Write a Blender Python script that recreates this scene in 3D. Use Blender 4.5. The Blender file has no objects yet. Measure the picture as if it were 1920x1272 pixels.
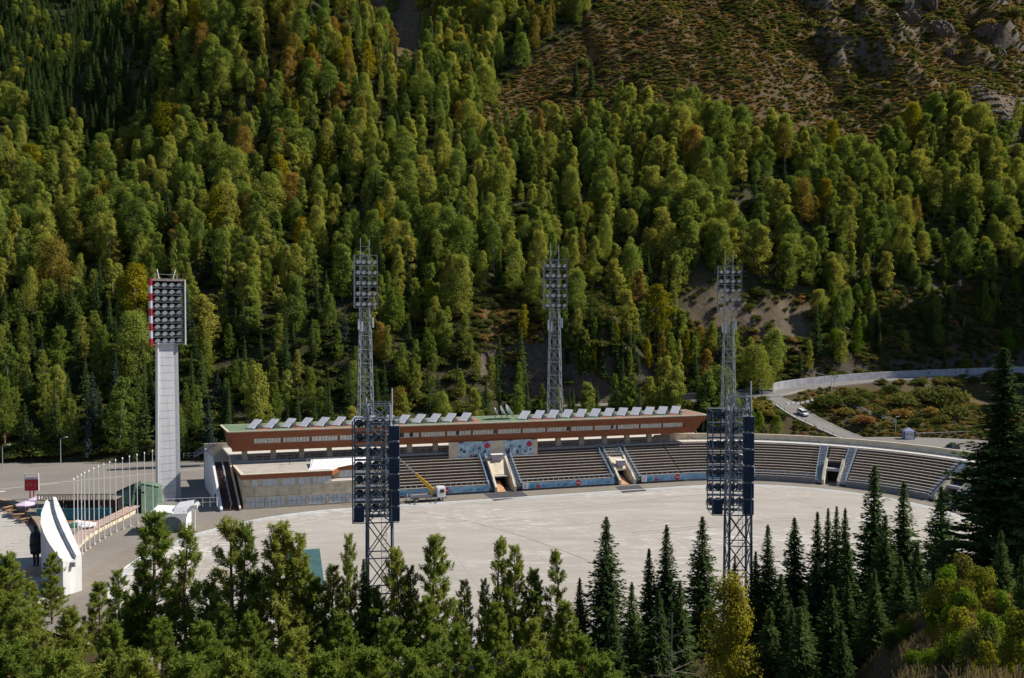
import bpy, math, random
import numpy as np
from mathutils import Vector, Matrix

# ------------------------------------------------------------------ camera, sky, sun, exposure
scene = bpy.context.scene
COL = scene.collection
F, CX, CY, CAMZ = 1500.0, 960.0, 636.0, 36.0          # focal length in photo pixels, eye height above the rink
PITCH = math.atan(36 / 1500.0)
cam_data = bpy.data.cameras.new('camera')
cam_data.sensor_width = 36.0
cam_data.lens = F / 1920.0 * 36.0
cam_data.clip_start = 0.5
cam_data.clip_end = 5000.0
cam = bpy.data.objects.new('camera', cam_data)
cam.location = (0, 0, CAMZ)
cam.rotation_euler = (math.pi / 2 - PITCH, 0, 0)
COL.objects.link(cam)
scene.camera = cam

SUN_AZ = 13.0      # degrees from +X towards +Y
SUN_EL = 42.0
world = bpy.data.worlds.new('World')
scene.world = world
world.use_nodes = True
wn = world.node_tree.nodes
bg = wn['Background']
sky = wn.new('ShaderNodeTexSky')
sky.sky_type = 'NISHITA'
sky.sun_disc = False
sky.sun_elevation = math.radians(SUN_EL)
sky.sun_rotation = math.radians(90 - SUN_AZ)
sky.altitude = 1700
sky.air_density = 1.0
sky.dust_density = 0.6
world.node_tree.links.new(sky.outputs[0], bg.inputs[0])
bg.inputs[1].default_value = 0.085
sd = bpy.data.lights.new('sun', 'SUN')
sd.energy = 5.0
sd.angle = math.radians(0.5)
sd.color = (1.0, 0.93, 0.82)
sun = bpy.data.objects.new('sun', sd)
sdir = Vector((math.cos(math.radians(SUN_EL)) * math.cos(math.radians(SUN_AZ)),
               math.cos(math.radians(SUN_EL)) * math.sin(math.radians(SUN_AZ)), math.sin(math.radians(SUN_EL))))
sun.rotation_euler = sdir.to_track_quat('Z', 'Y').to_euler()
sun.location = (120, 0, 200)
COL.objects.link(sun)
scene.view_settings.view_transform = 'Standard'
scene.view_settings.look = 'None'
scene.view_settings.gamma = 1.0
scene.view_settings.use_curve_mapping = False
scene.view_settings.exposure = 0.5
scene.render.engine = 'CYCLES'
scene.cycles.max_bounces = 6
scene.cycles.diffuse_bounces = 3
scene.cycles.transmission_bounces = 4
scene.cycles.transparent_max_bounces = 4

# ------------------------------------------------------------------ geometry of the place
cp, sp = math.cos(PITCH), math.sin(PITCH)
def ray(px, py):
    a = (px - CX) / F; b = (CY - py) / F
    return np.array([a, cp + b * sp, -sp + b * cp])
def G(px, py, z=0.0):
    d = ray(px, py); t = (z - CAMZ) / d[2]
    return np.array([0, 0, CAMZ]) + d * t
def P(px, py, D):
    d = ray(px, py)
    return np.array([0, 0, CAMZ]) + d * (D / d[1])
def proj(x, y, z):
    z = z - CAMZ
    zc = y * cp - z * sp; yc = y * sp + z * cp
    zc = np.maximum(zc, 0.01)
    return CX + F * x / zc, CY - F * yc / zc
AL = math.radians(15.6)                     # bearing of the grandstand front
UX = np.array([math.cos(AL), math.sin(AL)]); VX = np.array([-math.sin(AL), math.cos(AL)])
ORG = np.array([8.493, 169.045])            # foot of the grandstand, stadium origin
def W(s, t, z=0.0):
    q = ORG + UX * s + VX * t
    return Vector((q[0], q[1], z))
def ST(x, y):
    q = np.array([x, y]) - ORG
    return float(q @ UX), float(q @ VX)
RC = (31.0, -39.0); LC = (-43.0, -40.0); RR = 34.0

rnd = random.Random(7)

# ------------------------------------------------------------------ helpers
class MB:
    def __init__(self): self.v = []; self.f = []; self.m = []; self.cm = 0
    def mat(self, i): self.cm = i; return self
    def face(self, pts):
        i = len(self.v); self.v += [tuple(p) for p in pts]; self.f.append(tuple(range(i, i + len(pts)))); self.m.append(self.cm); return self
    def hexa(self, b, t):
        i = len(self.v); self.v += [tuple(p) for p in b] + [tuple(p) for p in t]
        n = len(b)
        self.f.append(tuple(range(i + n - 1, i - 1, -1))); self.f.append(tuple(range(i + n, i + 2 * n)))
        for k in range(n):
            k2 = (k + 1) % n
            self.f.append((i + k, i + k2, i + n + k2, i + n + k))
        self.m += [self.cm] * (n + 2); return self
    def box(self, x0, x1, y0, y1, z0, z1):
        return self.hexa([(x0, y0, z0), (x1, y0, z0), (x1, y1, z0), (x0, y1, z0)], [(x0, y0, z1), (x1, y0, z1), (x1, y1, z1), (x0, y1, z1)])
    def prism(self, poly, z0, z1):
        return self.hexa([(x, y, z0) for x, y in poly], [(x, y, z1) for x, y in poly])
    def side(self, prof, x0, x1):      # profile in (y,z) extruded along x
        return self.hexa([(x0, y, z) for y, z in prof], [(x1, y, z) for y, z in prof])
    def beam(self, p, q, r, n=4, r2=None):
        p = Vector(p); q = Vector(q); d = q - p
        if d.length < 1e-6: return self
        d.normalize(); a = d.orthogonal().normalized()
        if abs(d.z) < 0.9: a = d.cross(Vector((0, 0, 1))).normalized()
        b = d.cross(a); r2 = r if r2 is None else r2
        k0 = math.pi / 4 if n == 4 else 0
        A = [p + (a * math.cos(k0 + 2 * math.pi * k / n) + b * math.sin(k0 + 2 * math.pi * k / n)) * r for k in range(n)]
        B = [q + (a * math.cos(k0 + 2 * math.pi * k / n) + b * math.sin(k0 + 2 * math.pi * k / n)) * r2 for k in range(n)]
        return self.hexa(A, B)
    def path(self, pts, r, n=4):
        for a, b in zip(pts[:-1], pts[1:]): self.beam(a, b, r, n)
        return self
    def mesh(self, name, mats, smooth=False):
        me = bpy.data.meshes.new(name); me.from_pydata(self.v, [], self.f)
        for m in (mats if isinstance(mats, (list, tuple)) else [mats]): me.materials.append(m)
        if any(self.m): me.polygons.foreach_set('material_index', self.m)
        if smooth: me.polygons.foreach_set('use_smooth', [True] * len(me.polygons))
        me.update(); return me
    def build(self, name, mats, parent=None, bevel=0.0, smooth=False):
        me = self.mesh(name, mats, smooth)
        o = link(name, me, parent)
        if bevel:
            md = o.modifiers.new('bevel', 'BEVEL'); md.width = bevel; md.segments = 2; md.limit_method = 'ANGLE'
        return o

def link(name, data, parent=None, loc=None, rz=0.0, scale=None):
    o = bpy.data.objects.new(name, data); COL.objects.link(o)
    if parent is not None: o.parent = parent
    if loc is not None: o.location = loc
    if rz: o.rotation_euler = (0, 0, rz)
    if scale is not None: o.scale = scale if hasattr(scale, '__len__') else (scale,) * 3
    return o
def thing(name, label, cat, loc=(0, 0, 0), rz=0.0, group=None):
    o = link(name, None, None, loc, rz); o.empty_display_size = 0.3
    return tag(o, label, cat, group)
def tag(o, label=None, cat=None, group=None, kind=None):
    if label: o['label'] = label
    if cat: o['category'] = cat
    if group: o['group'] = group
    if kind: o['kind'] = kind
    return o
def structure(o): o['kind'] = 'structure'; return o
ORD = ['first', 'second', 'third', 'fourth', 'fifth', 'sixth', 'seventh', 'eighth', 'ninth', 'tenth', 'eleventh', 'twelfth',
       'thirteenth', 'fourteenth', 'fifteenth', 'sixteenth', 'seventeenth', 'eighteenth']

MATS = {}
def mat(name, c, rough=0.8, var=0.12, scale=1.5, metal=0.0, c2=None, detail=5.0, bump=0.0, bscale=None, spec=0.3, stretch=None):
    """Principled surface whose colour wanders between c*(1-var) and c2 or c*(1+var) with object-space noise."""
    if name in MATS: return MATS[name]
    m = bpy.data.materials.new(name); m.use_nodes = True; nt = m.node_tree; n = nt.nodes; L = nt.links.new
    p = n['Principled BSDF']; p.inputs['Roughness'].default_value = rough; p.inputs['Metallic'].default_value = metal
    p.inputs['Specular IOR Level'].default_value = spec
    g = n.new('ShaderNodeNewGeometry'); tc = g.outputs['Position']
    if stretch:
        mp = n.new('ShaderNodeMapping'); mp.inputs['Scale'].default_value = stretch; L(tc, mp.inputs[0]); tc = mp.outputs[0]
    nz = n.new('ShaderNodeTexNoise'); nz.inputs['Scale'].default_value = scale; nz.inputs['Detail'].default_value = detail; nz.inputs['Roughness'].default_value = 0.65
    L(tc, nz.inputs['Vector'])
    cr = n.new('ShaderNodeValToRGB'); e = cr.color_ramp.elements
    e[0].position = 0.32; e[1].position = 0.68
    e[0].color = tuple(x * (1 - var) for x in c) + (1,); e[1].color = (tuple(c2) if c2 else tuple(min(1, x * (1 + var)) for x in c)) + (1,)
    L(nz.outputs[0], cr.inputs[0]); L(cr.outputs[0], p.inputs['Base Color'])
    if bump:
        b = n.new('ShaderNodeBump'); b.inputs['Strength'].default_value = bump; b.inputs['Distance'].default_value = 0.1
        n2 = n.new('ShaderNodeTexNoise'); n2.inputs['Scale'].default_value = bscale or scale * 4; n2.inputs['Detail'].default_value = 4
        L(tc, n2.inputs['Vector']); L(n2.outputs[0], b.inputs['Height']); L(b.outputs[0], p.inputs['Normal'])
    MATS[name] = m; return m

def ramp_node(n, stops):
    cr = n.new('ShaderNodeValToRGB'); el = cr.color_ramp.elements
    while len(el) < len(stops): el.new(0.5)
    for e, (p, c) in zip(el, stops): e.position = p; e.color = tuple(c) + (1,)
    return cr

def leaf_mat(name, stops, trans=0.35, nscale=0.35):
    """Foliage: a colour per tree from the ramp, leaf-to-leaf noise, diffuse + translucent."""
    m = bpy.data.materials.new(name); m.use_nodes = True; nt = m.node_tree; n = nt.nodes; L = nt.links.new
    n.remove(n['Principled BSDF']); out = n['Material Output']
    oi = n.new('ShaderNodeObjectInfo'); g = n.new('ShaderNodeNewGeometry')
    nz = n.new('ShaderNodeTexNoise'); nz.inputs['Scale'].default_value = nscale; nz.inputs['Detail'].default_value = 5; nz.inputs['Roughness'].default_value = 0.7
    L(g.outputs['Position'], nz.inputs['Vector'])
    a = n.new('ShaderNodeMath'); a.operation = 'MULTIPLY_ADD'; a.inputs[1].default_value = 0.62; a.inputs[2].default_value = -0.11
    L(oi.outputs['Random'], a.inputs[0])
    b = n.new('ShaderNodeMath'); b.operation = 'MULTIPLY_ADD'; b.inputs[1].default_value = 0.6
    L(nz.outputs[0], b.inputs[0]); L(a.outputs[0], b.inputs[2])
    cr = ramp_node(n, stops); L(b.outputs[0], cr.inputs[0])
    d = n.new('ShaderNodeBsdfDiffuse'); t = n.new('ShaderNodeBsdfTranslucent'); mx = n.new('ShaderNodeMixShader'); mx.inputs[0].default_value = trans
    hs = n.new('ShaderNodeHueSaturation'); hs.inputs['Saturation'].default_value = 1.1; hs.inputs['Value'].default_value = 1.25
    L(cr.outputs[0], d.inputs[0]); L(cr.outputs[0], hs.inputs['Color']); L(hs.outputs[0], t.inputs[0])
    L(d.outputs[0], mx.inputs[1]); L(t.outputs[0], mx.inputs[2]); L(mx.outputs[0], out.inputs[0])
    MATS[name] = m; return m

LEAF_GREEN = leaf_mat('leaf_green', [(0.1, (0.11, 0.155, 0.036)), (0.4, (0.19, 0.24, 0.05)), (0.62, (0.265, 0.285, 0.06)), (0.9, (0.35, 0.32, 0.07))], 0.48)
LEAF_OLIVE = leaf_mat('leaf_olive', [(0.1, (0.15, 0.145, 0.03)), (0.4, (0.22, 0.18, 0.04)), (0.65, (0.27, 0.195, 0.045)), (0.9, (0.30, 0.18, 0.055))], 0.42)
LEAF_YELLOW = leaf_mat('leaf_yellow', [(0.1, (0.13, 0.14, 0.012)), (0.5, (0.24, 0.22, 0.018)), (0.9, (0.36, 0.27, 0.03))])
LEAF_BRIGHT = leaf_mat('leaf_bright', [(0.1, (0.07, 0.13, 0.012)), (0.5, (0.13, 0.20, 0.02)), (0.9, (0.2, 0.26, 0.03))])
LEAF_SPRUCE = leaf_mat('needle_spruce', [(0.1, (0.05, 0.082, 0.03)), (0.5, (0.08, 0.125, 0.04)), (0.9, (0.12, 0.165, 0.05))], 0.42)
LEAF_PINE = leaf_mat('needle_pine', [(0.1, (0.12, 0.175, 0.036)), (0.45, (0.20, 0.25, 0.05)), (0.75, (0.27, 0.295, 0.065)), (0.95, (0.34, 0.31, 0.085))], 0.5)
LEAF_BLUE = leaf_mat('needle_blue', [(0.1, (0.03, 0.05, 0.04)), (0.5, (0.055, 0.085, 0.07)), (0.9, (0.09, 0.12, 0.10))], 0.2)
LEAF_SCRUB = leaf_mat('leaf_scrub', [(0.1, (0.13, 0.12, 0.035)), (0.35, (0.22, 0.18, 0.05)), (0.6, (0.29, 0.19, 0.065)), (0.9, (0.33, 0.17, 0.075))], 0.5)
LEAF_BUSH = leaf_mat('leaf_bush', [(0.1, (0.05, 0.075, 0.02)), (0.5, (0.105, 0.125, 0.03)), (0.9, (0.17, 0.165, 0.045))], 0.35)
LEAF_BIRCH = leaf_mat('leaf_birch', [(0.1, (0.14, 0.165, 0.02)), (0.5, (0.22, 0.225, 0.028)), (0.9, (0.32, 0.27, 0.04))], 0.4)
BARK = mat('bark', (0.075, 0.055, 0.042), 0.9, 0.35, 3.0)
BARK_BIRCH = mat('bark_birch', (0.13, 0.12, 0.10), 0.85, 0.4, 2.0, c2=(0.22, 0.2, 0.18))
CONCRETE = mat('concrete', (0.42, 0.40, 0.37), 0.85, 0.15, 0.8)
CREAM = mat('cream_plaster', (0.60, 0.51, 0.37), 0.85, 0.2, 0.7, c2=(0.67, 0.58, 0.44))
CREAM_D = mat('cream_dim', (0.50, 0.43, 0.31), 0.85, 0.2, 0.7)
WHITE = mat('white_paint', (0.74, 0.74, 0.73), 0.6, 0.06, 1.2)
WHITE_D = mat('white_weathered', (0.62, 0.62, 0.63), 0.7, 0.16, 0.9)
BROWN = mat('brown_cladding', (0.225, 0.072, 0.029), 0.6, 0.22, 1.6, stretch=(0.4, 0.4, 3.0))
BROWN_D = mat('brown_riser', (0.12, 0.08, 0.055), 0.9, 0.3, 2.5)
BENCH = mat('bench_plank', (0.44, 0.38, 0.32), 0.75, 0.25, 2.2)
BENCH_W = mat('bench_grey', (0.46, 0.42, 0.38), 0.75, 0.2, 2.2)
GLASS = mat('window_glass', (0.46, 0.46, 0.43), 0.2, 0.4, 2.5, spec=0.5, c2=(0.72, 0.70, 0.62))
GLASS_W = mat('window_curtain', (0.50, 0.54, 0.58), 0.35, 0.18, 1.3, c2=(0.62, 0.64, 0.66))
GLASS_D = mat('window_dark', (0.02, 0.022, 0.025), 0.1, 0.3, 2.0, spec=0.5)
FRAME_W = mat('window_frame', (0.66, 0.66, 0.65), 0.5, 0.08)
FRAME_B = mat('window_mullion_brown', (0.15, 0.06, 0.03), 0.6, 0.1)
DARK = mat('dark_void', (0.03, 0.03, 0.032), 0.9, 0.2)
STEEL = mat('galvanised_steel', (0.36, 0.38, 0.41), 0.45, 0.2, 1.0, metal=0.35)
STEEL_B = mat('blue_grey_steel', (0.12, 0.145, 0.19), 0.5, 0.25, 0.8, metal=0.25)
STEEL_N = mat('navy_panel', (0.045, 0.062, 0.095), 0.5, 0.25, 0.8)
LAMP = mat('lamp_housing', (0.15, 0.16, 0.18), 0.4, 0.2, 2.0, metal=0.3)
LAMP_G = mat('lamp_glass', (0.55, 0.57, 0.58), 0.12, 0.1, 2.0, spec=0.6)
BLUE_RAIL = mat('blue_rail', (0.30, 0.42, 0.52), 0.5, 0.1)
RAIL = mat('white_rail', (0.60, 0.62, 0.64), 0.5, 0.1)
BANNER = mat('banner_blue', (0.16, 0.36, 0.58), 0.6, 0.25, 0.35, c2=(0.30, 0.50, 0.66))
BANNER_D = mat('banner_ink', (0.02, 0.10, 0.30), 0.6, 0.2, 3.0)
RED = mat('red_paint', (0.50, 0.03, 0.05), 0.55, 0.12)
ROOF_G = mat('roof_green', (0.13, 0.19, 0.115), 0.85, 0.2, 0.5)
ROOF_R = mat('roof_red', (0.30, 0.13, 0.09), 0.85, 0.2, 0.5)
PANEL_W = mat('roof_panel', (0.56, 0.56, 0.60), 0.4, 0.06, 1.0)
YELLOW = mat('yellow_paint', (0.62, 0.36, 0.03), 0.45, 0.12, 2.0)
TYRE = mat('tyre', (0.02, 0.02, 0.02), 0.9, 0.1)
TEAL = mat('teal_panel', (0.02, 0.20, 0.27), 0.5, 0.12)
LILAC = mat('lilac_fabric', (0.58, 0.48, 0.60), 0.8, 0.12)
GREEN_GL = mat('green_glass', (0.045, 0.085, 0.055), 0.18, 0.25, 0.6, spec=0.55)
PINK_T = mat('pink_tile', (0.42, 0.30, 0.25), 0.8, 0.2, 1.5)
BRONZE = mat('bronze', (0.025, 0.026, 0.03), 0.5, 0.3, 2.0, metal=0.3)
TIMBER = mat('timber', (0.24, 0.13, 0.06), 0.8, 0.3, 2.0)
ORANGE = mat('orange_ramp', (0.46, 0.25, 0.13), 0.8, 0.15, 1.5)
# ------------------------------------------------------------------ ground materials
def ground_mat(name, stops, scale, stops2=None, scale2=8.0, mixf=0.5, rough=0.9, bump=0.3, stretch=None, rock=None, floor=None, residue=False):
    m = bpy.data.materials.new(name); m.use_nodes = True; nt = m.node_tree; n = nt.nodes; L = nt.links.new
    p = n['Principled BSDF']; p.inputs['Roughness'].default_value = rough; p.inputs['Specular IOR Level'].default_value = 0.15
    g = n.new('ShaderNodeNewGeometry'); pos = g.outputs['Position']
    if stretch:
        mp = n.new('ShaderNodeMapping'); mp.inputs['Scale'].default_value = stretch; mp.inputs['Rotation'].default_value = (0, 0, -AL)
        L(pos, mp.inputs[0]); pos = mp.outputs[0]
    a = n.new('ShaderNodeTexNoise'); a.inputs['Scale'].default_value = scale; a.inputs['Detail'].default_value = 7; a.inputs['Roughness'].default_value = 0.6
    L(pos, a.inputs['Vector']); ca = ramp_node(n, stops); L(a.outputs[0], ca.inputs[0]); colr = ca.outputs[0]
    b = n.new('ShaderNodeTexNoise'); b.inputs['Scale'].default_value = scale2; b.inputs['Detail'].default_value = 6; b.inputs['Roughness'].default_value = 0.7
    L(pos, b.inputs['Vector'])
    if stops2:
        cb = ramp_node(n, stops2); L(b.outputs[0], cb.inputs[0])
        mx = n.new('ShaderNodeMix'); mx.data_type = 'RGBA'; mx.inputs[0].default_value = mixf
        L(colr, mx.inputs[6]); L(cb.outputs[0], mx.inputs[7]); colr = mx.outputs[2]
    if residue:     # blotchy white lime left where the ice melted, thickest towards one end
        c1 = n.new('ShaderNodeTexNoise'); c1.inputs['Scale'].default_value = 0.9; c1.inputs['Detail'].default_value = 8; c1.inputs['Roughness'].default_value = 0.75; L(pos, c1.inputs['Vector'])
        c2 = n.new('ShaderNodeTexNoise'); c2.inputs['Scale'].default_value = 0.045; c2.inputs['Detail'].default_value = 3; L(pos, c2.inputs['Vector'])
        sx_ = n.new('ShaderNodeSeparateXYZ'); L(g.outputs['Position'], sx_.inputs[0])
        gr_ = n.new('ShaderNodeMapRange'); gr_.inputs[1].default_value = -25; gr_.inputs[2].default_value = -60; gr_.inputs[3].default_value = -0.03; gr_.inputs[4].default_value = 0.12; L(sx_.outputs[0], gr_.inputs[0])
        s1 = n.new('ShaderNodeMath'); s1.operation = 'MULTIPLY_ADD'; s1.inputs[1].default_value = 0.5; L(c2.outputs[0], s1.inputs[0]); L(c1.outputs[0], s1.inputs[2])
        s2 = n.new('ShaderNodeMath'); L(s1.outputs[0], s2.inputs[0]); L(gr_.outputs[0], s2.inputs[1])
        mr_ = n.new('ShaderNodeMapRange'); mr_.inputs[1].default_value = 0.77; mr_.inputs[2].default_value = 0.92; mr_.inputs[4].default_value = 0.85; L(s2.outputs[0], mr_.inputs[0])
        mz = n.new('ShaderNodeMix'); mz.data_type = 'RGBA'; mz.inputs[7].default_value = (0.62, 0.60, 0.57, 1); L(mr_.outputs[0], mz.inputs[0]); L(colr, mz.inputs[6]); colr = mz.outputs[2]
    if floor:       # forest litter where the mesh is marked as wooded, dry grass elsewhere, a part mix painting shade on the banks
        at = n.new('ShaderNodeAttribute'); at.attribute_name = 'open_slope'
        cf = ramp_node(n, floor); L(b.outputs[0], cf.inputs[0]); mf_ = n.new('ShaderNodeMix'); mf_.data_type = 'RGBA'
        L(at.outputs['Fac'], mf_.inputs[0]); L(cf.outputs[0], mf_.inputs[6]); L(colr, mf_.inputs[7]); colr = mf_.outputs[2]
        a2 = n.new('ShaderNodeAttribute'); a2.attribute_name = 'bare_soil'; cs_ = ramp_node(n, [(0.3, (0.075, 0.056, 0.037)), (0.7, (0.145, 0.11, 0.075))]); L(b.outputs[0], cs_.inputs[0])
        ms_ = n.new('ShaderNodeMix'); ms_.data_type = 'RGBA'; L(a2.outputs['Fac'], ms_.inputs[0]); L(colr, ms_.inputs[6]); L(cs_.outputs[0], ms_.inputs[7]); colr = ms_.outputs[2]
    if rock:
        sx = n.new('ShaderNodeSeparateXYZ'); L(g.outputs['True Normal'], sx.inputs[0])
        add = n.new('ShaderNodeMath'); add.operation = 'MULTIPLY_ADD'; add.inputs[1].default_value = 0.25; L(b.outputs[0], add.inputs[0]); L(sx.outputs[2], add.inputs[2])
        mr = n.new('ShaderNodeMapRange'); mr.inputs[1].default_value = 0.50; mr.inputs[2].default_value = 0.60; L(add.outputs[0], mr.inputs[0])
        m2 = n.new('ShaderNodeMix'); m2.data_type = 'RGBA'; L(mr.outputs[0], m2.inputs[0])
        cr = ramp_node(n, rock); L(b.outputs[0], cr.inputs[0]); L(cr.outputs[0], m2.inputs[6]); L(colr, m2.inputs[7]); colr = m2.outputs[2]
    L(colr, p.inputs['Base Color'])
    bu = n.new('ShaderNodeBump'); bu.inputs['Strength'].default_value = bump; bu.inputs['Distance'].default_value = 0.3
    L(b.outputs[0], bu.inputs['Height']); L(bu.outputs[0], p.inputs['Normal'])
    MATS[name] = m; return m
HILL = ground_mat('hill_ground', [(0.3, (0.045, 0.04, 0.015)), (0.45, (0.085, 0.055, 0.02)), (0.58, (0.125, 0.068, 0.026)), (0.72, (0.085, 0.075, 0.025))], 0.035,
                  [(0.3, (0.035, 0.032, 0.013)), (0.5, (0.085, 0.052, 0.02)), (0.7, (0.13, 0.08, 0.03))], 0.45, 0.55, bump=1.0,
                  rock=[(0.3, (0.045, 0.036, 0.03)), (0.55, (0.095, 0.074, 0.058)), (0.75, (0.15, 0.12, 0.095))], floor=[(0.35, (0.028, 0.03, 0.013)), (0.6, (0.05, 0.045, 0.02)), (0.75, (0.075, 0.06, 0.028))])
ASPHALT = ground_mat('asphalt', [(0.3, (0.17, 0.15, 0.135)), (0.55, (0.21, 0.19, 0.17)), (0.75, (0.245, 0.225, 0.20))], 0.09,
                     [(0.35, (0.15, 0.135, 0.12)), (0.65, (0.25, 0.23, 0.205))], 1.4, 0.4, bump=0.1)
ASPHALT_R = ground_mat('road_asphalt', [(0.3, (0.15, 0.14, 0.135)), (0.7, (0.22, 0.205, 0.19))], 0.12, [(0.35, (0.13, 0.125, 0.12)), (0.65, (0.23, 0.215, 0.2))], 1.2, 0.4, bump=0.1)
ICE = ground_mat('rink_concrete', [(0.28, (0.285, 0.262, 0.235)), (0.5, (0.345, 0.318, 0.285)), (0.7, (0.39, 0.365, 0.33))], 0.05,
                 [(0.35, (0.28, 0.26, 0.232)), (0.55, (0.36, 0.335, 0.30)), (0.66, (0.46, 0.44, 0.41))], 0.22, 0.5, rough=0.75, bump=0.05, stretch=(0.35, 1.3, 1), residue=True)
APRON = ground_mat('apron', [(0.3, (0.17, 0.15, 0.125)), (0.7, (0.23, 0.205, 0.175))], 0.15, [(0.35, (0.15, 0.135, 0.11)), (0.65, (0.25, 0.22, 0.19))], 1.0, 0.4, bump=0.1)
PLAZA_L = ground_mat('plaza_paving', [(0.3, (0.33, 0.31, 0.28)), (0.7, (0.42, 0.395, 0.36))], 0.1, [(0.35, (0.30, 0.28, 0.26)), (0.65, (0.43, 0.41, 0.38))], 1.0, 0.4, bump=0.1)
ICE_W = ground_mat('white_residue', [(0.3, (0.55, 0.52, 0.48)), (0.7, (0.72, 0.70, 0.66))], 0.4, [(0.35, (0.5, 0.47, 0.43)), (0.65, (0.75, 0.73, 0.7))], 2.0, 0.5, bump=0.05)

# ------------------------------------------------------------------ terrain
def vnoise(x, y, seed):
    xi = np.floor(x).astype(int); yi = np.floor(y).astype(int); fx = x - xi; fy = y - yi
    def h(a, b):
        n = (a * 374761393 + b * 668265263 + seed * 974711) & 0x7fffffff
        n = ((n ^ (n >> 13)) * 1274126177) & 0x7fffffff
        return ((n ^ (n >> 16)) & 0xffff) / 65535.0
    u = fx * fx * (3 - 2 * fx); v = fy * fy * (3 - 2 * fy)
    return (h(xi, yi) * (1 - u) + h(xi + 1, yi) * u) * (1 - v) + (h(xi, yi + 1) * (1 - u) + h(xi + 1, yi + 1) * u) * v
def fbm(x, y, seed, o=4):
    r = 0; a = 0.5
    for k in range(o): r = r + a * (vnoise(x * 2 ** k, y * 2 ** k, seed + k) - 0.5); a *= 0.5
    return r

CTRL = [  # photo column, row, distance in metres along the view axis: tie points on the mountainside
 (-250,865,200),(0,866,201),(200,862,203),(390,855,206),(600,842,212),(800,822,222),(1000,800,238),(1150,775,252),
 (-250,640,250),(0,660,248),(300,660,248),(600,660,250),(900,665,258),(1130,690,264),
 (-250,400,330),(0,430,318),(300,440,312),(600,440,310),(900,470,305),(1100,560,290),(1130,450,325),
 (-250,300,390),(0,235,395),(150,270,385),(300,220,390),(600,220,385),(850,250,385),(1000,240,405),(1150,270,385),
 (150,160,430),(300,75,455),(450,60,455),(600,20,470),(750,90,455),(900,100,470),(1000,170,440),(1100,110,470),(1200,-60,560),(900,-80,560),(600,-150,580),
 (1200,620,290),(1290,640,296),(1290,510,318),(1400,650,302),(1400,520,326),(1400,350,362),(1280,350,360),
 (1530,640,312),(1530,505,344),(1500,350,375),(1650,640,322),(1650,515,350),(1650,400,375),(1650,300,405),(1800,640,330),(1800,520,356),(1800,400,385),
 (1900,640,338),(1900,510,362),(1900,380,395),(2100,650,345),(2100,480,385),(2300,600,380),
 (1300,200,420),(1450,240,418),(1600,240,428),(1750,250,430),(1900,230,440),(2100,250,450),
 (1300,60,480),(1450,100,480),(1600,120,485),(1750,130,490),(1900,150,480),(2050,120,500),
 (1400,-60,560),(1600,-40,560),(1750,-60,565),(1900,-20,560),(2150,-60,580),
 # road benches
 (1130,758,262),(1290,752,268),(1430,742,274),(1500,728,285),(1600,716,296),(1700,710,305),(1840,705,318),(2000,700,332),
 (1510,785,249),(1580,815,236),(1650,842,224),(1800,830,222),(1560,745,270),(1650,745,272),(1750,745,274),(1600,790,245),(1720,800,238),(1850,800,236)]
cpts = [P(*c) for c in CTRL]
# flat stadium floor pulls the surface below the rink, far slopes behind the crest, an unseen spur added for its shade
for x in range(-220, 40, 40): cpts.append(np.array([x, 176.0 + max(0, x + 60) * 0.12, -9.0]))
for x, y, z in [(60, 195, -3), (95, 190, -1), (100, 160, 0.5), (110, 130, 1.5), (140, 170, 2.5), (180, 200, 4), (-200, 480, 95), (-160, 520, 120), (-250, 420, 95), (-120, 560, 185), (-300, 620, 215), (-330, 760, 330),
                (-180, 680, 300), (-420, 500, 140), (0, 720, 400), (200, 720, 420), (350, 650, 380), (450, 500, 250), (400, 400, 190), (330, 290, 60), (285, 345, 130), (300, 370, 170),  # row ends with the spur added out of view to shade the right bank
                (-420, 330, 60), (-420, 230, 15), (250, 230, 12), (-100, 800, 420), (-500, 800, 380), (500, 800, 450), (-480, 640, 230)]:
    cpts.append(np.array([x, y, float(z)]))
cpts = np.array(cpts)
def _tps(r2): return np.where(r2 > 1e-9, r2 * np.log(np.maximum(r2, 1e-9)) * 0.5, 0.0)
_X = cpts[:, :2] / 100.0; _n = len(_X)
_K = _tps(((_X[:, None] - _X[None]) ** 2).sum(-1)) + np.eye(_n) * 0.0006
_Pm = np.hstack([np.ones((_n, 1)), _X]); _A = np.zeros((_n + 3, _n + 3)); _A[:_n, :_n] = _K; _A[:_n, _n:] = _Pm; _A[_n:, :_n] = _Pm.T
_w = np.linalg.solve(_A, np.concatenate([cpts[:, 2], np.zeros(3)]))
def hill_z(x, y):
    x = np.asarray(x, float); y = np.asarray(y, float); sh = x.shape
    q = np.stack([x.ravel(), y.ravel()], 1) / 100.0
    out = np.empty(len(q))
    for i in range(0, len(q), 4000):
        b = q[i:i + 4000]; k = _tps(((b[:, None] - _X[None]) ** 2).sum(-1))
        out[i:i + 4000] = k @ _w[:_n] + _w[_n] + b @ _w[_n + 1:]
    return out.reshape(sh)
ROADS = {
 'upper': [P(*c) for c in [(960,768,256),(1130,759,262),(1290,753,268),(1430,741,274),(1500,728,285),(1600,717,296),(1700,710,305),(1840,704,318),(2000,698,332)]],
 'ramp': [P(*c) for c in [(1440,743,272),(1475,760,262),(1515,785,249),(1580,815,236),(1640,838,226)]],
}
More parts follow.
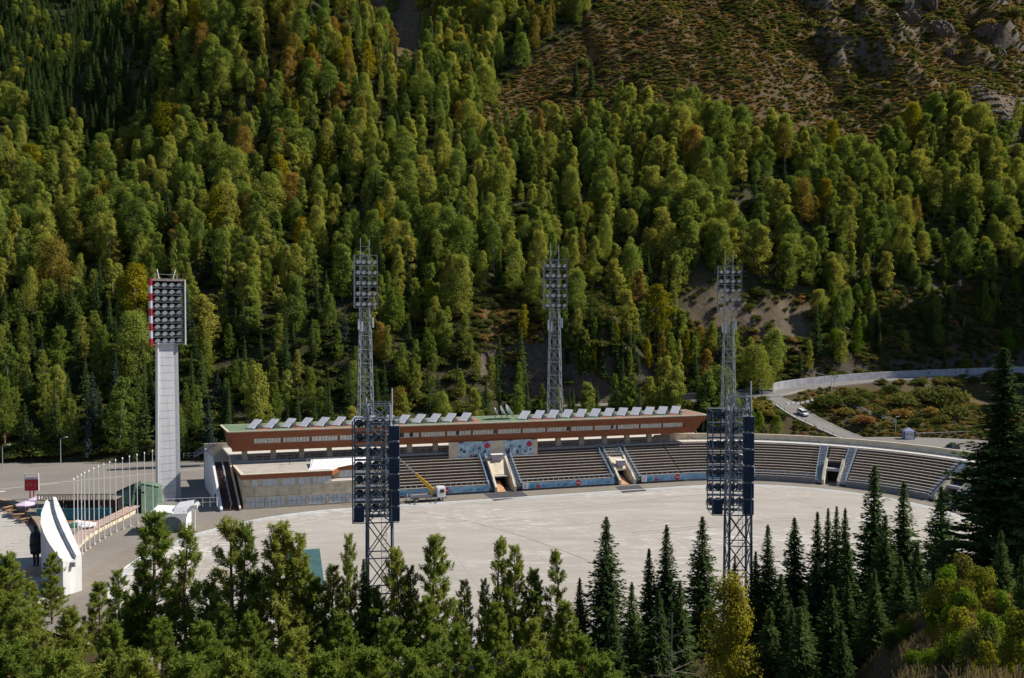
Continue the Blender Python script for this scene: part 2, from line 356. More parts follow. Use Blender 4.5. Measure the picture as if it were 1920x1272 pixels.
def resample(pts, step):
    pts = np.array(pts); out = [pts[0]]
    # Catmull-Rom
    n = len(pts)
    for i in range(n - 1):
        p0 = pts[max(i - 1, 0)]; p1 = pts[i]; p2 = pts[i + 1]; p3 = pts[min(i + 2, n - 1)]
        k = max(2, int(np.linalg.norm(p2 - p1) / step))
        for j in range(1, k + 1):
            t = j / k
            out.append(0.5 * ((2 * p1) + (-p0 + p2) * t + (2 * p0 - 5 * p1 + 4 * p2 - p3) * t * t + (-p0 + 3 * p1 - 3 * p2 + p3) * t ** 3))
    return np.array(out)
ROADP = {k: resample(v, 3.0) for k, v in ROADS.items()}
ROADW = {'upper': 4.2, 'ramp': 4.0}
def FORE(x, y):
    lowz = np.maximum(34.0 - 0.86 * y, -0.6 + 0.0 * y)                      # steep fall below the viewpoint on the left
    ridge = 34.0 - 0.362 * y + np.clip(x - 12, 0, 60) * 0.06                 # grassy spur on the right
    q = np.clip((x / np.maximum(y, 4.0) - 0.30) / 0.22, 0, 1); q = q * q * (3 - 2 * q)
    return np.where(y < 0, 34.0 - 0.2 * y, lowz * (1 - q) + ridge * q)
def terrain_z(x, y, noise=True):
    x = np.asarray(x, float); y = np.asarray(y, float)
    h = hill_z(x, y)
    if noise:
        amp = np.clip((h - 6) / 25, 0, 1)
        h = h + amp * (fbm(x / 38, y / 55, 3) * 15 + fbm(x / 12, y / 14, 11) * 4.5)
        gul = np.abs(fbm(x / 26 + y / 160, y / 200, 21, 3)) * 14
        h = h - amp * np.clip(3 - gul * 1.6, 0, 3) * 1.2
        # rock bluffs at the upper right
        rk = np.clip((x - 150) / 40, 0, 1) * np.clip((h - 165) / 25, 0, 1)
        st = np.maximum(0, fbm(x / 26, y / 26, 41, 5) + 0.0)
        h = h + rk * (np.minimum(st * 130, 14) + fbm(x / 7, y / 7, 47, 3) * 7)
    far = y > 140
    f = FORE(x, y)
    if noise: f = f + fbm(x / 9, y / 9, 5) * 1.5 * np.clip((96 - y) / 20, 0, 1)
    flat = -0.35 + np.clip((x - 75) / 25, 0, 1) * np.clip((y - 60) / 40, 0, 1) * 2.6 * np.clip((165 - y) / 30, 0, 1) * 0
    z = np.maximum(flat, np.where(y > 150, h, np.minimum(h, flat)))
    z = np.where(y < 125, np.maximum(z, f), z)
    # keep the benches of the roads and the forecourt level
    for k, pts in ROADP.items():
        lo = pts[:, :2].min(0) - 20; hi = pts[:, :2].max(0) + 20
        msk = (x > lo[0]) & (x < hi[0]) & (y > lo[1]) & (y < hi[1])
        if not msk.any(): continue
        q = np.stack([x[msk], y[msk]], 1)
        d2 = ((q[:, None] - pts[None, :, :2]) ** 2).sum(-1); j = d2.argmin(1); d = np.sqrt(d2[np.arange(len(q)), j])
        w = np.clip(1 - (d - ROADW[k] - 1.5) / 5.0, 0, 1); w = w * w * (3 - 2 * w)
        z[msk] = z[msk] * (1 - w) + (pts[j, 2] - 0.4) * w
    # forecourt behind the curved stand
    fc = np.clip(1 - (np.hypot((x - 108) / 32, (y - 212) / 19) - 0.9) / 0.25, 0, 1)
    z = z * (1 - fc) + 1.95 * fc
    return z
def grid_axis(parts):
    a = []
    for lo, hi, st in parts: a += list(np.arange(lo, hi, st))
    return np.array(a + [parts[-1][1]])
gx = grid_axis([(-900, -320, 25), (-320, -150, 5), (-150, 250, 2.5), (250, 420, 6), (420, 1000, 30)])
gy = grid_axis([(-300, -20, 25), (-20, 110, 3), (110, 180, 6), (180, 345, 2.5), (345, 620, 4), (620, 1300, 25)])
TX, TY = np.meshgrid(gx, gy)
TZ = terrain_z(TX.ravel(), TY.ravel()).reshape(TX.shape)
def grid_object(name, X, Y, Z, m, smooth=True):
    ny, nx = X.shape; me = bpy.data.meshes.new(name)
    v = np.stack([X, Y, Z], -1).reshape(-1, 3)
    i = np.arange(ny * nx).reshape(ny, nx)
    q = np.stack([i[:-1, :-1], i[:-1, 1:], i[1:, 1:], i[1:, :-1]], -1).reshape(-1, 4)
    fast_mesh(me, v, q); me.materials.append(m)
    if smooth: me.polygons.foreach_set('use_smooth', np.ones(len(q), bool))
    return link(name, me)
def fast_mesh(me, v, q):
    k = q.shape[1]
    me.vertices.add(len(v)); me.vertices.foreach_set('co', np.ascontiguousarray(v, dtype=np.float32).ravel())
    me.loops.add(q.size); me.loops.foreach_set('vertex_index', np.ascontiguousarray(q, dtype=np.int32).ravel())
    me.polygons.add(len(q)); me.polygons.foreach_set('loop_start', np.arange(0, q.size, k, dtype=np.int32))
    me.update(calc_edges=True)
terrain = structure(grid_object('terrain', TX, TY, TZ, HILL))
def bilin(x, y):
    x = np.atleast_1d(np.asarray(x, float)); y = np.atleast_1d(np.asarray(y, float))
    ix = np.clip(np.searchsorted(gx, x) - 1, 0, len(gx) - 2); iy = np.clip(np.searchsorted(gy, y) - 1, 0, len(gy) - 2)
    fx = (x - gx[ix]) / (gx[ix + 1] - gx[ix]); fy = (y - gy[iy]) / (gy[iy + 1] - gy[iy])
    return (TZ[iy, ix] * (1 - fx) + TZ[iy, ix + 1] * fx) * (1 - fy) + (TZ[iy + 1, ix] * (1 - fx) + TZ[iy + 1, ix + 1] * fx) * fy
def gz(x, y): return float(bilin(x, y)[0])

# ------------------------------------------------------------------ flat sheets: forecourt, rink, track
def sheet(name, pts, z, m):
    b = MB(); b.face([(p[0], p[1], z) for p in pts]); return structure(b.build(name, m))
sheet('pavement', [W(s, t) for s, t in [(-170, -48), (-170, 80), (-60, 75), (30, 42), (52, 22), (84, 0), (80, -55), (58, -74), (31, -80), (-43, -81), (-66, -73), (-88, -50)]], 0.0, ASPHALT)
def stadium_loop(off, n=40):
    pts = []
    for k in range(n + 1):
        a = math.pi / 2 - math.pi * k / n; pts.append((RC[0] + (RR + off) * math.cos(a), RC[1] + (RR + off) * math.sin(a)))
    for k in range(n + 1):
        a = -math.pi / 2 - math.pi * k / n; pts.append((LC[0] + (RR + off) * math.cos(a), LC[1] + (RR + off) * math.sin(a)))
    return pts
sheet('apron_path', [W(s, t) for s, t in stadium_loop(4.9)], 0.005, APRON)
sheet('rink', [W(s, t) for s, t in stadium_loop(0.0)], 0.012, ICE)
# painted lanes and the pale residue of melted ice on the rink
def ring_strip(name, off, w, z, m, a0=None):
    A = stadium_loop(off); B = stadium_loop(off - w); b = MB(); n = len(A)
    for k in range(n):
        k2 = (k + 1) % n
        b.face([W(*A[k], z), W(*A[k2], z), W(*B[k2], z), W(*B[k], z)])
    return structure(b.build(name, m))
ring_strip('rink_edge_kerb', 0.35, 0.35, 0.03, WHITE_D)
LINE = mat('faded_line', (0.52, 0.49, 0.46), 0.8, 0.15, 0.6)
ring_strip('lane_line', -5.0, 0.12, 0.02, LINE)
ring_strip('lane_line', -16.0, 0.12, 0.02, LINE)
LINE_B = mat('faded_blue', (0.36, 0.42, 0.46), 0.8, 0.2, 0.6)
ring_strip('blue_track_edge', -0.5, 0.5, 0.018, LINE_B)
nr = np.random.default_rng(5)
def ground_line(name, pts, w, z, m):
    b = MB()
    for p, q in zip(pts[:-1], pts[1:]):
        p = Vector((p[0], p[1], 0)); q = Vector((q[0], q[1], 0)); d = (q - p).normalized(); nn = Vector((-d.y, d.x, 0)) * w / 2
        b.face([(c.x, c.y, z) for c in (p - nn, q - nn, q + nn, p + nn)])
    return structure(b.build(name, m))
JOINT = mat('slab_joint', (0.25, 0.23, 0.21), 0.9, 0.2, 0.8); TYREM = mat('tyre_mark', (0.22, 0.205, 0.19), 0.9, 0.25, 0.5)
for k, s in enumerate(np.arange(-66, 56, 12.2)): ground_line('slab_joint', [W(s, -7.5 - 4 * (k % 2)), W(s + 0.15, -71)], 0.07, 0.0136, JOINT)
for k, t in enumerate((-22.0, -34.0, -47.0, -60.0)): ground_line('slab_joint', [W(-74, t), W(62, t + 0.2)], 0.07, 0.0142, JOINT)
def gcurve(pix, w, z, m, name='tyre_mark'): ground_line(name, resample([G(*p) for p in pix], 2.0), w, z, m)
gcurve([(1432, 915), (1520, 948), (1640, 985), (1760, 1010)], 0.10, 0.0150, TYREM, 'trailing_cable')
gcurve([(1180, 1000), (1330, 985), (1480, 972), (1580, 975)], 0.30, 0.0156, TYREM); gcurve([(1185, 1004), (1335, 989), (1485, 976), (1585, 980)], 0.30, 0.0162, TYREM)
gcurve([(760, 960), (840, 970), (960, 1000), (1100, 1050)], 0.28, 0.0168, TYREM); gcurve([(1000, 960), (1120, 948), (1290, 930), (1400, 925)], 0.25, 0.0174, TYREM)
gcurve([(600, 1012), (900, 978), (1200, 955), (1340, 950)], 0.16, 0.0180, LINE, 'lane_line'); gcurve([(480, 1000), (600, 975), (700, 962)], 0.2, 0.0186, LINE, 'lane_line')
POOL = mat('green_tarp', (0.05, 0.115, 0.12), 0.5, 0.2, 0.5)
b = MB(); b.box(-54, -49.2, -52, -33, 0.0, 0.3); 
o = b.build('ice_tarp', POOL); 
o.matrix_world = Matrix.Translation((ORG[0], ORG[1], 0.03)) @ Matrix.Rotation(AL, 4, 'Z')
tag(o, 'low block under a blue-green tarpaulin lying on the left end of the rink', 'tarpaulin')
# left forecourt: pale plaza by the statue, road markings
sheet('plaza', [G(*p)[:2] for p in [(-120, 965), (0, 955), (60, 975), (95, 1000), (110, 1040), (120, 1130), (-150, 1150)]], 0.02, PLAZA_L)
ROADMARK = mat('road_marking', (0.62, 0.60, 0.56), 0.7, 0.15, 1.0)
def stripe(name, a, c, w, z):
    a = Vector((a[0], a[1], 0)); c = Vector((c[0], c[1], 0)); d = (c - a).normalized(); nrm = Vector((-d.y, d.x, 0)) * w / 2
    b = MB(); b.face([(p.x, p.y, z) for p in (a - nrm, c - nrm, c + nrm, a + nrm)]); return structure(b.build(name, ROADMARK))
stripe('road_marking', G(-60, 924), G(110, 906), 0.25, 0.006); stripe('road_marking', G(75, 908), G(390, 878), 0.22, 0.0062)
stripe('road_marking', G(-40, 927), G(10, 921), 0.9, 0.0068)
sheet('crossing_mat', [G(*p)[:2] for p in [(906, 926), (977, 921), (992, 931), (927, 940)]], 0.02, mat('dark_mat', (0.06, 0.06, 0.065), 0.9, 0.2))
sheet('crossing_mat', [G(*p)[:2] for p in [(1153, 913), (1198, 910), (1213, 921), (1168, 925)]], 0.02, MATS['dark_mat'])

def road_strip(name, pts, hw, m, lift=0.0):
    b = MB(); L_ = []; R_ = []
    for i, p in enumerate(pts):
        d = pts[min(i + 1, len(pts) - 1)] - pts[max(i - 1, 0)]; nrm = np.array([-d[1], d[0], 0]); nrm = nrm / np.linalg.norm(nrm)
        L_.append(p + nrm * hw + [0, 0, lift]); R_.append(p - nrm * hw + [0, 0, lift])
    for i in range(len(pts) - 1): b.face([R_[i], R_[i + 1], L_[i + 1], L_[i]])
    o = structure(b.build(name, m)); return o, L_, R_
ro, upL, upR = road_strip('road', ROADP['upper'], ROADW['upper'], ASPHALT_R)
ro2, raL, raR = road_strip('road_ramp', ROADP['ramp'], ROADW['ramp'], ASPHALT_R, 0.03)
b = MB(); cpt = [(108 + 30 * math.cos(a), 212 + 17.5 * math.sin(a)) for a in np.linspace(0, 2 * math.pi, 40)[:-1]]
b.face([(x, y, 2.3) for x, y in cpt]); structure(b.build('forecourt', ASPHALT_R))
def kerb(name, side, w, h, m, inset=0.0):
    b = MB()
    for p, q in zip(side[:-1], side[1:]):
        p = Vector(p); q = Vector(q); d = (q - p); d.z = 0; d.normalize(); nn = Vector((-d.y, d.x, 0)) * w / 2
        b.hexa([p - nn + Vector((0, 0, -0.6)), q - nn + Vector((0, 0, -0.6)), q + nn + Vector((0, 0, -0.6)), p + nn + Vector((0, 0, -0.6))],
               [p - nn + Vector((0, 0, h)), q - nn + Vector((0, 0, h)), q + nn + Vector((0, 0, h)), p + nn + Vector((0, 0, h))])
    return b.build(name, m)
structure(kerb('kerb', raL, 0.3, 0.14, CONCRETE)); structure(kerb('kerb', raR, 0.4, 0.25, CONCRETE)); structure(kerb('kerb', upR, 0.3, 0.14, CONCRETE))
# ------------------------------------------------------------------ main grandstand (local frame: s along the front, t away from the rink)
NROW, TD, RH, T0, Z0 = 13, 0.85, 0.475, 0.6, 0.95
ZC = 7.0                                    # concourse level
gs = thing('grandstand', 'long straight grandstand with brown glazed box roof above rows of pale benches', 'grandstand', W(0, 0), AL)
def row_arc(b, phis, r0, r1, z0, z1):
    for a0, a1 in zip(phis[:-1], phis[1:]):
        q = [(RC[0] + r * math.cos(a), RC[1] + r * math.sin(a)) for r, a in ((r0, a0), (r0, a1), (r1, a1), (r1, a0))]
        b.prism(q[::-1], z0, z1)
def rail_run(b, pts, h, step_posts=True, r=0.035, levels=(1.0, 0.5)):
    for lv in levels: b.path([(p[0], p[1], p[2] + h * lv) for p in pts], r, 4)
    for p in pts: b.beam(p, (p[0], p[1], p[2] + h), r, 4)
SECT = [(-33.5, -13.6), (-6.6, 14.4), (20.6, 31.0)]
for si, (s0, s1) in enumerate(SECT):
    for i in range(NROW):
        t0 = T0 + TD * i; z = Z0 + RH * i
        b = MB(); b.box(s0, s1, t0, t0 + TD + 0.001, z - 0.75, z)
        ro = b.build('seating_row', BROWN_D, gs)
        b = MB(); x = s0 + 0.3
        while x < s1 - 0.5:
            w = min(3.4, s1 - 0.25 - x); b.box(x, x + w, t0 - 0.02, t0 + 0.30, z + 0.06, z + 0.16); 
            b.box(x + 0.1, x + 0.2, t0 + 0.05, t0 + 0.3, z, z + 0.06); b.box(x + w - 0.2, x + w - 0.1, t0 + 0.05, t0 + 0.3, z, z + 0.06); x += w + 0.04
        b.build('bench', BENCH if (i + si) % 3 else BENCH_W, ro)
# seating above the two tunnels
for (s0, s1, i0) in ((-13.6, -6.6, 9), (14.4, 20.6, 7)):
    for i in range(i0, NROW):
        t0 = T0 + TD * i; z = Z0 + RH * i
        b = MB(); b.box(s0, s1, t0, t0 + TD, z - 0.9, z); ro = b.build('seating_row', BROWN_D, gs)
        b = MB(); b.box(s0 + 1.3, s1 - 1.3, t0 - 0.02, t0 + 0.34, z + 0.06, z + 0.2); b.build('bench', BENCH, ro)
# aisle stairs between sections and tunnels, with light blue rails
for s_ in (-14.9, -6.6, 13.1, 20.6 - 0.0):
    pass
AISLES = [(-13.6, -12.4), (-7.8, -6.6), (14.4, 15.5), (19.5, 20.6), (-34.7, -33.5)]
for a0, a1 in AISLES:
    b = MB()
    for k in range(NROW * 2):
        t0 = T0 + TD * k / 2; z = Z0 + RH * k / 2 - 0.05; b.box(a0 + 0.005, a1 - 0.005, t0 - 0.01, t0 + TD / 2 + 0.003, z - 0.6, z)
    b.build('aisle_stair', mat('stair_grey', (0.10, 0.12, 0.15), 0.9, 0.2), gs)
    for sx in (a0, a1):
        b = MB(); pts = [(sx, T0 + TD * i, Z0 + RH * i) for i in range(0, NROW, 2)]
        rail_run(b, pts, 0.95, r=0.04); b.build('aisle_rail', BLUE_RAIL, gs)
# front wall, banners with lettering, front railing
def text_mesh(txt, size, m, parent, loc, rot, name='lettering', depth=0.006):
    c = bpy.data.curves.new(name, 'FONT'); c.body = txt; c.size = size; c.extrude = depth; c.align_x = 'CENTER'; c.align_y = 'CENTER'
    t = bpy.data.objects.new(name, c); me = bpy.data.meshes.new_from_object(t); bpy.data.objects.remove(t); bpy.data.curves.remove(c)
    me.materials.append(m); o = link(name, me, parent, loc); o.rotation_euler = rot; return o
def scribble(b, s0, t, z0, w, h, seed):
    r = random.Random(seed); x = s0
    while x < s0 + w:
        ww = r.uniform(0.10, 0.26); hh = h * r.uniform(0.45, 1.0)
        if r.random() > 0.18:
            b.box(x, x + 0.06, t - 0.012, t, z0, z0 + hh)
            if r.random() > 0.3: b.box(x + 0.06, x + ww, t - 0.012, t, z0 + hh - 0.09, z0 + hh)
            if r.random() > 0.4: b.box(x + 0.06, x + ww, t - 0.012, t, z0 + hh * 0.4, z0 + hh * 0.4 + 0.07)
            if r.random() > 0.5: b.box(x + ww - 0.05, x + ww, t - 0.012, t, z0, z0 + hh * 0.5)
        x += ww + 0.07
def disc(name, s, t, z, r, m, parent, label=None):
    b = MB(); n = 20
    A = [(s + r * math.cos(2 * math.pi * k / n), t, z + r * math.sin(2 * math.pi * k / n)) for k in range(n)]
    b.hexa(A, [(x, y - 0.03, zz) for x, y, zz in A]); o = b.build(name, m, parent)
    if label: o['label'] = label
    return o
for si, (s0, s1) in enumerate([(-33.5, -13.7), (-6.5, 14.3), (20.7, 45.5)]):
    if si < 2 or True:
        e = min(s1, 31.0)
        b = MB(); b.box(s0, e, 0.25, T0 + 0.02, 0.0, 1.7); b.build('front_wall', mat('plinth', (0.09, 0.075, 0.065), 0.9, 0.2), gs)
    n = max(1, int(round((s1 - s0) / 6.6))); w = (s1 - s0) / n
    for k in range(n):
        b = MB()
        e1_ = min(s0 + w * (k + 1), 31.05)
        if e1_ - (s0 + w * k) < 1.0: continue
        b.box(s0 + w * k + 0.03, e1_ - 0.03, 0.16, 0.22, 0.42, 1.62)
        pn = b.build('banner', BANNER, gs)
        b = MB(); scribble(b, s0 + w * k + 0.9, 0.15, 0.72, w * 0.30, 0.5, si * 10 + k); scribble(b, s0 + w * k + w * 0.62, 0.15, 0.72, w * 0.22, 0.42, si * 17 + k + 3)
        tag(b.build('lettering', BANNER_D, pn), kind='stuff')
    # numbered white square and triangle mark at the start of sections two and three
    if si:
        b = MB(); b.box(s0 + 0.05, s0 + 1.25, 0.10, 0.155, 0.44, 1.60); sq = b.build('sector_sign', WHITE, gs)
        text_mesh({1: '2', 2: '1'}[si], 0.95, mat('purple_ink', (0.10, 0.05, 0.20), 0.6), sq, (s0 + 0.65, 0.09, 1.02), (math.pi / 2, 0, 0), 'numeral')
        b = MB(); b.prism([(0, 0), (1.2, 0), (0.6, 0.8)], 0, 0.04); tr = b.build('red_mark', RED, gs); tr.rotation_euler = (math.pi / 2, 0, 0); tr.location = (s0 + 2.9, 0.12, 0.52)
        b = MB(); b.prism([(0, 0), (0.9, 0), (0.7, 0.9), (0.2, 0.9)], 0, 0.03); tr = b.build('teal_mark', mat('teal_ink', (0.03, 0.30, 0.36), 0.6), gs); tr.rotation_euler = (math.pi / 2, 0, 0); tr.location = (s0 + 1.7, 0.13, 0.5)
    ds = {0: -22.8, 1: 6.0, 2: 29.4}[si]
    dd = disc('round_logo', ds, 0.14, 1.05, 0.62, RED, gs, 'red round logo on the blue banner')
    b = MB(); b.box(ds - 0.42, ds + 0.42, 0.085, 0.105, 0.98, 1.12); b.build('white_script', WHITE, dd)
    b = MB(); e = min(s1, 31.0); nn = int((e - s0) / 1.15); pts = [(s0 + (e - s0) * k / nn, 0.35, 1.7) for k in range(nn + 1)]
    rail_run(b, pts, 0.85, r=0.032, levels=(1.0, 0.04)); b.build('front_rail', RAIL, gs)
# tunnels: sloping cream parapets, dark mouth, orange ramp, small booth
for ti, (a0, a1, tl) in enumerate(((-12.4, -7.8, 8.2), (15.5, 19.5, 6.6))):
    for sx, ss in ((a0, 0.5), (a1 - 0.5, 0.5)):
        b = MB(); b.side([(0.2, 0), (0.2, 1.1), (tl, Z0 + RH * tl / TD + 0.7), (tl, 0)], sx, sx + ss); b.build('tunnel_parapet', CREAM, gs, bevel=0.05)
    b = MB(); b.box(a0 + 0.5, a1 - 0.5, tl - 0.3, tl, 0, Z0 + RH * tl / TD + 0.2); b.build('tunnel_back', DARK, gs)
    b = MB(); b.side([(tl * 0.55, 2.5), (tl * 0.55, 2.9), (tl, Z0 + RH * tl / TD + 0.4), (tl, Z0 + RH * tl / TD)], a0 + 0.5, a1 - 0.5); b.build('tunnel_hood', CREAM, gs)
    if ti == 0:
        b = MB(); b.box(a0 + 0.5, a1 - 0.5, tl * 0.55 - 1.0, tl * 0.55, 2.55, 2.75); b.build('canopy_slab', CONCRETE, gs)
    b = MB(); b.side([(0.1, 0.03), (0.1, 0.1), (5.2, 1.5), (5.2, 1.3)], a0 + 0.6, a0 + 2.3); b.build('ramp_board', ORANGE, gs)
    b = MB(); zb = Z0 + RH * tl / TD - (0 if ti == 0 else 1.1); yb = tl - (0.5 if ti == 0 else 2.3); b.box(a0 + 1.1, a1 - 1.1, yb - 0.7, yb + 0.5, zb, zb + 1.15); bo = b.build('booth', mat('booth_lilac', (0.42, 0.36, 0.42), 0.6), gs)
    b = MB(); b.box(a0 + 0.95, a1 - 0.95, yb - 0.85, yb + 0.6, zb + 1.15, zb + 1.25); b.build('booth_roof', WHITE, bo)
    for k in range(3):
        b = MB(); zz = Z0 + RH * (tl / TD + k * 1.2) + 0.1; tt = tl + k * TD * 1.2
        rail_run(b, [(a0 + 0.2 + (a1 - a0 - 0.4) * j / 4, tt, zz) for j in range(5)], 0.8, r=0.03); b.build('tunnel_rail', RAIL, gs)
# concourse slab, back wall, rail
SK = -0.2                                    # the left end runs back at a skew
def sl(t, s0=-62.2): return s0 + SK * t
TB = 31.0
b = MB(); b.hexa([(sl(11.6, -62), 11.66, ZC - 0.5), (31, 11.66, ZC - 0.5), (50, TB, ZC - 0.5), (sl(TB, -62), TB, ZC - 0.5)], [(sl(11.6, -62), 11.66, ZC), (31, 11.66, ZC), (50, TB, ZC), (sl(TB, -62), TB, ZC)])
b.build('concourse_floor', mat('concourse_pale', (0.52, 0.49, 0.44), 0.8, 0.1), gs)
b = MB(); b.box(sl(TB, -66), 46, TB, TB + 0.4, 0, ZC + 1.1); b.build('back_wall', CREAM, gs)
b = MB(); n = 60; rail_run(b, [(-62 + 93 * k / n, 11.75, ZC) for k in range(n + 1)], 1.0, r=0.03); b.build('concourse_rail', RAIL, gs)
# pillars
BAY = 5.7
for k in range(19):
    s = -62.6 + k * BAY
    if s > 38.5: continue
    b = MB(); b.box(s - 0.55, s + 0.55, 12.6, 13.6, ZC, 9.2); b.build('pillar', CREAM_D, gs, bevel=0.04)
# brown box roof: raked fascia front, recessed window band, coping, deck
LT, RT = -65.6, 42.2
FT, FB, RZ0, RZ1, RB = 9.2, 10.2, 9.25, 13.3, 20.8
TAPER = 3.4
def fascia_pt(f, s_edge, side):               # front plane: f=0 bottom, 1 top
    return (s_edge + side * TAPER * f * (1.0 if side > 0 else 0.25), FB + (FT - FB) * f, RZ0 + (RZ1 - RZ0) * f)
def band(name, f0, f1, m, off=0.0, sub=None):
    b = MB(); s0, s1 = LT + 0.8, RT - TAPER
    A = [fascia_pt(f0, s0, -1), fascia_pt(f0, s1, 1), fascia_pt(f1, s1, 1), fascia_pt(f1, s0, -1)]
    A = [(x, y - off, z) for x, y, z in A]
    Bk = [(x, 12.2, z) for x, y, z in A]
    b.hexa(A, Bk); return b.build(name, m, gs)
lower = band('lower_fascia', 0.0, 0.385, BROWN); upper = band('upper_fascia', 0.645, 1.0, BROWN)
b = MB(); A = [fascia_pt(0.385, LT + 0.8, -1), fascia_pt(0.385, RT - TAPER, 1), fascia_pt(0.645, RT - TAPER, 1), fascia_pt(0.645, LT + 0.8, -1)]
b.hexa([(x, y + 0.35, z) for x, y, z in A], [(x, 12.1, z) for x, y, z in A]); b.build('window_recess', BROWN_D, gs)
def skew_box(b, s0, s1, t0, t1, z0, z1, e0=0.0, e1=0.0):
    b.hexa([(s0, t0, z0), (s1, t0, z0), (s1, t1, z0), (s0 + SK * (t1 - t0), t1, z0)], [(s0 - e0, t0, z1), (s1 + e1, t0, z1), (s1 + e1, t1, z1), (s0 - e0 + SK * (t1 - t0), t1, z1)])
b = MB(); skew_box(b, LT + 0.8, RT - TAPER, 12.2, RB, RZ0, RZ1 - 0.01, 0.8, TAPER); b.build('roof_box', BROWN, gs)
b = MB(); skew_box(b, LT, RT, FT - 0.12, RB + 0.1, RZ1, RZ1 + 0.22); b.build('roof_coping', mat('coping', (0.56, 0.50, 0.385), 0.8, 0.1), gs)
rf = None
b = MB(); skew_box(b, LT + 0.35, RT - 0.35, FT + 0.3, RB - 0.3, RZ1 + 0.2, RZ1 + 0.24); rf = b.build('roof', ROOF_G, gs)
# brown mansard at the right end of the deck
b = MB(); b.hexa([(RT - 6.5, FT + 0.4, RZ1 + 0.24), (RT - 0.4, FT + 0.4, RZ1 + 0.24), (RT - 0.4, RB - 0.4, RZ1 + 0.24), (RT - 6.5, RB - 0.4, RZ1 + 0.24)],
                 [(RT - 6.4, FT + 5, RZ1 + 0.9), (RT - 3, FT + 5, RZ1 + 0.9), (RT - 3, RB - 5, RZ1 + 0.9), (RT - 6.4, RB - 5, RZ1 + 0.9)]); b.build('roof_hip', mat('roof_brown', (0.24, 0.15, 0.11), 0.85, 0.15), rf)
# tilted white panels standing in a row on the deck, red and green bays between
def panel_quad(h):
    e = Vector((0.72, -0.72, 0)); u = Vector((0.80, 0.80, 0.80)); n_ = e.cross(u).normalized() * h
    c = Vector((0, 0, 0.95)); return [c - e - u + n_, c + e - u + n_, c + e + u + n_, c - e + u + n_]
b = MB(); b.hexa(panel_quad(-0.06), panel_quad(0.06)); pm = b.mesh('solar_panel', PANEL_W)
q_ = panel_quad(-0.08); b = MB(); b.hexa([(p.x, p.y, 0) for p in q_], [q_[0] * 0.98, q_[1] * 0.98, q_[2] * 0.97, q_[3] * 0.97]); b.hexa([(0.5, -1.3, 0), (2.0, -1.0, 0), (1.9, 0.4, 0), (0.6, 0.4, 0)], [(0.7, -0.9, 0.9), (0.95, -0.8, 0.95), (0.95, 0.1, 1.3), (0.8, 0.1, 1.3)]); um = b.mesh('panel_shade', mat('shade_dark', (0.05, 0.05, 0.055), 0.8))  # dark support prisms stand in for the shade under and beside each panel
for k in range(30):
    s = -60.6 + k * 3.42
    if -15.5 < s < -5.5: continue
    if s > RT - 7.0: break
    tt = FT + 3.4
    link('solar_panel', pm, rf, (s, tt, RZ1 + 0.24), 0); link('panel_shade', um, rf, (s, tt, RZ1 + 0.24), 0)
    if rnd.random() < 0.55:
        b = MB(); b.box(s + 0.6, s + 3.2, FT + 0.4, FT + 5.9 + rnd.random() * 4, RZ1 + 0.245, RZ1 + 0.27); b.build('roof_bay', ROOF_R, rf)
# window band: groups of panes, one group a bay
for k in range(18):
    s0 = -60.6 + k * BAY; 
    if s0 + 5.3 > RT - TAPER - 1: continue
    zc0, zc1 = 0.44, 0.60
    def wp(s, f, off): 
        return (s, FB + (FT - FB) * f + off, RZ0 + (RZ1 - RZ0) * f)
    b = MB()
    b.hexa([wp(s0, 0.3855, 0.05), wp(s0 + 5.28, 0.3855, 0.05), wp(s0 + 5.28, 0.3855, 0.3), wp(s0, 0.3855, 0.3)], [wp(s0, 0.41, 0.05), wp(s0 + 5.28, 0.41, 0.05), wp(s0 + 5.28, 0.41, 0.3), wp(s0, 0.41, 0.3)])
    wn_ = b.build('window', FRAME_W, gs)
    npn = 8
    for j in range(npn):
        a = s0 + 5.28 * j / npn + 0.04; c = s0 + 5.28 * (j + 1) / npn - 0.04
        b = MB(); m_ = GLASS_D if rnd.random() < 0.10 else (GLASS if rnd.random() < 0.75 else mat('pane_curtain', (0.55, 0.52, 0.45), 0.5, 0.2, 2.0))
        b.hexa([wp(a, 0.41, 0.10), wp(c, 0.41, 0.10), wp(c, 0.41, 0.14), wp(a, 0.41, 0.14)], [wp(a, 0.638, 0.10), wp(c, 0.638, 0.10), wp(c, 0.638, 0.14), wp(a, 0.638, 0.14)]); b.build('pane', m_, wn_)
    b = MB(); b.hexa([wp(s0 + 5.32, 0.385, 0.02), wp(s0 + 5.68, 0.385, 0.02), wp(s0 + 5.68, 0.385, 0.4), wp(s0 + 5.32, 0.385, 0.4)], [wp(s0 + 5.32, 0.645, 0.02), wp(s0 + 5.68, 0.645, 0.02), wp(s0 + 5.68, 0.645, 0.4), wp(s0 + 5.32, 0.645, 0.4)]); b.build('window_pier', BROWN, gs)
b = MB(); 
for (a, c) in ((LT + 0.6, -60.65), (RT - TAPER - 3.2, RT - TAPER + 1.2)):
    A = [wp(a, 0.385, 0.02), wp(c, 0.385, 0.02), wp(c, 0.385, 0.5), wp(a, 0.385, 0.5)]; Bq = [wp(a, 0.645, 0.02), wp(c + (0.5 if c > 0 else 0), 0.645, 0.02), wp(c + (0.5 if c > 0 else 0), 0.645, 0.5), wp(a, 0.645, 0.5)]
    b.hexa(A, Bq)
b.build('end_pier', BROWN, gs)
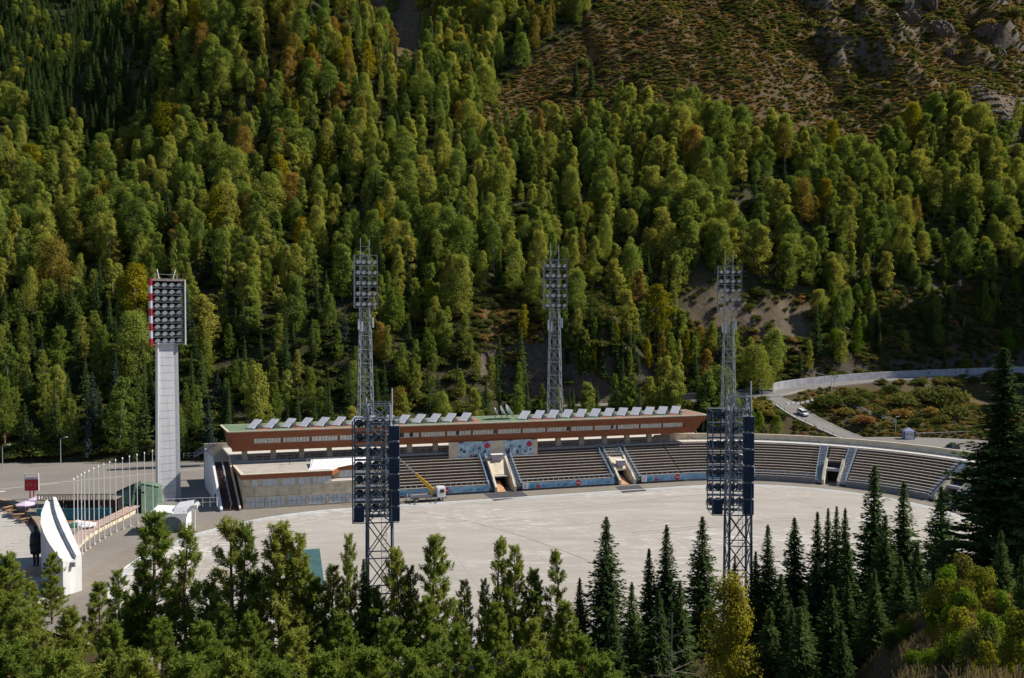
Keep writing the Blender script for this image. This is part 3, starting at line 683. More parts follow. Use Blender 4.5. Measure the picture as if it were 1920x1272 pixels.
# two posters and cream panels under the box
POSTER = ground_mat('poster_print', [(0.35, (0.06, 0.05, 0.07)), (0.44, (0.25, 0.42, 0.52)), (0.55, (0.45, 0.60, 0.68)), (0.7, (0.62, 0.70, 0.74))], 0.8, [(0.35, (0.10, 0.22, 0.32)), (0.6, (0.5, 0.64, 0.7))], 2.5, 0.35, rough=0.5, bump=0.0)
for (a, c, m_) in ((-20.3, -18.2, CREAM), (-18.2, -10.9, POSTER), (-10.9, -7.8, CREAM), (-7.8, -1.2, POSTER), (-1.2, -0.2, CREAM)):
    b = MB(); b.box(a, c, 9.75 if m_ is POSTER else 9.7, 10.2, 5.6, RZ0 - 0.03); pp = b.build('poster' if m_ is POSTER else 'cladding_panel', m_, gs)
    if m_ is POSTER:
        dd = disc('round_logo', c - 0.9, 9.74, 8.35, 0.62, RED, pp, 'red round logo at the poster corner')
        r = random.Random(int(a * 10))
        inks = [mat('print_brown', (0.11, 0.06, 0.07), 0.6, 0.5, 3.0), mat('print_navy', (0.05, 0.08, 0.14), 0.6, 0.4, 3.0), mat('print_rose', (0.42, 0.30, 0.32), 0.6, 0.3, 3.0), mat('print_sky', (0.55, 0.68, 0.76), 0.6, 0.2, 3.0)]
        for k in range(16):           # blurred printed shapes
            x = r.uniform(a + 0.5, c - 0.6); zb = r.uniform(5.9, 8.4); rr = r.uniform(0.16, 0.5); n_ = 11; tt = 9.742 - k * 0.0006
            if x > c - 1.6 and zb > 7.4: continue
            b = MB(); b.face([(x + rr * r.uniform(0.5, 1.1) * math.cos(2 * math.pi * j / n_), tt, zb + rr * r.uniform(0.7, 1.6) * math.sin(2 * math.pi * j / n_)) for j in range(n_)][::1]); b.build('printed_shape', inks[(k * 7 + int(-a)) % 4], pp)
# satellite dishes on the roof
for k, (s, t_, r) in enumerate(((-8.8, 14, 1.1), (-7.2, 14.5, 1.5), (-5.9, 14.2, 1.7))):
    dk = thing('satellite_dish', ['narrow', 'middle', 'widest'][k] + ' white satellite dish on the grandstand roof', 'satellite dish', W(s, t_, RZ1 + 0.24), AL, 'satellite dishes on the grandstand roof')
    b = MB(); b.beam((0, 0, 0), (0, 0, 1.3), 0.08, 6); b.box(-0.5, 0.5, -0.5, 0.5, 0, 0.1); b.build('mount', STEEL, dk)
    b = MB(); n = 16
    prev = None
    for i in range(5):
        rr = r * i / 4; dz = 0.35 * (i / 4) ** 2 * r
        ring = [(rr * math.cos(2 * math.pi * j / n), rr * math.sin(2 * math.pi * j / n), dz) for j in range(n)]
        if prev:
            for j in range(n): b.face([prev[j], prev[(j + 1) % n], ring[(j + 1) % n], ring[j]])
        prev = ring
    d_ = b.build('dish', WHITE, dk, smooth=True); d_.location = (0, 0, 1.6); d_.rotation_euler = (math.radians(60), 0, math.radians(75 + 8 * k))
    b = MB(); b.beam((0, 0, 0), (0, 0, 0.9), 0.04, 4); f_ = b.build('feed_arm', STEEL, dk); f_.location = (0, 0, 1.6); f_.rotation_euler = d_.rotation_euler

# ------------------------------------------------------------------ curved stand on the right
cs = thing('curved_grandstand', 'curved open grandstand with brown-grey bench rows bending round the right end of the rink', 'grandstand', W(0, 0), AL)
def arcs(d0, d1, step=2.2):
    n = max(2, int(abs(d0 - d1) / step)); return [math.radians(d0 + (d1 - d0) * k / n) for k in range(n + 1)]
def apt(phi, r, z): return (RC[0] + r * math.cos(phi), RC[1] + r * math.sin(phi), z)
CSECT = [(90, 68), (66, 47.5), (38.5, 13.5), (4.5, -16)]
for si, (d0, d1) in enumerate(CSECT):
    ph = arcs(d0, d1)
    for i in range(NROW):
        r0 = 39 + T0 + TD * i; z = Z0 + RH * i
        b = MB(); row_arc(b, ph, r0, r0 + TD + 0.001, z - 0.75, z); ro = b.build('seating_row', BROWN_D, cs)
        b = MB(); ph2 = arcs(d0 - 0.3, d1 + 0.3); row_arc(b, ph2, r0 - 0.02, r0 + 0.30, z + 0.05, z + 0.15); b.build('bench', BENCH_W if (i + si) % 4 else BENCH, ro)
    b = MB(); row_arc(b, ph, 39.25, 39 + T0 + 0.01, 0, 1.25); b.build('front_wall', mat('plinth2', (0.22, 0.21, 0.2), 0.9, 0.2), cs)
    if si == 0:
        b = MB(); row_arc(b, ph, 39.12, 39.22, 0.42, 1.62); pn = b.build('banner', BANNER, cs)
    b = MB(); rail_run(b, [apt(a, 39.35, 1.25 if si else 1.7) for a in ph], 0.85, r=0.032, levels=(1.0, 0.1)); b.build('front_rail', RAIL if si == 0 else BLUE_RAIL, cs)
for d0, d1 in ((68, 66), (47.5, 45.6), (40.4, 38.5), (13.5, 11.8), (6.2, 4.5)):
    ph = arcs(d0, d1, 1.0); b = MB()
    for k in range(NROW * 2): row_arc(b, ph, 39 + T0 + TD * k / 2, 39 + T0 + TD * (k + 1) / 2 + 0.003, Z0 + RH * k / 2 - 0.7, Z0 + RH * k / 2 - 0.04)
    b.build('aisle_stair', mat('aisle_pale', (0.26, 0.29, 0.32), 0.9, 0.2), cs)
    for dd in (d0, d1):
        b = MB(); rail_run(b, [apt(math.radians(dd), 39 + T0 + TD * i, Z0 + RH * i) for i in range(0, NROW, 1)], 0.95, r=0.035); b.build('aisle_rail', BLUE_RAIL, cs)
for d0, d1, tl in ((45.6, 40.4, 6.0), (11.8, 6.2, 6.0)):
    for dd in (d0, d1 + 0.7):
        b = MB(); ph = [math.radians(dd), math.radians(dd - 0.7)]
        A = []; 
        prof = [(39.2, 0), (39.2, 1.1), (39 + tl, Z0 + RH * tl / TD + 0.7), (39 + tl, 0)]
        b.hexa([apt(ph[0], r, z) for r, z in prof], [apt(ph[1], r, z) for r, z in prof]); b.build('tunnel_parapet', CREAM, cs)
    ph = arcs(d0 - 0.7, d1 + 0.7, 2)
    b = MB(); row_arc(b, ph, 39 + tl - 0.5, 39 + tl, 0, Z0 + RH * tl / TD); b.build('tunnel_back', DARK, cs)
    b = MB(); row_arc(b, ph, 39 + tl - 2.4, 39 + tl, 2.5, 3.1); b.build('tunnel_hood', mat('hood_lilac', (0.40, 0.36, 0.38), 0.7), cs)
    for i in range(7, NROW):
        r0 = 39 + T0 + TD * i; z = Z0 + RH * i
        b = MB(); row_arc(b, arcs(d0, d1, 2), r0, r0 + TD, z - 0.9, z); ro = b.build('seating_row', BROWN_D, cs)
        b = MB(); row_arc(b, arcs(d0 - 0.6, d1 + 0.6, 2), r0, r0 + 0.34, z + 0.05, z + 0.2); b.build('bench', BENCH, ro)
# pale wedge wall between straight and curved stand
b = MB(); ph = [math.radians(69.3), math.radians(68.2)]; prof = [(38.9, 0), (38.9, 0.9), (46, 4.9), (46, 0)]
b.hexa([apt(ph[0], r, z) for r, z in prof], [apt(ph[1], r, z) for r, z in prof]); b.build('wedge_wall', WHITE_D, cs)
ph = arcs(90, -18, 2.0)
RT_ = 39 + T0 + TD * NROW
b = MB(); row_arc(b, ph, RT_, RT_ + 3.4, ZC - 0.5, ZC - 0.02); b.build('concourse_floor', MATS['concourse_pale'], cs)
b = MB(); row_arc(b, ph, RT_ + 3.4, RT_ + 3.9, 0, ZC + 1.25); b.build('parapet_wall', CREAM, cs)
b = MB(); row_arc(b, arcs(88, -18, 2.0), RT_ + 3.3, RT_ + 4.0, ZC + 1.25, ZC + 1.4); b.build('parapet_coping', mat('coping2', (0.55, 0.47, 0.38), 0.8, 0.1), cs)
b = MB(); rail_run(b, [apt(a, RT_ - 0.1, ZC - 0.05) for a in arcs(90, -18, 2.5)], 0.95, r=0.025); b.build('concourse_rail', RAIL, cs)
# ------------------------------------------------------------------ annex in front of the left end, with stair and white flank wall
ax = thing('office_annex', 'low cream panelled annex with brown roof edge at the left end of the grandstand', 'building', W(-62.2, -1.5), AL)
AW, AD, AH = 27.5, 16.5, 6.6              # width along front, depth, height
def asl(t): return SK * t
# body set 0.12 m behind the panels
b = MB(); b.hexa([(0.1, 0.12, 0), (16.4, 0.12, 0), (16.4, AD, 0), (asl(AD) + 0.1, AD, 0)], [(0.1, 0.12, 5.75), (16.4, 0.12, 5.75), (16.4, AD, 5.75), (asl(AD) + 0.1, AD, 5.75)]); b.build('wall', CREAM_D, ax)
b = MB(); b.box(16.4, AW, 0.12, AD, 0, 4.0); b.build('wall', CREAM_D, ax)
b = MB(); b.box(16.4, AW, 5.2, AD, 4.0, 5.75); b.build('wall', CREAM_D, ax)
# front panels of the middle band and lintel bands
npan = 13; pw = AW / npan
for k in range(npan):
    b = MB(); b.box(k * pw + 0.03, (k + 1) * pw - 0.03, 0.0, 0.13, 2.35, 4.05); b.build('wall_panel', CREAM if k % 4 else CREAM_D, ax)
b = MB(); b.box(0.0, AW, -0.05, 0.12, 2.1, 2.32); b.build('string_course', CREAM, ax)
b = MB(); b.box(0.0, 16.4, -0.04, 0.12, 4.08, 4.25); b.build('sill_course', CREAM, ax)
b = MB(); b.box(0.0, AW, 0.0, 0.12, 0.0, 0.28); b.build('plinth_course', CREAM_D, ax)
# ground floor windows: six panes each
for k in range(7):
    s0 = 0.6 + k * 3.82
    if s0 + 3.3 > AW: break
    b = MB(); b.box(s0 - 0.05, s0 + 3.35, -0.02, 0.1, 0.3, 0.4); b.box(s0 - 0.05, s0 + 3.35, -0.02, 0.1, 2.0, 2.1); w_ = b.build('window', FRAME_W, ax)
    for j in range(4):
        for (z0, z1) in ((0.42, 1.2), (1.26, 1.98)):
            b = MB(); b.box(s0 + 0.84 * j, s0 + 0.84 * j + 0.76, 0.02, 0.08, z0, z1); b.build('pane', GLASS_W, w_)
    if k: 
        b = MB(); b.box(s0 - 0.42, s0 - 0.1, -0.03, 0.12, 0.0, 2.1); b.build('pier', CREAM, ax)
# first floor windows
for k, (s0, w) in enumerate(((1.6, 1.2), (3.6, 2.9), (7.2, 2.4), (10.2, 2.2), (12.9, 3.4))):
    b = MB(); b.box(s0 - 0.06, s0 + w + 0.06, 0.0, 0.11, 4.27, 4.36); w_ = b.build('window', FRAME_W, ax)
    nn = max(1, int(w / 0.75))
    for j in range(nn):
        b = MB(); b.box(s0 + w * j / nn + 0.03, s0 + w * (j + 1) / nn - 0.03, 0.04, 0.1, 4.38, 5.6); b.build('pane', GLASS_W, w_)
b = MB(); b.box(18.2, 24.2, 5.12, 5.2, 4.3, 5.7); w_ = b.build('window', FRAME_W, ax)
for j in range(6):
    b = MB(); b.box(18.3 + j * 0.98, 18.3 + j * 0.98 + 0.88, 5.05, 5.11, 4.35, 5.65); b.build('pane', GLASS_W, w_)
b = MB(); b.box(16.4, AW, 0.0, 0.3, 4.06, 4.55); b.build('balcony_parapet', CREAM, ax)
b = MB(); b.box(16.45, AW, 0.3, 5.2, 4.0, 4.08); b.build('balcony_floor', CONCRETE, ax)
# brown roof edge with pale coping following the stepped front
edge = [(-0.3, -0.3), (16.6, -0.3), (18.6, 4.8), (24.6, 4.8), (25.5, 6.8), (25.5, AD), (asl(AD) - 0.3, AD)]
b = MB(); b.prism(edge, 5.75, 6.6); b.build('roof_fascia', BROWN, ax)
b = MB(); b.prism([(x + 0.0, y) for x, y in edge], 6.605, 6.72); b.build('roof_coping', MATS['coping'], ax)
inner = [(0.3, 0.4), (16.0, 0.4), (17.8, 5.4), (24.4, 5.4), (24.9, 7.0), (24.9, AD - 0.3), (asl(AD) + 0.3, AD - 0.3)]
b = MB(); b.face([(x, y, 6.73) for x, y in inner]); b.build('roof', mat('roof_felt', (0.36, 0.33, 0.29), 0.9, 0.15, 0.5), ax)
b = MB(); b.hexa([(12.0, 1.2, 6.74), (16.4, 1.2, 6.74), (24.2, 8.0, 6.74), (12.6, 8.0, 6.74)], [(12.4, 2.0, 7.0), (16.6, 2.0, 7.0), (24.0, 8.0, 7.6), (12.8, 8.0, 7.6)]); gl = b.build('glazed_roof', WHITE, ax)
for k in range(6):
    b = MB(); b.beam((12.6 + k * 0.85, 2.0, 7.02), (13.2 + k * 2.0, 7.9, 7.62), 0.05); b.build('glazing_bar', STEEL, gl)
b = MB(); rail_run(b, [(12 + k * 1.5, 9.0, 6.73) for k in range(10)], 0.9, r=0.03); b.build('roof_rail', RAIL, ax)
b = MB(); b.beam((8.6, 8.2, 6.73), (8.6, 8.2, 8.2), 0.06); b.box(8.35, 8.9, 7.9, 8.4, 7.9, 8.4); b.build('roof_lamp', DARK, ax)
# stair and flank wall
fs = thing('outside_stair', 'wide dark brown outside stair climbing beside the white flank wall of the grandstand', 'stair', W(-66.0, -2.3), AL)
nst = 30
for k in range(nst):
    t0 = 0.6 + k * 0.46; z = ZC * (k + 1) / nst; sh = SK * t0
    b = MB(); b.hexa([(0.3 + sh, t0, max(0, z - 0.6)), (3.2 + sh, t0, max(0, z - 0.6)), (3.2 + sh, t0 + 0.47, max(0, z - 0.6)), (0.3 + sh, t0 + 0.47, max(0, z - 0.6))],
                     [(0.3 + sh, t0, z), (3.2 + sh, t0, z), (3.2 + sh, t0 + 0.47, z), (0.3 + sh, t0 + 0.47, z)]); b.build('step', mat('stair_brown', (0.075, 0.045, 0.038), 0.85, 0.2), fs)
b = MB(); b.beam((1.75, 0.8, 1.1), (1.75 + SK * 14, 14.4, ZC + 0.9), 0.14); 
for k in range(8): b.beam((1.75 + SK * (0.8 + 1.9 * k), 0.8 + 1.9 * k, ZC * (1.9 * k) / 13.8), (1.75 + SK * (0.8 + 1.9 * k), 0.8 + 1.9 * k, 1.0 + ZC * (1.9 * k) / 13.8), 0.05)
b.build('handrail', STEEL, fs)
def skewside(prof, s0, s1):
    b = MB(); b.hexa([(s0 + SK * t, t, z) for t, z in prof], [(s1 + SK * t, t, z) for t, z in prof]); return b
skewside([(0.0, 0), (0.0, 0.5), (14.2, ZC + 1.1), (26.0, ZC + 1.1), (26.0, 0)], -0.15, 0.28).build('flank_wall', mat('flank_white', (0.66, 0.66, 0.68), 0.7, 0.07, 0.8), fs)
skewside([(0.0, 0), (0.0, 0.5), (14.2, ZC + 1.0), (14.2, 0)], 3.22, 3.5).build('inner_wall', CREAM, fs)
b = MB(); b.box(-0.45, -0.16, 6.0 - 0, 7.1, 0, 2.1); dd = b.build('side_door', mat('door_blue', (0.10, 0.20, 0.30), 0.5), fs); dd.location.x = SK * 6.5
# steel stair at the left end of the roof box
es = thing('steel_stair', 'grey steel mesh stair at the left end of the grandstand roof', 'stair', W(-70.5, 20, ZC), AL)
b = MB(); b.beam((-2.5, -1, 0.1), (2.0, -1, 2.6), 0.08); b.beam((-2.5, 0.4, 0.1), (2.0, 0.4, 2.6), 0.08); b.build('stringer', STEEL, es)
for k in range(10):
    b = MB(); b.box(-2.5 + k * 0.45, -2.1 + k * 0.45, -1, 0.4, 0.1 + k * 0.25, 0.15 + k * 0.25); b.build('tread', STEEL, es)
for yy in (-1, 0.4):
    b = MB(); rail_run(b, [(-2.5 + k * 0.75, yy, 0.1 + k * 0.417) for k in range(7)], 1.05, r=0.03); b.build('handrail', STEEL, es)
b = MB(); rail_run(b, [(-4.5 + k, -1.2, 0) for k in range(4)], 1.05, r=0.03); b.build('landing_rail', STEEL, es)
# right end slanting stair under the roof box
rs = thing('end_stair', 'slanting stair block under the right end of the grandstand roof box', 'stair', W(40, 14, ZC), AL)
b = MB(); b.side([(0, 0), (0, 0.4), (4, 2.0), (4, 0)], -0.5, 2.2); b.build('flight', mat('stair_beige', (0.35, 0.28, 0.22), 0.85), rs)
b = MB(); b.beam((-0.5, 0, 1.2), (-0.5, 4, 2.8), 0.05); b.beam((2.2, 0, 1.2), (2.2, 4, 2.8), 0.05); b.build('handrail', STEEL, rs)

# ------------------------------------------------------------------ floodlight towers
def lamp_mesh(name, front, house):
    b = MB(); n = 10
    def ring(r, y): return [(r * math.cos(2 * math.pi * k / n), y, r * math.sin(2 * math.pi * k / n)) for k in range(n)]
    A, B_, C_, D_ = ring(0.15, 0.45), ring(0.36, 0.22), ring(0.46, -0.12), ring(0.43, -0.13)
    for X_, Y_ in ((A, B_), (B_, C_)):
        for k in range(n): b.face([X_[k], X_[(k + 1) % n], Y_[(k + 1) % n], Y_[k]])
    b.face(A); b.mat(1); b.face(D_[::-1]); b.mat(0)
    b.beam((-0.5, 0.0, -0.5), (-0.5, 0.0, 0.1), 0.04); b.beam((0.5, 0, -0.5), (0.5, 0, 0.1), 0.04); b.beam((-0.5, 0, -0.5), (0.5, 0, -0.5), 0.04)
    return b.mesh(name, [house, front])
LM_FAR = lamp_mesh('floodlight', LAMP_G, LAMP)
LM_NEAR = lamp_mesh('floodlight_rear', LAMP_G, mat('lamp_rear', (0.10, 0.12, 0.15), 0.4, 0.2, 2.0, metal=0.3))
def lattice(root, w0, w1, z0, z1, nb, lr, br, m, off=(0, 0), mb=None):
    """four tapering legs, each a part; bracing of each face a part"""
    cor = [(-1, -1), (1, -1), (1, 1), (-1, 1)]
    def pt(c, f): w = w0 + (w1 - w0) * f; return (off[0] + c[0] * w / 2, off[1] + c[1] * w / 2, z0 + (z1 - z0) * f)
    for c in cor:
        b = MB(); b.beam(pt(c, 0), pt(c, 1), lr, 6, lr * 0.8); b.build('leg', m, root)
    for i in range(4):
        c, d = cor[i], cor[(i + 1) % 4]; b = MB()
        for k in range(nb):
            f0, f1 = k / nb, (k + 1) / nb
            b.beam(pt(c, f0), pt(d, f1), br); b.beam(pt(d, f0), pt(c, f1), br); b.beam(pt(c, f1), pt(d, f1), br * 1.1)
        b.build('bracing', mb or m, root)
def ladder(root, x, y, z0, z1, m):
    b = MB(); b.beam((x - 0.25, y, z0), (x - 0.25, y, z1), 0.03); b.beam((x + 0.25, y, z0), (x + 0.25, y, z1), 0.03)
    z = z0
    while z < z1: b.beam((x - 0.25, y, z), (x + 0.25, y, z), 0.02); z += 0.45
    b.build('ladder', m, root)
def far_tower(x, y, label, hw, htop, hbot, zb, rz):
    t = thing('floodlight_tower', label, 'floodlight tower', (x, y, zb), rz, 'grey lattice floodlight towers behind the grandstand')
    Z1, Z0_ = htop - zb, hbot - zb
    lattice(t, 4.0, 2.4, 0, Z0_, 11, 0.16, 0.075, STEEL); lattice(t, 2.4, 2.2, Z0_ + 0.01, Z1, 5, 0.13, 0.06, STEEL)
    ladder(t, 0, 0.6, 0, Z0_, STEEL)
    b = MB(); rows = 5; dz = (Z1 - Z0_) / rows; yf = -1.5
    for k in range(rows + 1):
        z = Z0_ + k * dz; b.box(-hw / 2, hw / 2, yf - 0.6, yf + 0.6, z, z + 0.07)
        b.beam((-hw / 2, yf - 0.6, z + 1.0), (hw / 2, yf - 0.6, z + 1.0), 0.035) if k < rows else None
    b.build('catwalk', STEEL, t)
    for xx in (-hw / 2, -hw / 6, hw / 6, hw / 2):
        b = MB(); b.beam((xx, yf + 0.55, Z0_), (xx, yf + 0.55, Z1), 0.09); b.build('upright', STEEL, t)
    for sgn in (-1, 1):
        b = MB(); b.box(sgn * hw / 2 - 0.05, sgn * hw / 2 + 0.05, yf - 0.6, yf + 1.6, Z0_, Z1); b.build('side_screen', STEEL, t) if sgn < 0 else b.build('side_screen', mat('mesh_grey', (0.22, 0.23, 0.25), 0.5, 0.2, metal=0.3), t)
    for k in range(rows):
        for j in range(4):
            o = link('floodlight', LM_FAR, t, (-hw / 2 + hw * (j + 0.5) / 4 + 0.1, yf - 0.25, Z0_ + k * dz + 1.0), 0, 1.25)
            o.rotation_euler = (math.radians(28), 0, math.radians((j - 1.5) * 9))
            if j in (0, 1, 3) and k < 4:
                pass
    b = MB(); b.beam((-1.1, 0, Z1), (-1.1, 0, Z1 + 4.5), 0.06); b.beam((1.1, 0, Z1), (1.1, 0, Z1 + 4.2), 0.06); b.beam((-1.1, 0, Z1 + 2.4), (1.1, 0, Z1 + 2.4), 0.05); b.beam((-1.1, 0, Z1), (1.1, 0, Z1 + 2.4), 0.04); b.build('mast_frame', STEEL, t)
    for (xx, zz) in ((-1.9, Z0_ - 5.5), (-1.0, Z0_ - 6.0), (1.8, Z0_ - 5.0)):
        b = MB(); b.box(xx - 0.18, xx + 0.18, -1.6, -1.35, zz, zz + 2.6); b.beam((xx, -1.4, zz + 1.3), (xx * 0.7, -1.0, zz + 1.3), 0.05); b.build('antenna_panel', WHITE_D, t)
    b = MB(); b.box(-2.6, 2.6, -2.6, 2.6, -1.0, 0.25); b.build('footing', CONCRETE, t)
    return t
def pixel_tower(px, ytop, ybot, D, wpx):
    p = P(px, ytop, D); q = P(px, ybot, D); return p[0], p[1], p[2], q[2], wpx / F * D
for (px, y0, y1, D, wpx, lab, rz) in ((684, 480, 578, 206, 42, 'grey lattice floodlight tower rising behind the left half of the grandstand roof', 0.35), (1040, 488, 580, 214, 43, 'grey lattice floodlight tower rising behind the middle of the grandstand roof', 0.1),
                                      (1367, 500, 586, 226, 43, 'grey lattice floodlight tower beyond the right end of the grandstand roof', -0.12)):
    x, y, zt, zb_, w = pixel_tower(px, y0, y1, D, wpx)
    far_tower(x, y, lab, w, zt, zb_, max(0.0, gz(x, y)), rz)

def near_tower(px, D, ytop, ybot, wpx, label, zb, rz, sc, legpx):
    x, y, zt, zl, w = pixel_tower(px, ytop, ybot, D, wpx)
    t = thing('floodlight_tower', label, 'floodlight tower', (x, y, zb), rz, 'dark floodlight towers on the near side of the rink')
    Z1, Z0_ = zt - zb, zl - zb; lw = legpx / F * D
    ox = sc
    lattice(t, lw * 1.05, lw, 0, Z0_, 4, 0.17, 0.07, STEEL_B, (ox, 0)); lattice(t, lw, lw * 0.9, Z0_ + 0.01, Z1 + 1.6, 6, 0.15, 0.07, STEEL, (ox, 0), mb=STEEL)
    ladder(t, ox + 0.4, 0.5, 0, Z1, STEEL)
    rows = 7; dz = (Z1 - Z0_) / rows; yf = lw / 2 + 0.5
    for k in range(rows + 1):
        z = Z0_ + k * dz; b = MB()
        b.box(-w / 2, w / 2, yf - 0.5, yf + 0.55, z, z + 0.07)
        if k < rows:
            for h in (0.55, 1.05): b.beam((-w / 2, yf - 0.5, z + h), (w / 2, yf - 0.5, z + h), 0.03)
        b.beam((-w / 2, yf - 0.5, z + 0.0), (-w / 2, -lw / 2, z), 0.04); b.beam((w / 2, yf - 0.5, z), (w / 2, -lw / 2, z), 0.04); b.beam((-w / 2, -lw / 2, z), (w / 2, -lw / 2, z), 0.05)
        b.build('catwalk', STEEL_B, t)
    for xx in (-w / 2, -w / 6, w / 6, w / 2):
        b = MB(); b.beam((xx, yf, Z0_), (xx, yf, Z1), 0.07); b.build('upright', STEEL_B, t)
    b = MB(); b.beam((-w / 2, -lw / 2, Z0_), (-w / 2, -lw / 2, Z1), 0.07); b.build('upright', STEEL_B, t)
    for k in range(rows):
        for j in range(5):
            o = link('floodlight', LM_NEAR, t, (-w / 2 + w * (j + 0.5) / 5.4, yf + 0.15, Z0_ + k * dz + 0.95), 0, 1.0)
            o.rotation_euler = (math.radians(28), 0, math.radians(180 + (j - 2) * 8))
    # stacked ballast cabinets on the right flank, one low on the left
    for k in range(rows - 1):
        b = MB(); z = Z0_ + k * dz * 1.12 + 0.1; b.box(w / 2 - 1.0, w / 2 + 0.12, -lw / 2 - 0.1, -lw / 2 + 0.75, z, z + dz * 1.0); c = b.build('cabinet', STEEL_N, t, bevel=0.03)
        b = MB(); b.box(w / 2 - 1.0, w / 2 + 0.05, -lw / 2 - 0.1, -lw / 2 + 0.9, z + dz * 1.0, z + dz * 1.0 + 0.05); b.build('cabinet_lid', STEEL, c)
    b = MB(); b.box(-w / 2 + 0.1, -w / 2 + 1.15, -lw / 2 - 0.1, -lw / 2 + 0.75, Z0_ + 0.1, Z0_ + dz * 1.05); b.build('cabinet', STEEL_N, t, bevel=0.03)
    # spire frame on top
    b = MB(); a = lw * 0.52
    b.beam((ox - a, -0.4, Z1), (ox - a, -0.4, Z1 + 2.4), 0.08); b.beam((ox + a, -0.4, Z1), (ox + a, -0.4, Z1 + 3.4), 0.08); b.beam((ox - a, -0.4, Z1 + 2.0), (ox + a, -0.4, Z1 + 2.0), 0.05)
    b.beam((ox - a, -0.4, Z1 + 2.0), (ox, -0.4, Z1), 0.06); b.beam((ox + a, -0.4, Z1 + 2.0), (ox + 0.3, -0.4, Z1 - 0.6), 0.06); b.build('mast_frame', STEEL, t)
    b = MB(); b.box(ox - lw, ox + lw, -lw, lw, -1.2, 0.2); b.build('footing', CONCRETE, t)
near_tower(705, 84, 788, 975, 84, 'dark blue-grey floodlight tower standing between the annex and the camera', 0.0, 0.12, 0.35, 46)
near_tower(1370, 91, 770, 962, 74, 'dark blue-grey floodlight tower standing in front of the right half of the grandstand', 0.0, -0.05, 0.9, 40)

# white concrete pylon at the left
p0 = G(317, 938)
py = thing('floodlight_pylon', 'tall pale concrete floodlight pylon with a red and white striped edge left of the grandstand', 'floodlight tower', (p0[0], p0[1], 0), math.radians(33))
SHZ = 31.5
b = MB(); b.hexa([(-1.95, -0.9, 0), (1.6, -0.9, 0), (1.6, 1.3, 0), (-1.95, 1.3, 0)], [(-1.75, -0.8, SHZ), (1.45, -0.8, SHZ), (1.45, 1.2, SHZ), (-1.75, 1.2, SHZ)]); b.build('shaft', mat('pylon_core', (0.30, 0.31, 0.33), 0.8, 0.1), py)
PYL = mat('pylon_panel', (0.56, 0.57, 0.59), 0.75, 0.16, 0.9, c2=(0.62, 0.63, 0.65), stretch=(1.6, 1.6, 0.12))
npn = 21
for k in range(npn):
    z0, z1 = SHZ * k / npn + 0.03, SHZ * (k + 1) / npn - 0.03; f = k / npn
    b = MB(); b.box(-1.85 + 0.15 * f, 1.15 - 0.1 * f, -1.02 + 0.1 * f, -0.82 + 0.1 * f, z0, z1); b.build('facing_panel', PYL, py)
b = MB(); b.hexa([(-2.25, -1.3, 0), (-1.97, -1.3, 0), (-1.97, 1.5, 0), (-2.25, 1.5, 0)], [(-2.0, -1.2, SHZ), (-1.76, -1.2, SHZ), (-1.76, 1.4, SHZ), (-2.0, 1.4, SHZ)]); b.build('fin', WHITE, py)
b = MB(); b.hexa([(1.62, -0.7, 0), (2.1, -0.7, 0), (2.1, 1.5, 0), (1.62, 1.5, 0)], [(1.47, -0.6, SHZ), (1.85, -0.6, SHZ), (1.85, 1.4, SHZ), (1.47, 1.4, SHZ)]); b.build('fin', mat('fin_shade', (0.36, 0.38, 0.42), 0.75, 0.1), py)  # right fin greyer than the left: shade put into its colour
HZ0, HZ1, HW = 31.2, 43.6, 6.0
b = MB(); b.box(-HW / 2 + 0.3, HW / 2 - 0.3, 0.9, 1.0, HZ0, HZ1); b.build('back_screen', DARK, py)
for k in range(10):
    b = MB(); z = HZ0 + (HZ1 - HZ0) * k / 9; b.box(-HW / 2 + 0.2, HW / 2 - 0.2, -1.5, 1.0, z, z + 0.06); b.beam((-HW / 2 + 0.2, -1.5, z + 0.5), (HW / 2 - 0.2, -1.5, z + 0.5), 0.035); b.build('catwalk', STEEL, py)
for xx in (-1.5, 0, 1.5):
    b = MB(); b.beam((xx, -0.9, HZ0), (xx, -0.9, HZ1), 0.05); b.build('upright', LAMP, py)
b = MB(); b.box(-HW / 2 + 0.1, HW / 2, -1.6, 1.1, HZ1 + 0.06, HZ1 + 0.4); b.build('head_cap', mat('cap_rust', (0.28, 0.22, 0.20), 0.7, 0.3), py)
for k in range(9):
    z0, z1 = HZ0 - 0.3 + (HZ1 - HZ0 + 0.8) * k / 9, HZ0 - 0.3 + (HZ1 - HZ0 + 0.8) * (k + 1) / 9
    b = MB(); b.box(-HW / 2 - 0.25, -HW / 2 + 0.08, -1.7, 0.9, z0, z1); b.build('stripe', RED if k % 2 == 0 else WHITE, py)
b = MB(); b.box(HW / 2, HW / 2 + 0.22, -1.7, 0.9, HZ0 - 0.2, HZ1 + 0.4); b.build('edge_fin', WHITE_D, py)
for k in range(9):
    for j in range(4):
        o = link('floodlight', LM_FAR, py, (-HW / 2 + 1.0 + j * 1.35, -0.95, HZ0 + (HZ1 - HZ0) * k / 9 + 0.72), 0, 1.15); o.rotation_euler = (math.radians(30), 0, math.radians(12))
for (xx, lean) in ((-1.4, -0.4), (1.1, 0.5)):
    b = MB(); b.beam((xx, 0, HZ1 + 0.4), (xx + lean, 0, HZ1 + 2.4), 0.09); b.build('antenna', WHITE_D, py)
b = MB(); b.beam((-2.2, 0, HZ1 + 0.4), (-2.2, 0, HZ1 + 1.5), 0.06); b.beam((1.9, 0, HZ1 + 0.4), (1.9, 0, HZ1 + 1.5), 0.06); b.beam((-2.2, 0, HZ1 + 1.4), (1.9, 0, HZ1 + 1.4), 0.05); b.build('head_rail', STEEL, py)
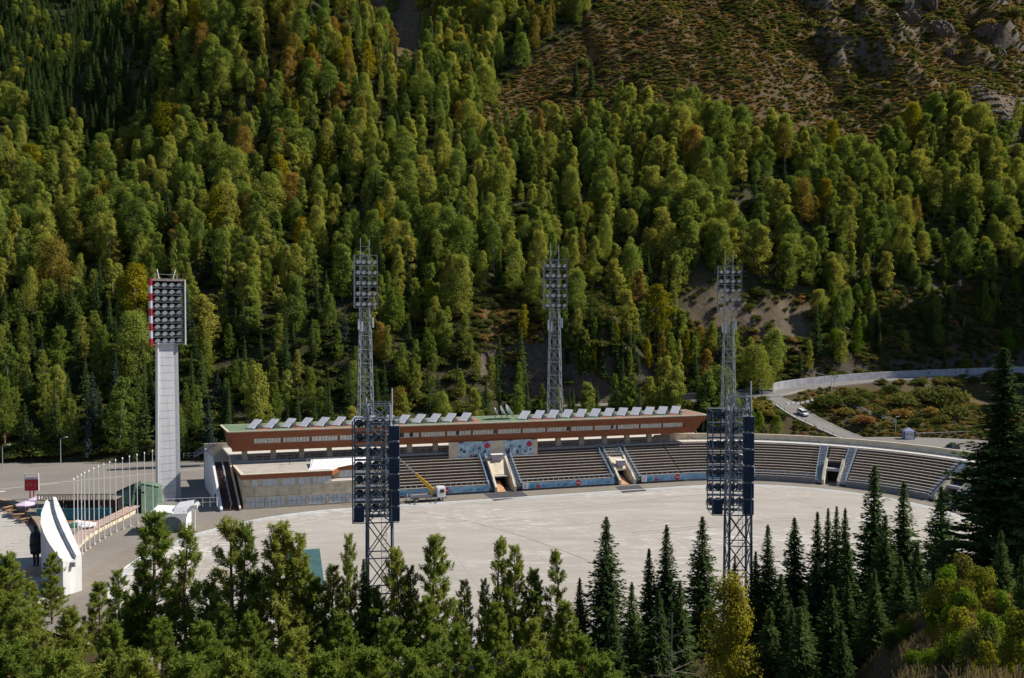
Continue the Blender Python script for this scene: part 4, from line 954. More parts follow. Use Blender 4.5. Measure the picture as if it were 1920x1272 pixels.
# ------------------------------------------------------------------ left forecourt
# flagpoles along a low curved wall
bases = [(140, 1052), (147, 1046), (154, 1040), (160, 1034), (168, 1029), (177, 1022), (186, 1016), (196, 1010), (207, 1004), (218, 998), (231, 993), (244, 988), (258, 983), (272, 978), (287, 972)]
PM = MB(); PM.beam((0, 0, 0), (0, 0, 12.2), 0.085, 8, 0.05); pole_me = PM.mesh('pole', mat('pole_grey', (0.50, 0.50, 0.51), 0.5, 0.1))
CM = MB(); CM.beam((0, 0, 12.2), (0, 0, 12.45), 0.14, 8, 0.05); cap_me = CM.mesh('finial', WHITE)
BM_ = MB(); BM_.beam((0, 0, 0), (0, 0, 0.35), 0.24, 8, 0.2); foot_me = BM_.mesh('base_socket', CONCRETE)
for k, (px, py_) in enumerate(bases):
    g = G(px, py_); n_ = len(bases) - 1 - k
    f = thing('flagpole', 'bare white flagpole, ' + ('nearest to' if n_ == 0 else ORD[n_] + ' counting from') + ' the concrete pylon', 'flagpole', (g[0], g[1], 0), 0, 'flagpoles along the curved wall')
    link('pole', pole_me, f); link('finial', cap_me, f); link('base_socket', foot_me, f)
wl = [G(*p) for p in [(128, 1046), (148, 1022), (172, 1003), (200, 988), (232, 972), (262, 955), (290, 938)]]
wl = resample(wl, 2.2)
cw = thing('curved_wall', 'low curved wall with pink stone coping behind the flagpoles', 'wall', tuple(wl[0]))
def wall_run(root, pts, w, h, m, capm, caph=0.15, capw=None, name='wall_block', capname='coping_stone', org=None):
    org = Vector(pts[0]) if org is None else Vector(org)
    for i in range(len(pts) - 1):
        p = Vector(pts[i]) - org; q = Vector(pts[i + 1]) - org; d = (q - p); d.z = 0; d.normalize(); nn = Vector((-d.y, d.x, 0)) * w / 2; e = d * 0.03
        b = MB(); A = [p - nn + e, q - nn - e, q + nn - e, p + nn + e]; b.hexa([a + Vector((0, 0, -0.4)) for a in A], [a + Vector((0, 0, h)) for a in A]); b.build(name, m, root)
        if capm:
            nn = Vector((-d.y, d.x, 0)) * (capw or w * 1.3) / 2
            b = MB(); A = [p - nn + e * .5, q - nn - e * .5, q + nn - e * .5, p + nn + e * .5]; b.hexa([a + Vector((0, 0, h)) for a in A], [a + Vector((0, 0, h + caph)) for a in A]); b.build(capname, capm, root)
wall_run(cw, wl, 1.1, 1.15, CREAM, PINK_T, 0.14, 2.2)
lw_ = resample([G(*p) for p in [(-60, 945), (0, 945), (30, 953), (55, 968), (75, 990), (84, 1010)]], 2.5)
ls = thing('stone_wall', 'low brown stone wall curving along the plaza beside the statue', 'wall', tuple(lw_[0]))
wall_run(ls, lw_, 0.9, 0.9, mat('brown_stone', (0.20, 0.15, 0.11), 0.9, 0.25, 2.0), mat('brown_cap', (0.27, 0.21, 0.16), 0.9, 0.2), 0.12)
# white ramp-like monument: D-shaped plan, rising to the back, trough and right rim
mo = G(110, 1085); mn = thing('monument', 'white sculptural monument shaped like a curved ramp with a raised right rim', 'monument', (mo[0], mo[1], 0))
def mp_(px, py_, z): g = G(px, py_, z); return Vector((g[0] - mo[0], g[1] - mo[1], z))
ZT = lambda f: 4.6 + 4.2 * f                  # height of the rim from front (0) to back (1)
left = [(118, 1053, 0.0), (104, 1036, 0.18), (92, 1019, 0.34), (82, 1000, 0.50), (76, 982, 0.66), (77, 962, 0.82), (86, 938, 1.0)]
right = [(153, 1043, 0.0), (145, 1024, 0.18), (137, 1006, 0.34), (129, 988, 0.50), (121, 970, 0.66), (113, 953, 0.82), (105, 935, 1.0)]
Lp = [mp_(x, y, ZT(f)) for x, y, f in left]; Rp = [mp_(x, y, ZT(f)) for x, y, f in right]
b = MB(); n = len(Lp); lo = lambda v: Vector((v.x, v.y, -0.3))
Li = [l + (r - l) * 0.22 for l, r in zip(Lp, Rp)]; Ri = [l + (r - l) * 0.66 for l, r in zip(Lp, Rp)]
for i in range(n - 1):
    b.face([lo(Lp[i]), Lp[i], Lp[i + 1], lo(Lp[i + 1])]); b.face([Lp[i], Li[i], Li[i + 1], Lp[i + 1]])
    dz = Vector((0, 0, -0.3)); b.face([Li[i], Li[i] + dz, Li[i + 1] + dz, Li[i + 1]]); b.face([Ri[i] + dz, Ri[i], Ri[i + 1], Ri[i + 1] + dz])
    b.face([Ri[i], Rp[i], Rp[i + 1], Ri[i + 1]]); b.face([Rp[i], lo(Rp[i]), lo(Rp[i + 1]), Rp[i + 1]])
for i in (0, n - 1):
    b.face([lo(Lp[i]), lo(Rp[i]), Rp[i], Ri[i], Ri[i] + Vector((0, 0, -.3)), Li[i] + Vector((0, 0, -.3)), Li[i], Lp[i]])
b.build('body', mat('monument_white', (0.58, 0.58, 0.585), 0.7, 0.14, 0.9, c2=(0.66, 0.66, 0.66), stretch=(1.4, 1.4, 0.25)), mn)
b = MB(); dz = Vector((0, 0, -0.26))
for i in range(n - 1): b.face([Li[i] + dz, Ri[i] + dz, Ri[i + 1] + dz, Li[i + 1] + dz])
b.build('trough_floor', mat('trough', (0.62, 0.61, 0.55), 0.85, 0.2, 0.9, c2=(0.76, 0.75, 0.71)), mn)  # whiter than the body: sunlight put into the floor colour
b = MB(); 
for i in range(n - 1):
    up = Vector((0, 0, 0.3)); a0, a1, c0, c1 = Ri[i] + (Rp[i] - Ri[i]) * .12, Rp[i] - (Rp[i] - Ri[i]) * 0.03, Ri[i + 1] + (Rp[i + 1] - Ri[i + 1]) * .12, Rp[i + 1] - (Rp[i + 1] - Ri[i + 1]) * 0.03
    b.hexa([a0, a1, c1, c0], [a0 + up, a1 + up, c1 + up, c0 + up])
b.build('rim_beam', MATS['monument_white'], mn)
b = MB(); c_ = (Lp[0] + Rp[0]) * 0.5; b.box(c_.x - 0.5, c_.x + 0.5, c_.y - 0.35, c_.y - 0.05, c_.z - 1.0, c_.z - 0.4); b.build('wall_lamp', STEEL, mn)
# bronze statue on stone plinth, arms folded close, seen from behind
so = G(68, 1076); st_ = thing('statue', 'tall dark bronze standing figure on a stone plinth beside the white monument', 'statue', (so[0], so[1], 0))
b = MB(); b.box(-1.6, 1.6, -1.2, 1.2, 0, 0.5); b.box(-1.1, 1.1, -0.8, 0.8, 0.5, 1.1); b.build('plinth', PINK_T, st_)
sk = bpy.data.meshes.new('figure')
jv = [(0, 0, 4.0), (0, 0, 4.9), (0, 0, 5.7), (0, -0.03, 6.15), (0, -0.05, 6.6), (0, -0.06, 6.95),
      (-0.22, 0, 3.9), (-0.25, 0, 2.6), (-0.22, 0.05, 1.3), (-0.24, -0.25, 1.15), (0.22, 0, 3.9), (0.25, 0, 2.6), (0.22, 0.05, 1.3), (0.24, -0.25, 1.15),
      (-0.55, 0, 5.65), (-0.78, 0.1, 4.8), (-0.62, -0.2, 4.1), (0.55, 0, 5.65), (0.78, 0.1, 4.8), (0.62, -0.2, 4.1)]
je = [(0, 1), (1, 2), (2, 3), (3, 4), (4, 5), (0, 6), (6, 7), (7, 8), (8, 9), (0, 10), (10, 11), (11, 12), (12, 13), (2, 14), (14, 15), (15, 16), (2, 17), (17, 18), (18, 19)]
jr = [.46, .5, .44, .17, .30, .20, .34, .24, .16, .13, .34, .24, .16, .13, .25, .19, .13, .25, .19, .13]
sk.from_pydata(jv, je, []); sk.materials.append(BRONZE)
fo = link('figure', sk, st_); md = fo.modifiers.new('skin', 'SKIN')
for v, r in zip(sk.skin_vertices[0].data, jr): v.radius = (r, r * 0.85)
sk.skin_vertices[0].data[0].use_root = True
ss_ = fo.modifiers.new('sub', 'SUBSURF'); ss_.levels = 2; ss_.render_levels = 2
b = MB(); n = 12                              # flaring bronze cloak round the torso
for (z0, r0, z1, r1) in ((2.9, 0.72, 4.2, 0.86), (4.2, 0.86, 5.6, 0.58)):
    A = [(r0 * math.cos(2 * math.pi * k / n), 0.75 * r0 * math.sin(2 * math.pi * k / n), z0) for k in range(n)]; B_ = [(r1 * math.cos(2 * math.pi * k / n), 0.75 * r1 * math.sin(2 * math.pi * k / n), z1) for k in range(n)]
    b.hexa(A, B_)
b.build('cloak', BRONZE, st_, smooth=True)
stp = G(52, 1098); sp_ = thing('stone_steps', 'pale stone steps below the statue plinth', 'steps', (stp[0], stp[1], 0))
for k in range(4):
    b = MB(); b.box(-2.2, 2.2, -1.6 + k * 0.5, -1.1 + k * 0.5, 0, 0.16 * (k + 1)); b.build('step', CONCRETE, sp_)
# red advertising board on a post
sg = G(60, 936); sb_ = thing('billboard', 'red billboard in a white frame beside the back road', 'billboard', (sg[0], sg[1], 0), math.radians(6))
b = MB(); b.beam((-0.35, 0, 0), (-0.35, 0, 1.7), 0.12, 6); b.beam((0.35, 0, 0), (0.35, 0, 1.7), 0.12, 6); b.build('post', RED, sb_)
b = MB(); b.box(-1.25, 1.25, -0.12, 0.12, 1.7, 4.3); bd = b.build('board', RED, sb_)
b = MB(); b.box(-1.25, 1.25, -0.14, -0.122, 4.0, 4.32); b.build('white_strip', WHITE, bd)
b = MB(); scribble(b, -0.95, -0.13, 4.08, 1.5, 0.16, 4); tag(b.build('lettering', mat('plum_ink', (0.2, 0.05, 0.1), 0.6), bd), kind='stuff')
yl = mat('yellow_print', (0.55, 0.36, 0.05), 0.6)
b = MB(); scribble(b, -0.6, -0.13, 3.1, 1.0, 0.2, 9)
for xx in (-0.75, 0.0, 0.72): b.face([(xx + (0.26 if k % 2 == 0 else 0.11) * math.sin(k * math.pi / 5), -0.135, 2.85 + (0.26 if k % 2 == 0 else 0.11) * math.cos(k * math.pi / 5)) for k in range(10)])
tag(b.build('yellow_print', yl, bd), kind='stuff')
for (a, c) in (((-1.32, 1.65), (-1.32, 5.1)), ((1.32, 1.65), (1.32, 5.1)), ((-1.32, 5.1), (1.32, 5.1)), ((-1.32, 4.36), (1.32, 4.36))):
    b = MB(); b.beam((a[0], 0, a[1]), (c[0], 0, c[1]), 0.10); b.build('frame_bar', WHITE, sb_)
# open-air cafe: teal counters, timber deck, balustrade roof, parasols and tables
cf = G(128, 985); ca = thing('cafe_pavilion', 'open cafe pavilion with teal counter panels under a pale balustraded deck roof', 'pavilion', (cf[0], cf[1], 0), math.radians(3))
CWd = 13.5
b = MB(); b.box(-7.2, -7.2 + CWd, 0, 6.5, 0, 0.18); b.build('deck', TIMBER, ca)
for k in range(5):
    for yy in (0.15, 6.3):
        b = MB(); xx = -7.1 + (CWd - 0.2) * k / 4; b.beam((xx, yy, 0.18), (xx, yy, 3.5), 0.09); b.build('post', DARK, ca)
for k in range(4):
    b = MB(); xx = -7.1 + (CWd - 0.2) * k / 4; b.box(xx + 0.12, xx + (CWd - 0.2) / 4 - 0.12, 3.0, 3.2, 0.18, 2.2); b.build('counter_panel', TEAL, ca)
    b = MB(); b.box(xx + 0.12, xx + (CWd - 0.2) / 4 - 0.12, 6.0, 6.2, 0.18, 3.2); b.build('back_panel', mat('dim_wood', (0.10, 0.06, 0.05), 0.8, 0.3), ca)
b = MB(); b.box(-7.3, -7.1 + CWd, 3.6, 6.6, 3.5, 3.65); b.build('roof_deck', mat('deck_grey', (0.20, 0.17, 0.15), 0.9), ca)
for k in range(28):
    b = MB(); xx = -7.2 + CWd * k / 28; b.box(xx, xx + 0.3, 3.65, 3.72, 3.65, 4.55); b.build('baluster', CREAM, ca)
b = MB(); b.box(-7.3, -7.1 + CWd, 3.62, 3.78, 4.55, 4.65); b.build('balustrade_rail', DARK, ca)
def parasol(px, py_, r, h, label, m, sides=8, open_=True):
    g = G(px, py_); t = thing('parasol', label, 'parasol', (g[0], g[1], 0))
    b = MB(); b.beam((0, 0, 0), (0, 0, h), 0.05, 6); b.box(-0.3, 0.3, -0.3, 0.3, 0, 0.1); b.build('pole', STEEL, t)
    b = MB(); ring = [(r * math.cos(2 * math.pi * k / sides), r * math.sin(2 * math.pi * k / sides), h - 0.55) for k in range(sides)]
    low = [(x, y, z - 0.22) for x, y, z in ring]
    for k in range(sides):
        k2 = (k + 1) % sides; b.face([ring[k], ring[k2], (0, 0, h)]); b.face([low[k], low[k2], ring[k2], ring[k]])
    b.build('canopy', m, t)
parasol(48, 967, 1.7, 2.7, 'lilac parasol left of the cafe pavilion', LILAC, 6)
parasol(70, 960, 1.6, 3.0, 'lilac parasol against the left corner of the cafe pavilion', LILAC, 6)
parasol(145, 1000, 1.3, 2.3, 'pale pink parasol behind the first flagpoles', mat('pink_fabric', (0.66, 0.56, 0.57), 0.8), 8)
parasol(163, 1004, 1.5, 2.4, 'white parasol beside the pink one behind the flagpoles', WHITE, 8)
parasol(139, 1003, 1.2, 2.2, 'small green parasol under the white one by the flagpoles', mat('green_fabric', (0.03, 0.10, 0.07), 0.8), 8)
for k, (px, py_, lab) in enumerate(((22, 965, 'brown timber table nearest the stone wall end'), (35, 972, 'brown timber table under the lilac parasol'), (48, 980, 'brown timber table close to the teal counter'), (15, 958, 'brown timber table at the left frame edge'), (58, 974, 'brown timber table at the foot of the pavilion posts'))):
    g = G(px, py_); t = thing('picnic_table', lab, 'table', (g[0], g[1], 0), 0.4 * k, 'timber tables at the cafe')
    b = MB(); b.box(-0.9, 0.9, -0.4, 0.4, 0.72, 0.8); b.build('tabletop', mat('table_wood', (0.34, 0.2, 0.1), 0.7, 0.3), t)
    for sy in (-0.75, 0.75):
        b = MB(); b.box(-0.9, 0.9, sy - 0.14, sy + 0.14, 0.42, 0.48); b.build('bench', TIMBER, t)
    for sx in (-0.65, 0.65):
        b = MB(); b.beam((sx, -0.8, 0), (sx, 0.3, 0.74), 0.05); b.beam((sx, 0.8, 0), (sx, -0.3, 0.74), 0.05); b.build('trestle', TIMBER, t)
# green glass wedge over the underpass, parapet
ge = G(255, 962); gw = thing('glass_entrance', 'dark green glass wedge roof over the underpass beside the pylon', 'glass roof', (ge[0], ge[1], 0), math.radians(8))
b = MB(); b.hexa([(-5.0, 0, 0), (-0.6, -1.5, 0), (-0.2, 4.5, 0), (-4.2, 6.5, 0)], [(-4.4, 3.0, 3.4), (-0.9, 2.4, 5.0), (-0.4, 4.4, 5.2), (-3.8, 5.5, 3.6)]); g1 = b.build('glass_slope', GREEN_GL, gw)
b = MB(); b.hexa([(1.2, -0.8, 0), (3.6, -0.5, 0), (3.4, 5.0, 0), (0.8, 5.0, 0)], [(0.2, 2.5, 4.9), (3.4, 2.5, 4.2), (3.3, 4.6, 4.4), (0.3, 4.4, 5.1)]); b.build('glass_slope', mat('green_glass_pale', (0.12, 0.19, 0.13), 0.25, 0.2, 0.6, spec=0.5), gw)
for (a, c) in (((-5.0, -0.05, 0), (-4.4, 2.95, 3.42)), ((-4.4, 2.95, 3.45), (-0.9, 2.35, 5.05)), ((-0.6, -1.55, 0), (-0.9, 2.35, 5.05)), ((0.2, 2.45, 4.95), (3.4, 2.45, 4.25)), ((1.2, -0.85, 0.0), (0.2, 2.45, 4.95)), ((-2.8, -0.8, 0), (-2.6, 2.6, 4.2)), ((-4.8, 1.0, 1.2), (-0.7, -0.2, 1.7)), ((-4.6, 2.0, 2.3), (-0.8, 1.1, 3.4))):
    b = MB(); b.beam(a, c, 0.07); b.build('mullion', DARK, gw)
b = MB(); b.box(-0.55, 1.15, 1.5, 4.4, 0, 3.6); b.build('dark_core', DARK, gw)
# white arched gatehouse by the track
gk = G(322, 1000); kk = thing('gatehouse', 'small white arched gatehouse with tilted roof wing in front of the pylon', 'gatehouse', (gk[0], gk[1], 0), math.radians(10))
b = MB(); arch = []
W_, H_ = 4.6, 3.3
outer = [(-W_ / 2, 0), (-W_ / 2, H_), (W_ / 2, H_), (W_ / 2, 0)]
inn = [(1.7, 0)] + [(1.7 * math.cos(a), 1.3 + 1.5 * math.sin(a)) for a in np.linspace(0, math.pi, 11)] + [(-1.7, 0)]
b.face([(x, -0.0, z) for x, z in outer + inn]); b.face([(x, 0.5, z) for x, z in (outer + inn)[::-1]])
pl = outer + inn
for i in range(len(pl)):
    j = (i + 1) % len(pl); b.face([(pl[i][0], 0, pl[i][1]), (pl[i][0], 0.5, pl[i][1]), (pl[j][0], 0.5, pl[j][1]), (pl[j][0], 0, pl[j][1])])
b.build('arch_front', WHITE, kk)
b = MB(); b.box(-W_ / 2 + 0.05, -W_ / 2 + 0.4, 0.5, 4.4, 0, H_ - 0.02); b.build('side_wall', WHITE_D, kk)
b = MB(); b.box(W_ / 2 - 0.4, W_ / 2 - 0.05, 0.5, 4.4, 0, H_ - 0.02); b.build('side_wall', WHITE_D, kk)
b = MB(); b.box(-1.65, 1.65, 1.0, 1.1, 0, 2.6); gd = b.build('glass_door', mat('door_glass', (0.10, 0.15, 0.17), 0.15, 0.2, spec=0.5), kk)
for xx in (-1.6, -0.55, 0.55, 1.6):
    b = MB(); b.beam((xx, 0.95, 0), (xx, 0.95, 2.6), 0.06); b.build('mullion', STEEL, gd)
b = MB(); b.hexa([(-W_ / 2 - 0.8, -0.4, H_), (0.2, -0.4, H_), (0.2, 4.8, H_), (-W_ / 2 - 0.8, 4.8, H_)], [(-W_ / 2 - 1.0, -0.4, H_ + 0.5), (0.2, -0.4, H_ + 0.25), (0.2, 4.8, H_ + 0.25), (-W_ / 2 - 1.0, 4.8, H_ + 0.5)]); b.build('roof', WHITE, kk)
b = MB(); b.hexa([(0.25, -0.3, H_), (W_ / 2 + 0.2, -0.3, H_), (W_ / 2 + 0.2, 4.8, H_), (0.25, 4.8, H_)], [(0.25, 1.0, H_ + 0.7), (W_ / 2 + 0.4, 0.6, H_ + 1.0), (W_ / 2 + 0.4, 4.8, H_ + 1.2), (0.25, 4.8, H_ + 0.9)]); b.build('tilted_roof', PANEL_W, kk)
b = MB(); b.beam((W_ / 2 - 0.2, 0.2, H_ + 0.1), (W_ / 2 + 1.9, 1.2, H_ + 1.4), 0.42, 6); b.build('roof_wing', WHITE, kk, smooth=False)
b = MB(); rail_run(b, [(-3.2 + 1.2 * k, 5.2, H_ - 0.2) for k in range(9)], 1.6, r=0.04); b.build('roof_rail', RAIL, kk)
b = MB(); b.beam((W_ / 2 + 1.4, 0.2, 0), (W_ / 2 + 1.4, 0.2, 4.4), 0.1, 6); b.box(W_ / 2 + 1.0, W_ / 2 + 1.8, 0.0, 0.5, 4.0, 4.6); b.build('loudspeaker_post', WHITE_D, kk)
# street lamps along the back road
def street_lamp(x, y, z, h, label, arm=1.2, rz=0.0, group='street lamps'):
    t = thing('street_lamp', label, 'street lamp', (x, y, z), rz, group)
    b = MB(); b.beam((0, 0, -0.5), (0, 0, h), 0.11, 6, 0.06); b.build('post', STEEL, t)
    b = MB(); b.beam((0, 0, h), (arm, 0, h + 0.4), 0.05, 5); b.build('arm', STEEL, t)
    b = MB(); b.box(arm - 0.1, arm + 0.6, -0.14, 0.14, h + 0.34, h + 0.48); b.build('lamp_head', WHITE_D, t, bevel=0.03)
for (px, py_, h, lab) in ((114, 872, 6.5, 'slim street lamp at the forest edge above the red billboard'), (-3 + 8, 885, 6.0, 'street lamp at the left frame edge by the back road')):
    g = G(px, py_); street_lamp(g[0], g[1], 0, h, lab)

# ------------------------------------------------------------------ vehicles
def wheel(parent, x, y, r, w):
    b = MB(); b.beam((x, y - w / 2, r), (x, y + w / 2, r), r, 14); o = b.build('wheel', TYRE, parent)
    b = MB(); b.beam((x, y - w / 2 - 0.012, r), (x, y + w / 2 + 0.012, r), r * 0.58, 10); b.build('rim', STEEL, o); return o
def make_car(label, cat, name, loc, rz, paint, L_, Wd, prof, glassf, tilt=(0, 0)):
    t = thing(name, label, cat, loc, rz); t.rotation_euler = (tilt[0], tilt[1], rz)
    b = MB(); w = Wd / 2
    A = [(x, -w * (1 if z < 0.95 else 0.86), z) for x, z in prof]; B_ = [(x, w * (1 if z < 0.95 else 0.86), z) for x, z in prof]
    b.hexa(A, B_); b.build('body', paint, t, bevel=0.07)
    for x0, z0, x1, z1, x2, z2, x3, z3, nm in glassf:
        for sg in (-1, 1):
            b = MB(); y0 = sg * (w * (1.0 - 0.05 if False else 0.93) + 0.035); q = [(x0, z0), (x1, z1), (x2, z2), (x3, z3)]
            b.face([(x, sg * ((w * (0.985 if z < 1.05 else 0.875)) + 0.03), z) for x, z in q]); b.build('side_window', GLASS_D, t)
    xs = [p for p in prof]
    for (i, j, nm) in ((3, 4, 'windscreen'), (5, 6, 'rear_window')):
        a, c = prof[i], prof[j]; d = Vector((c[0] - a[0], 0, c[1] - a[1])); nn = Vector((d.z, 0, -d.x)).normalized() * 0.03
        if nn.z < 0: nn = -nn
        p_ = Vector((a[0], 0, a[1])) + d * 0.1 + nn; q_ = Vector((a[0], 0, a[1])) + d * 0.9 + nn
        b = MB(); b.face([(p_.x, -w * 0.82, p_.z), (p_.x, w * 0.82, p_.z), (q_.x, w * 0.76, q_.z), (q_.x, -w * 0.76, q_.z)]); b.build(nm, GLASS_D, t)
    xf = max(p[0] for p in prof); xr = min(p[0] for p in prof)
    for sg in (-1, 1):
        b = MB(); b.box(xf - 0.05, xf + 0.03, sg * w * 0.72 - 0.18, sg * w * 0.72 + 0.18, 0.62, 0.82); b.build('headlight', LAMP_G, t)
        b = MB(); b.box(xr - 0.03, xr + 0.05, sg * w * 0.78 - 0.12, sg * w * 0.78 + 0.12, 0.7, 0.95); b.build('tail_light', RED, t)
    for x in (xr + 0.85, xf - 0.85):
        for sg in (-1, 1): wheel(t, x, sg * (w - 0.1), 0.34, 0.24)
    return t
suv = [(-2.2, 0.35), (2.2, 0.35), (2.25, 0.85), (1.2, 1.0), (0.55, 1.62), (-1.9, 1.66), (-2.2, 1.0)]
# (profile order: bottom rear, bottom front, nose, windscreen foot, windscreen top, roof rear, tail)
vanp = [(-2.4, 0.35), (2.4, 0.35), (2.45, 0.95), (1.95, 1.1), (1.1, 1.95), (-2.3, 1.98), (-2.45, 1.0)]
def on_road(key, f, side):
    pts = ROADP[key]; i = int(f * (len(pts) - 1)); p = pts[i]; q = pts[min(i + 1, len(pts) - 1)]; d = q - p; a = math.atan2(d[1], d[0]); nn = np.array([-d[1], d[0]]) / np.hypot(d[0], d[1])
    return (p[0] + nn[0] * side, p[1] + nn[1] * side, p[2] + 0.04), a, math.atan2(d[2], np.hypot(d[0], d[1]))
CARW = mat('car_white', (0.66, 0.67, 0.68), 0.25, 0.04, 1.0, spec=0.5); CARS = mat('car_silver', (0.58, 0.60, 0.60), 0.25, 0.04, 1.0, spec=0.5)
P_, A_, T_ = on_road('ramp', 0.46, 0.3)
make_car('silver white estate car driving down the ramp road', 'car', 'car', P_, A_, CARS, 4.4, 1.8, suv, [(0.9, 1.0, 0.45, 1.55, -0.5, 1.57, -0.5, 1.0, 'w'), (-0.6, 1.0, -0.6, 1.57, -1.85, 1.58, -2.0, 1.05, 'w')], (0, -T_))
vp_ = P(1440, 737, 277); 
make_car('white van parked at the end of the white retaining wall', 'van', 'van', (vp_[0], vp_[1], gz(vp_[0], vp_[1]) + 0.42), math.radians(10), CARW, 4.9, 1.9, vanp, [(1.5, 1.15, 0.95, 1.8, 0.1, 1.82, 0.1, 1.15, 'w'), (0.0, 1.15, 0.0, 1.82, -2.2, 1.83, -2.25, 1.15, 'w')])
make_car('pale car half hidden behind the big dark spruce on the right', 'car', 'car', (P(1803, 800, 236)[0], P(1803, 800, 236)[1], 2.32), math.radians(-60), CARS, 4.4, 1.8, suv, [(0.9, 1.0, 0.45, 1.55, -0.5, 1.57, -0.5, 1.0, 'w'), (-0.6, 1.0, -0.6, 1.57, -1.85, 1.58, -2.0, 1.05, 'w')])
make_car('dark car parked on the forecourt near the big spruce', 'car', 'car', (P(1783, 852, 205)[0], P(1783, 852, 205)[1], 2.32), math.radians(200), mat('car_dark', (0.03, 0.032, 0.035), 0.25, 0.1, 1.0, spec=0.5), 4.4, 1.8, suv, [(0.9, 1.0, 0.45, 1.55, -0.5, 1.57, -0.5, 1.0, 'w'), (-0.6, 1.0, -0.6, 1.57, -1.85, 1.58, -2.0, 1.05, 'w')])

# crane truck beside the banners
tk = thing('crane_truck', 'white-cabbed crane truck with raised yellow boom on the edge of the rink', 'truck', W(-27.0, -3.6), AL + 0.02)
b = MB(); b.box(-3.6, 2.6, -1.0, 1.0, 0.85, 1.05); b.build('chassis', mat('chassis_grey', (0.09, 0.09, 0.11), 0.6), tk)
b = MB(); b.box(-3.6, 0.4, -1.15, 1.15, 1.05, 1.22); b.build('flatbed', mat('bed_grey', (0.32, 0.30, 0.31), 0.7, 0.2), tk)
for sg in (-1, 1):
    b = MB(); b.box(-3.6, 0.4, sg * 1.15 - 0.04, sg * 1.15 + 0.04, 1.0, 1.42); b.build('side_board', mat('board_grey', (0.22, 0.21, 0.24), 0.7), tk)
b = MB(); b.side([(-1.15, 0.75), (1.15, 0.75), (1.1, 2.3), (0.95, 2.75), (-0.95, 2.75), (-1.1, 2.3)], 1.5, 3.15); cb = b.build('cab', CARW, tk, bevel=0.08)
b = MB(); b.face([(3.175, -0.95, 1.75), (3.175, 0.95, 1.75), (3.175, 0.88, 2.5), (3.175, -0.88, 2.5)]); b.build('windscreen', GLASS_D, cb)
for sg in (-1, 1):
    b = MB(); b.face([(2.05, sg * 1.15, 1.7), (2.9, sg * 1.15, 1.7), (2.9, sg * 1.10, 2.38), (2.05, sg * 1.10, 2.38)]); b.build('side_window', GLASS_D, cb)
    b = MB(); b.box(3.12, 3.2, sg * 0.85 - 0.15, sg * 0.85 + 0.15, 1.0, 1.2); b.build('headlight', LAMP_G, cb)
b = MB(); b.box(3.0, 3.35, -1.1, 1.1, 0.6, 0.85); b.build('bumper', DARK, tk)
for x in (-2.6, 2.3):
    for sg in (-1, 1): wheel(tk, x, sg * 0.95, 0.48, 0.3)
b = MB(); b.beam((0.6, 0, 1.05), (0.6, 0, 2.2), 0.45, 8, 0.35); b.build('turret', YELLOW, tk)
bd = Vector((-6.6, 0.6, 6.6)); p0 = Vector((0.9, 0, 2.0)); 
b = MB(); b.beam(p0, p0 + bd * 0.52, 0.55, 4, 0.36); b.beam(p0 + Vector((0, 0, -0.6)), p0 + bd * 0.25 + Vector((0, 0, -0.35)), 0.13, 6); b.build('boom', YELLOW, tk)
b = MB(); b.beam(p0 + bd * 0.5, p0 + bd * 0.8, 0.22); b.beam(p0 + bd * 0.8, p0 + bd * 1.15, 0.15); b.build('boom_extension', STEEL, tk)
for (x, sg) in ((-3.2, -1), (-3.2, 1), (0.9, -1), (0.9, 1)):
    b = MB(); b.beam((x, sg * 0.9, 0.95), (x, sg * 2.3, 0.9), 0.09); b.beam((x, sg * 2.3, 0.9), (x, sg * 2.3, 0.05), 0.07); b.box(x - 0.25, x + 0.25, sg * 2.3 - 0.25, sg * 2.3 + 0.25, 0.02, 0.07); b.build('outrigger', STEEL_B, tk)
b = MB(); b.beam((-3.8, -0.8, 1.2), (-5.0, -0.9, 0.7), 0.07); b.beam((-3.8, 0.8, 1.2), (-5.0, 0.9, 0.7), 0.07); b.beam((-5.0, -0.9, 0.7), (-5.0, 0.9, 0.7), 0.06); b.beam((-4.3, -0.8, 1.0), (-4.3, 0.3, 1.9), 0.06); b.build('loading_frame', STEEL, tk)
# ------------------------------------------------------------------ right-hand road things
rw = thing('retaining_wall', 'long white retaining wall along the upper road', 'wall', tuple(upL[0]))
seg = [np.array(p) for p in upL]; i0 = min(range(len(seg)), key=lambda i: abs(proj(*seg[i])[0] - 1447))
wall_run(rw, seg[i0:], 0.5, 2.6, mat('wall_lilac', (0.45, 0.44, 0.46), 0.85, 0.22, 0.5), None, name='wall_slab', org=upL[0])
i1 = min(range(len(seg)), key=lambda i: abs(proj(*seg[i])[0] - 1250))
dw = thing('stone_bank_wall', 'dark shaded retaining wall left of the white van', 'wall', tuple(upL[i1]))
wall_run(dw, seg[i1:i0 - 2], 0.5, 2.2, mat('dark_stone', (0.11, 0.10, 0.10), 0.9, 0.2), None, name='wall_slab', org=upL[i1])
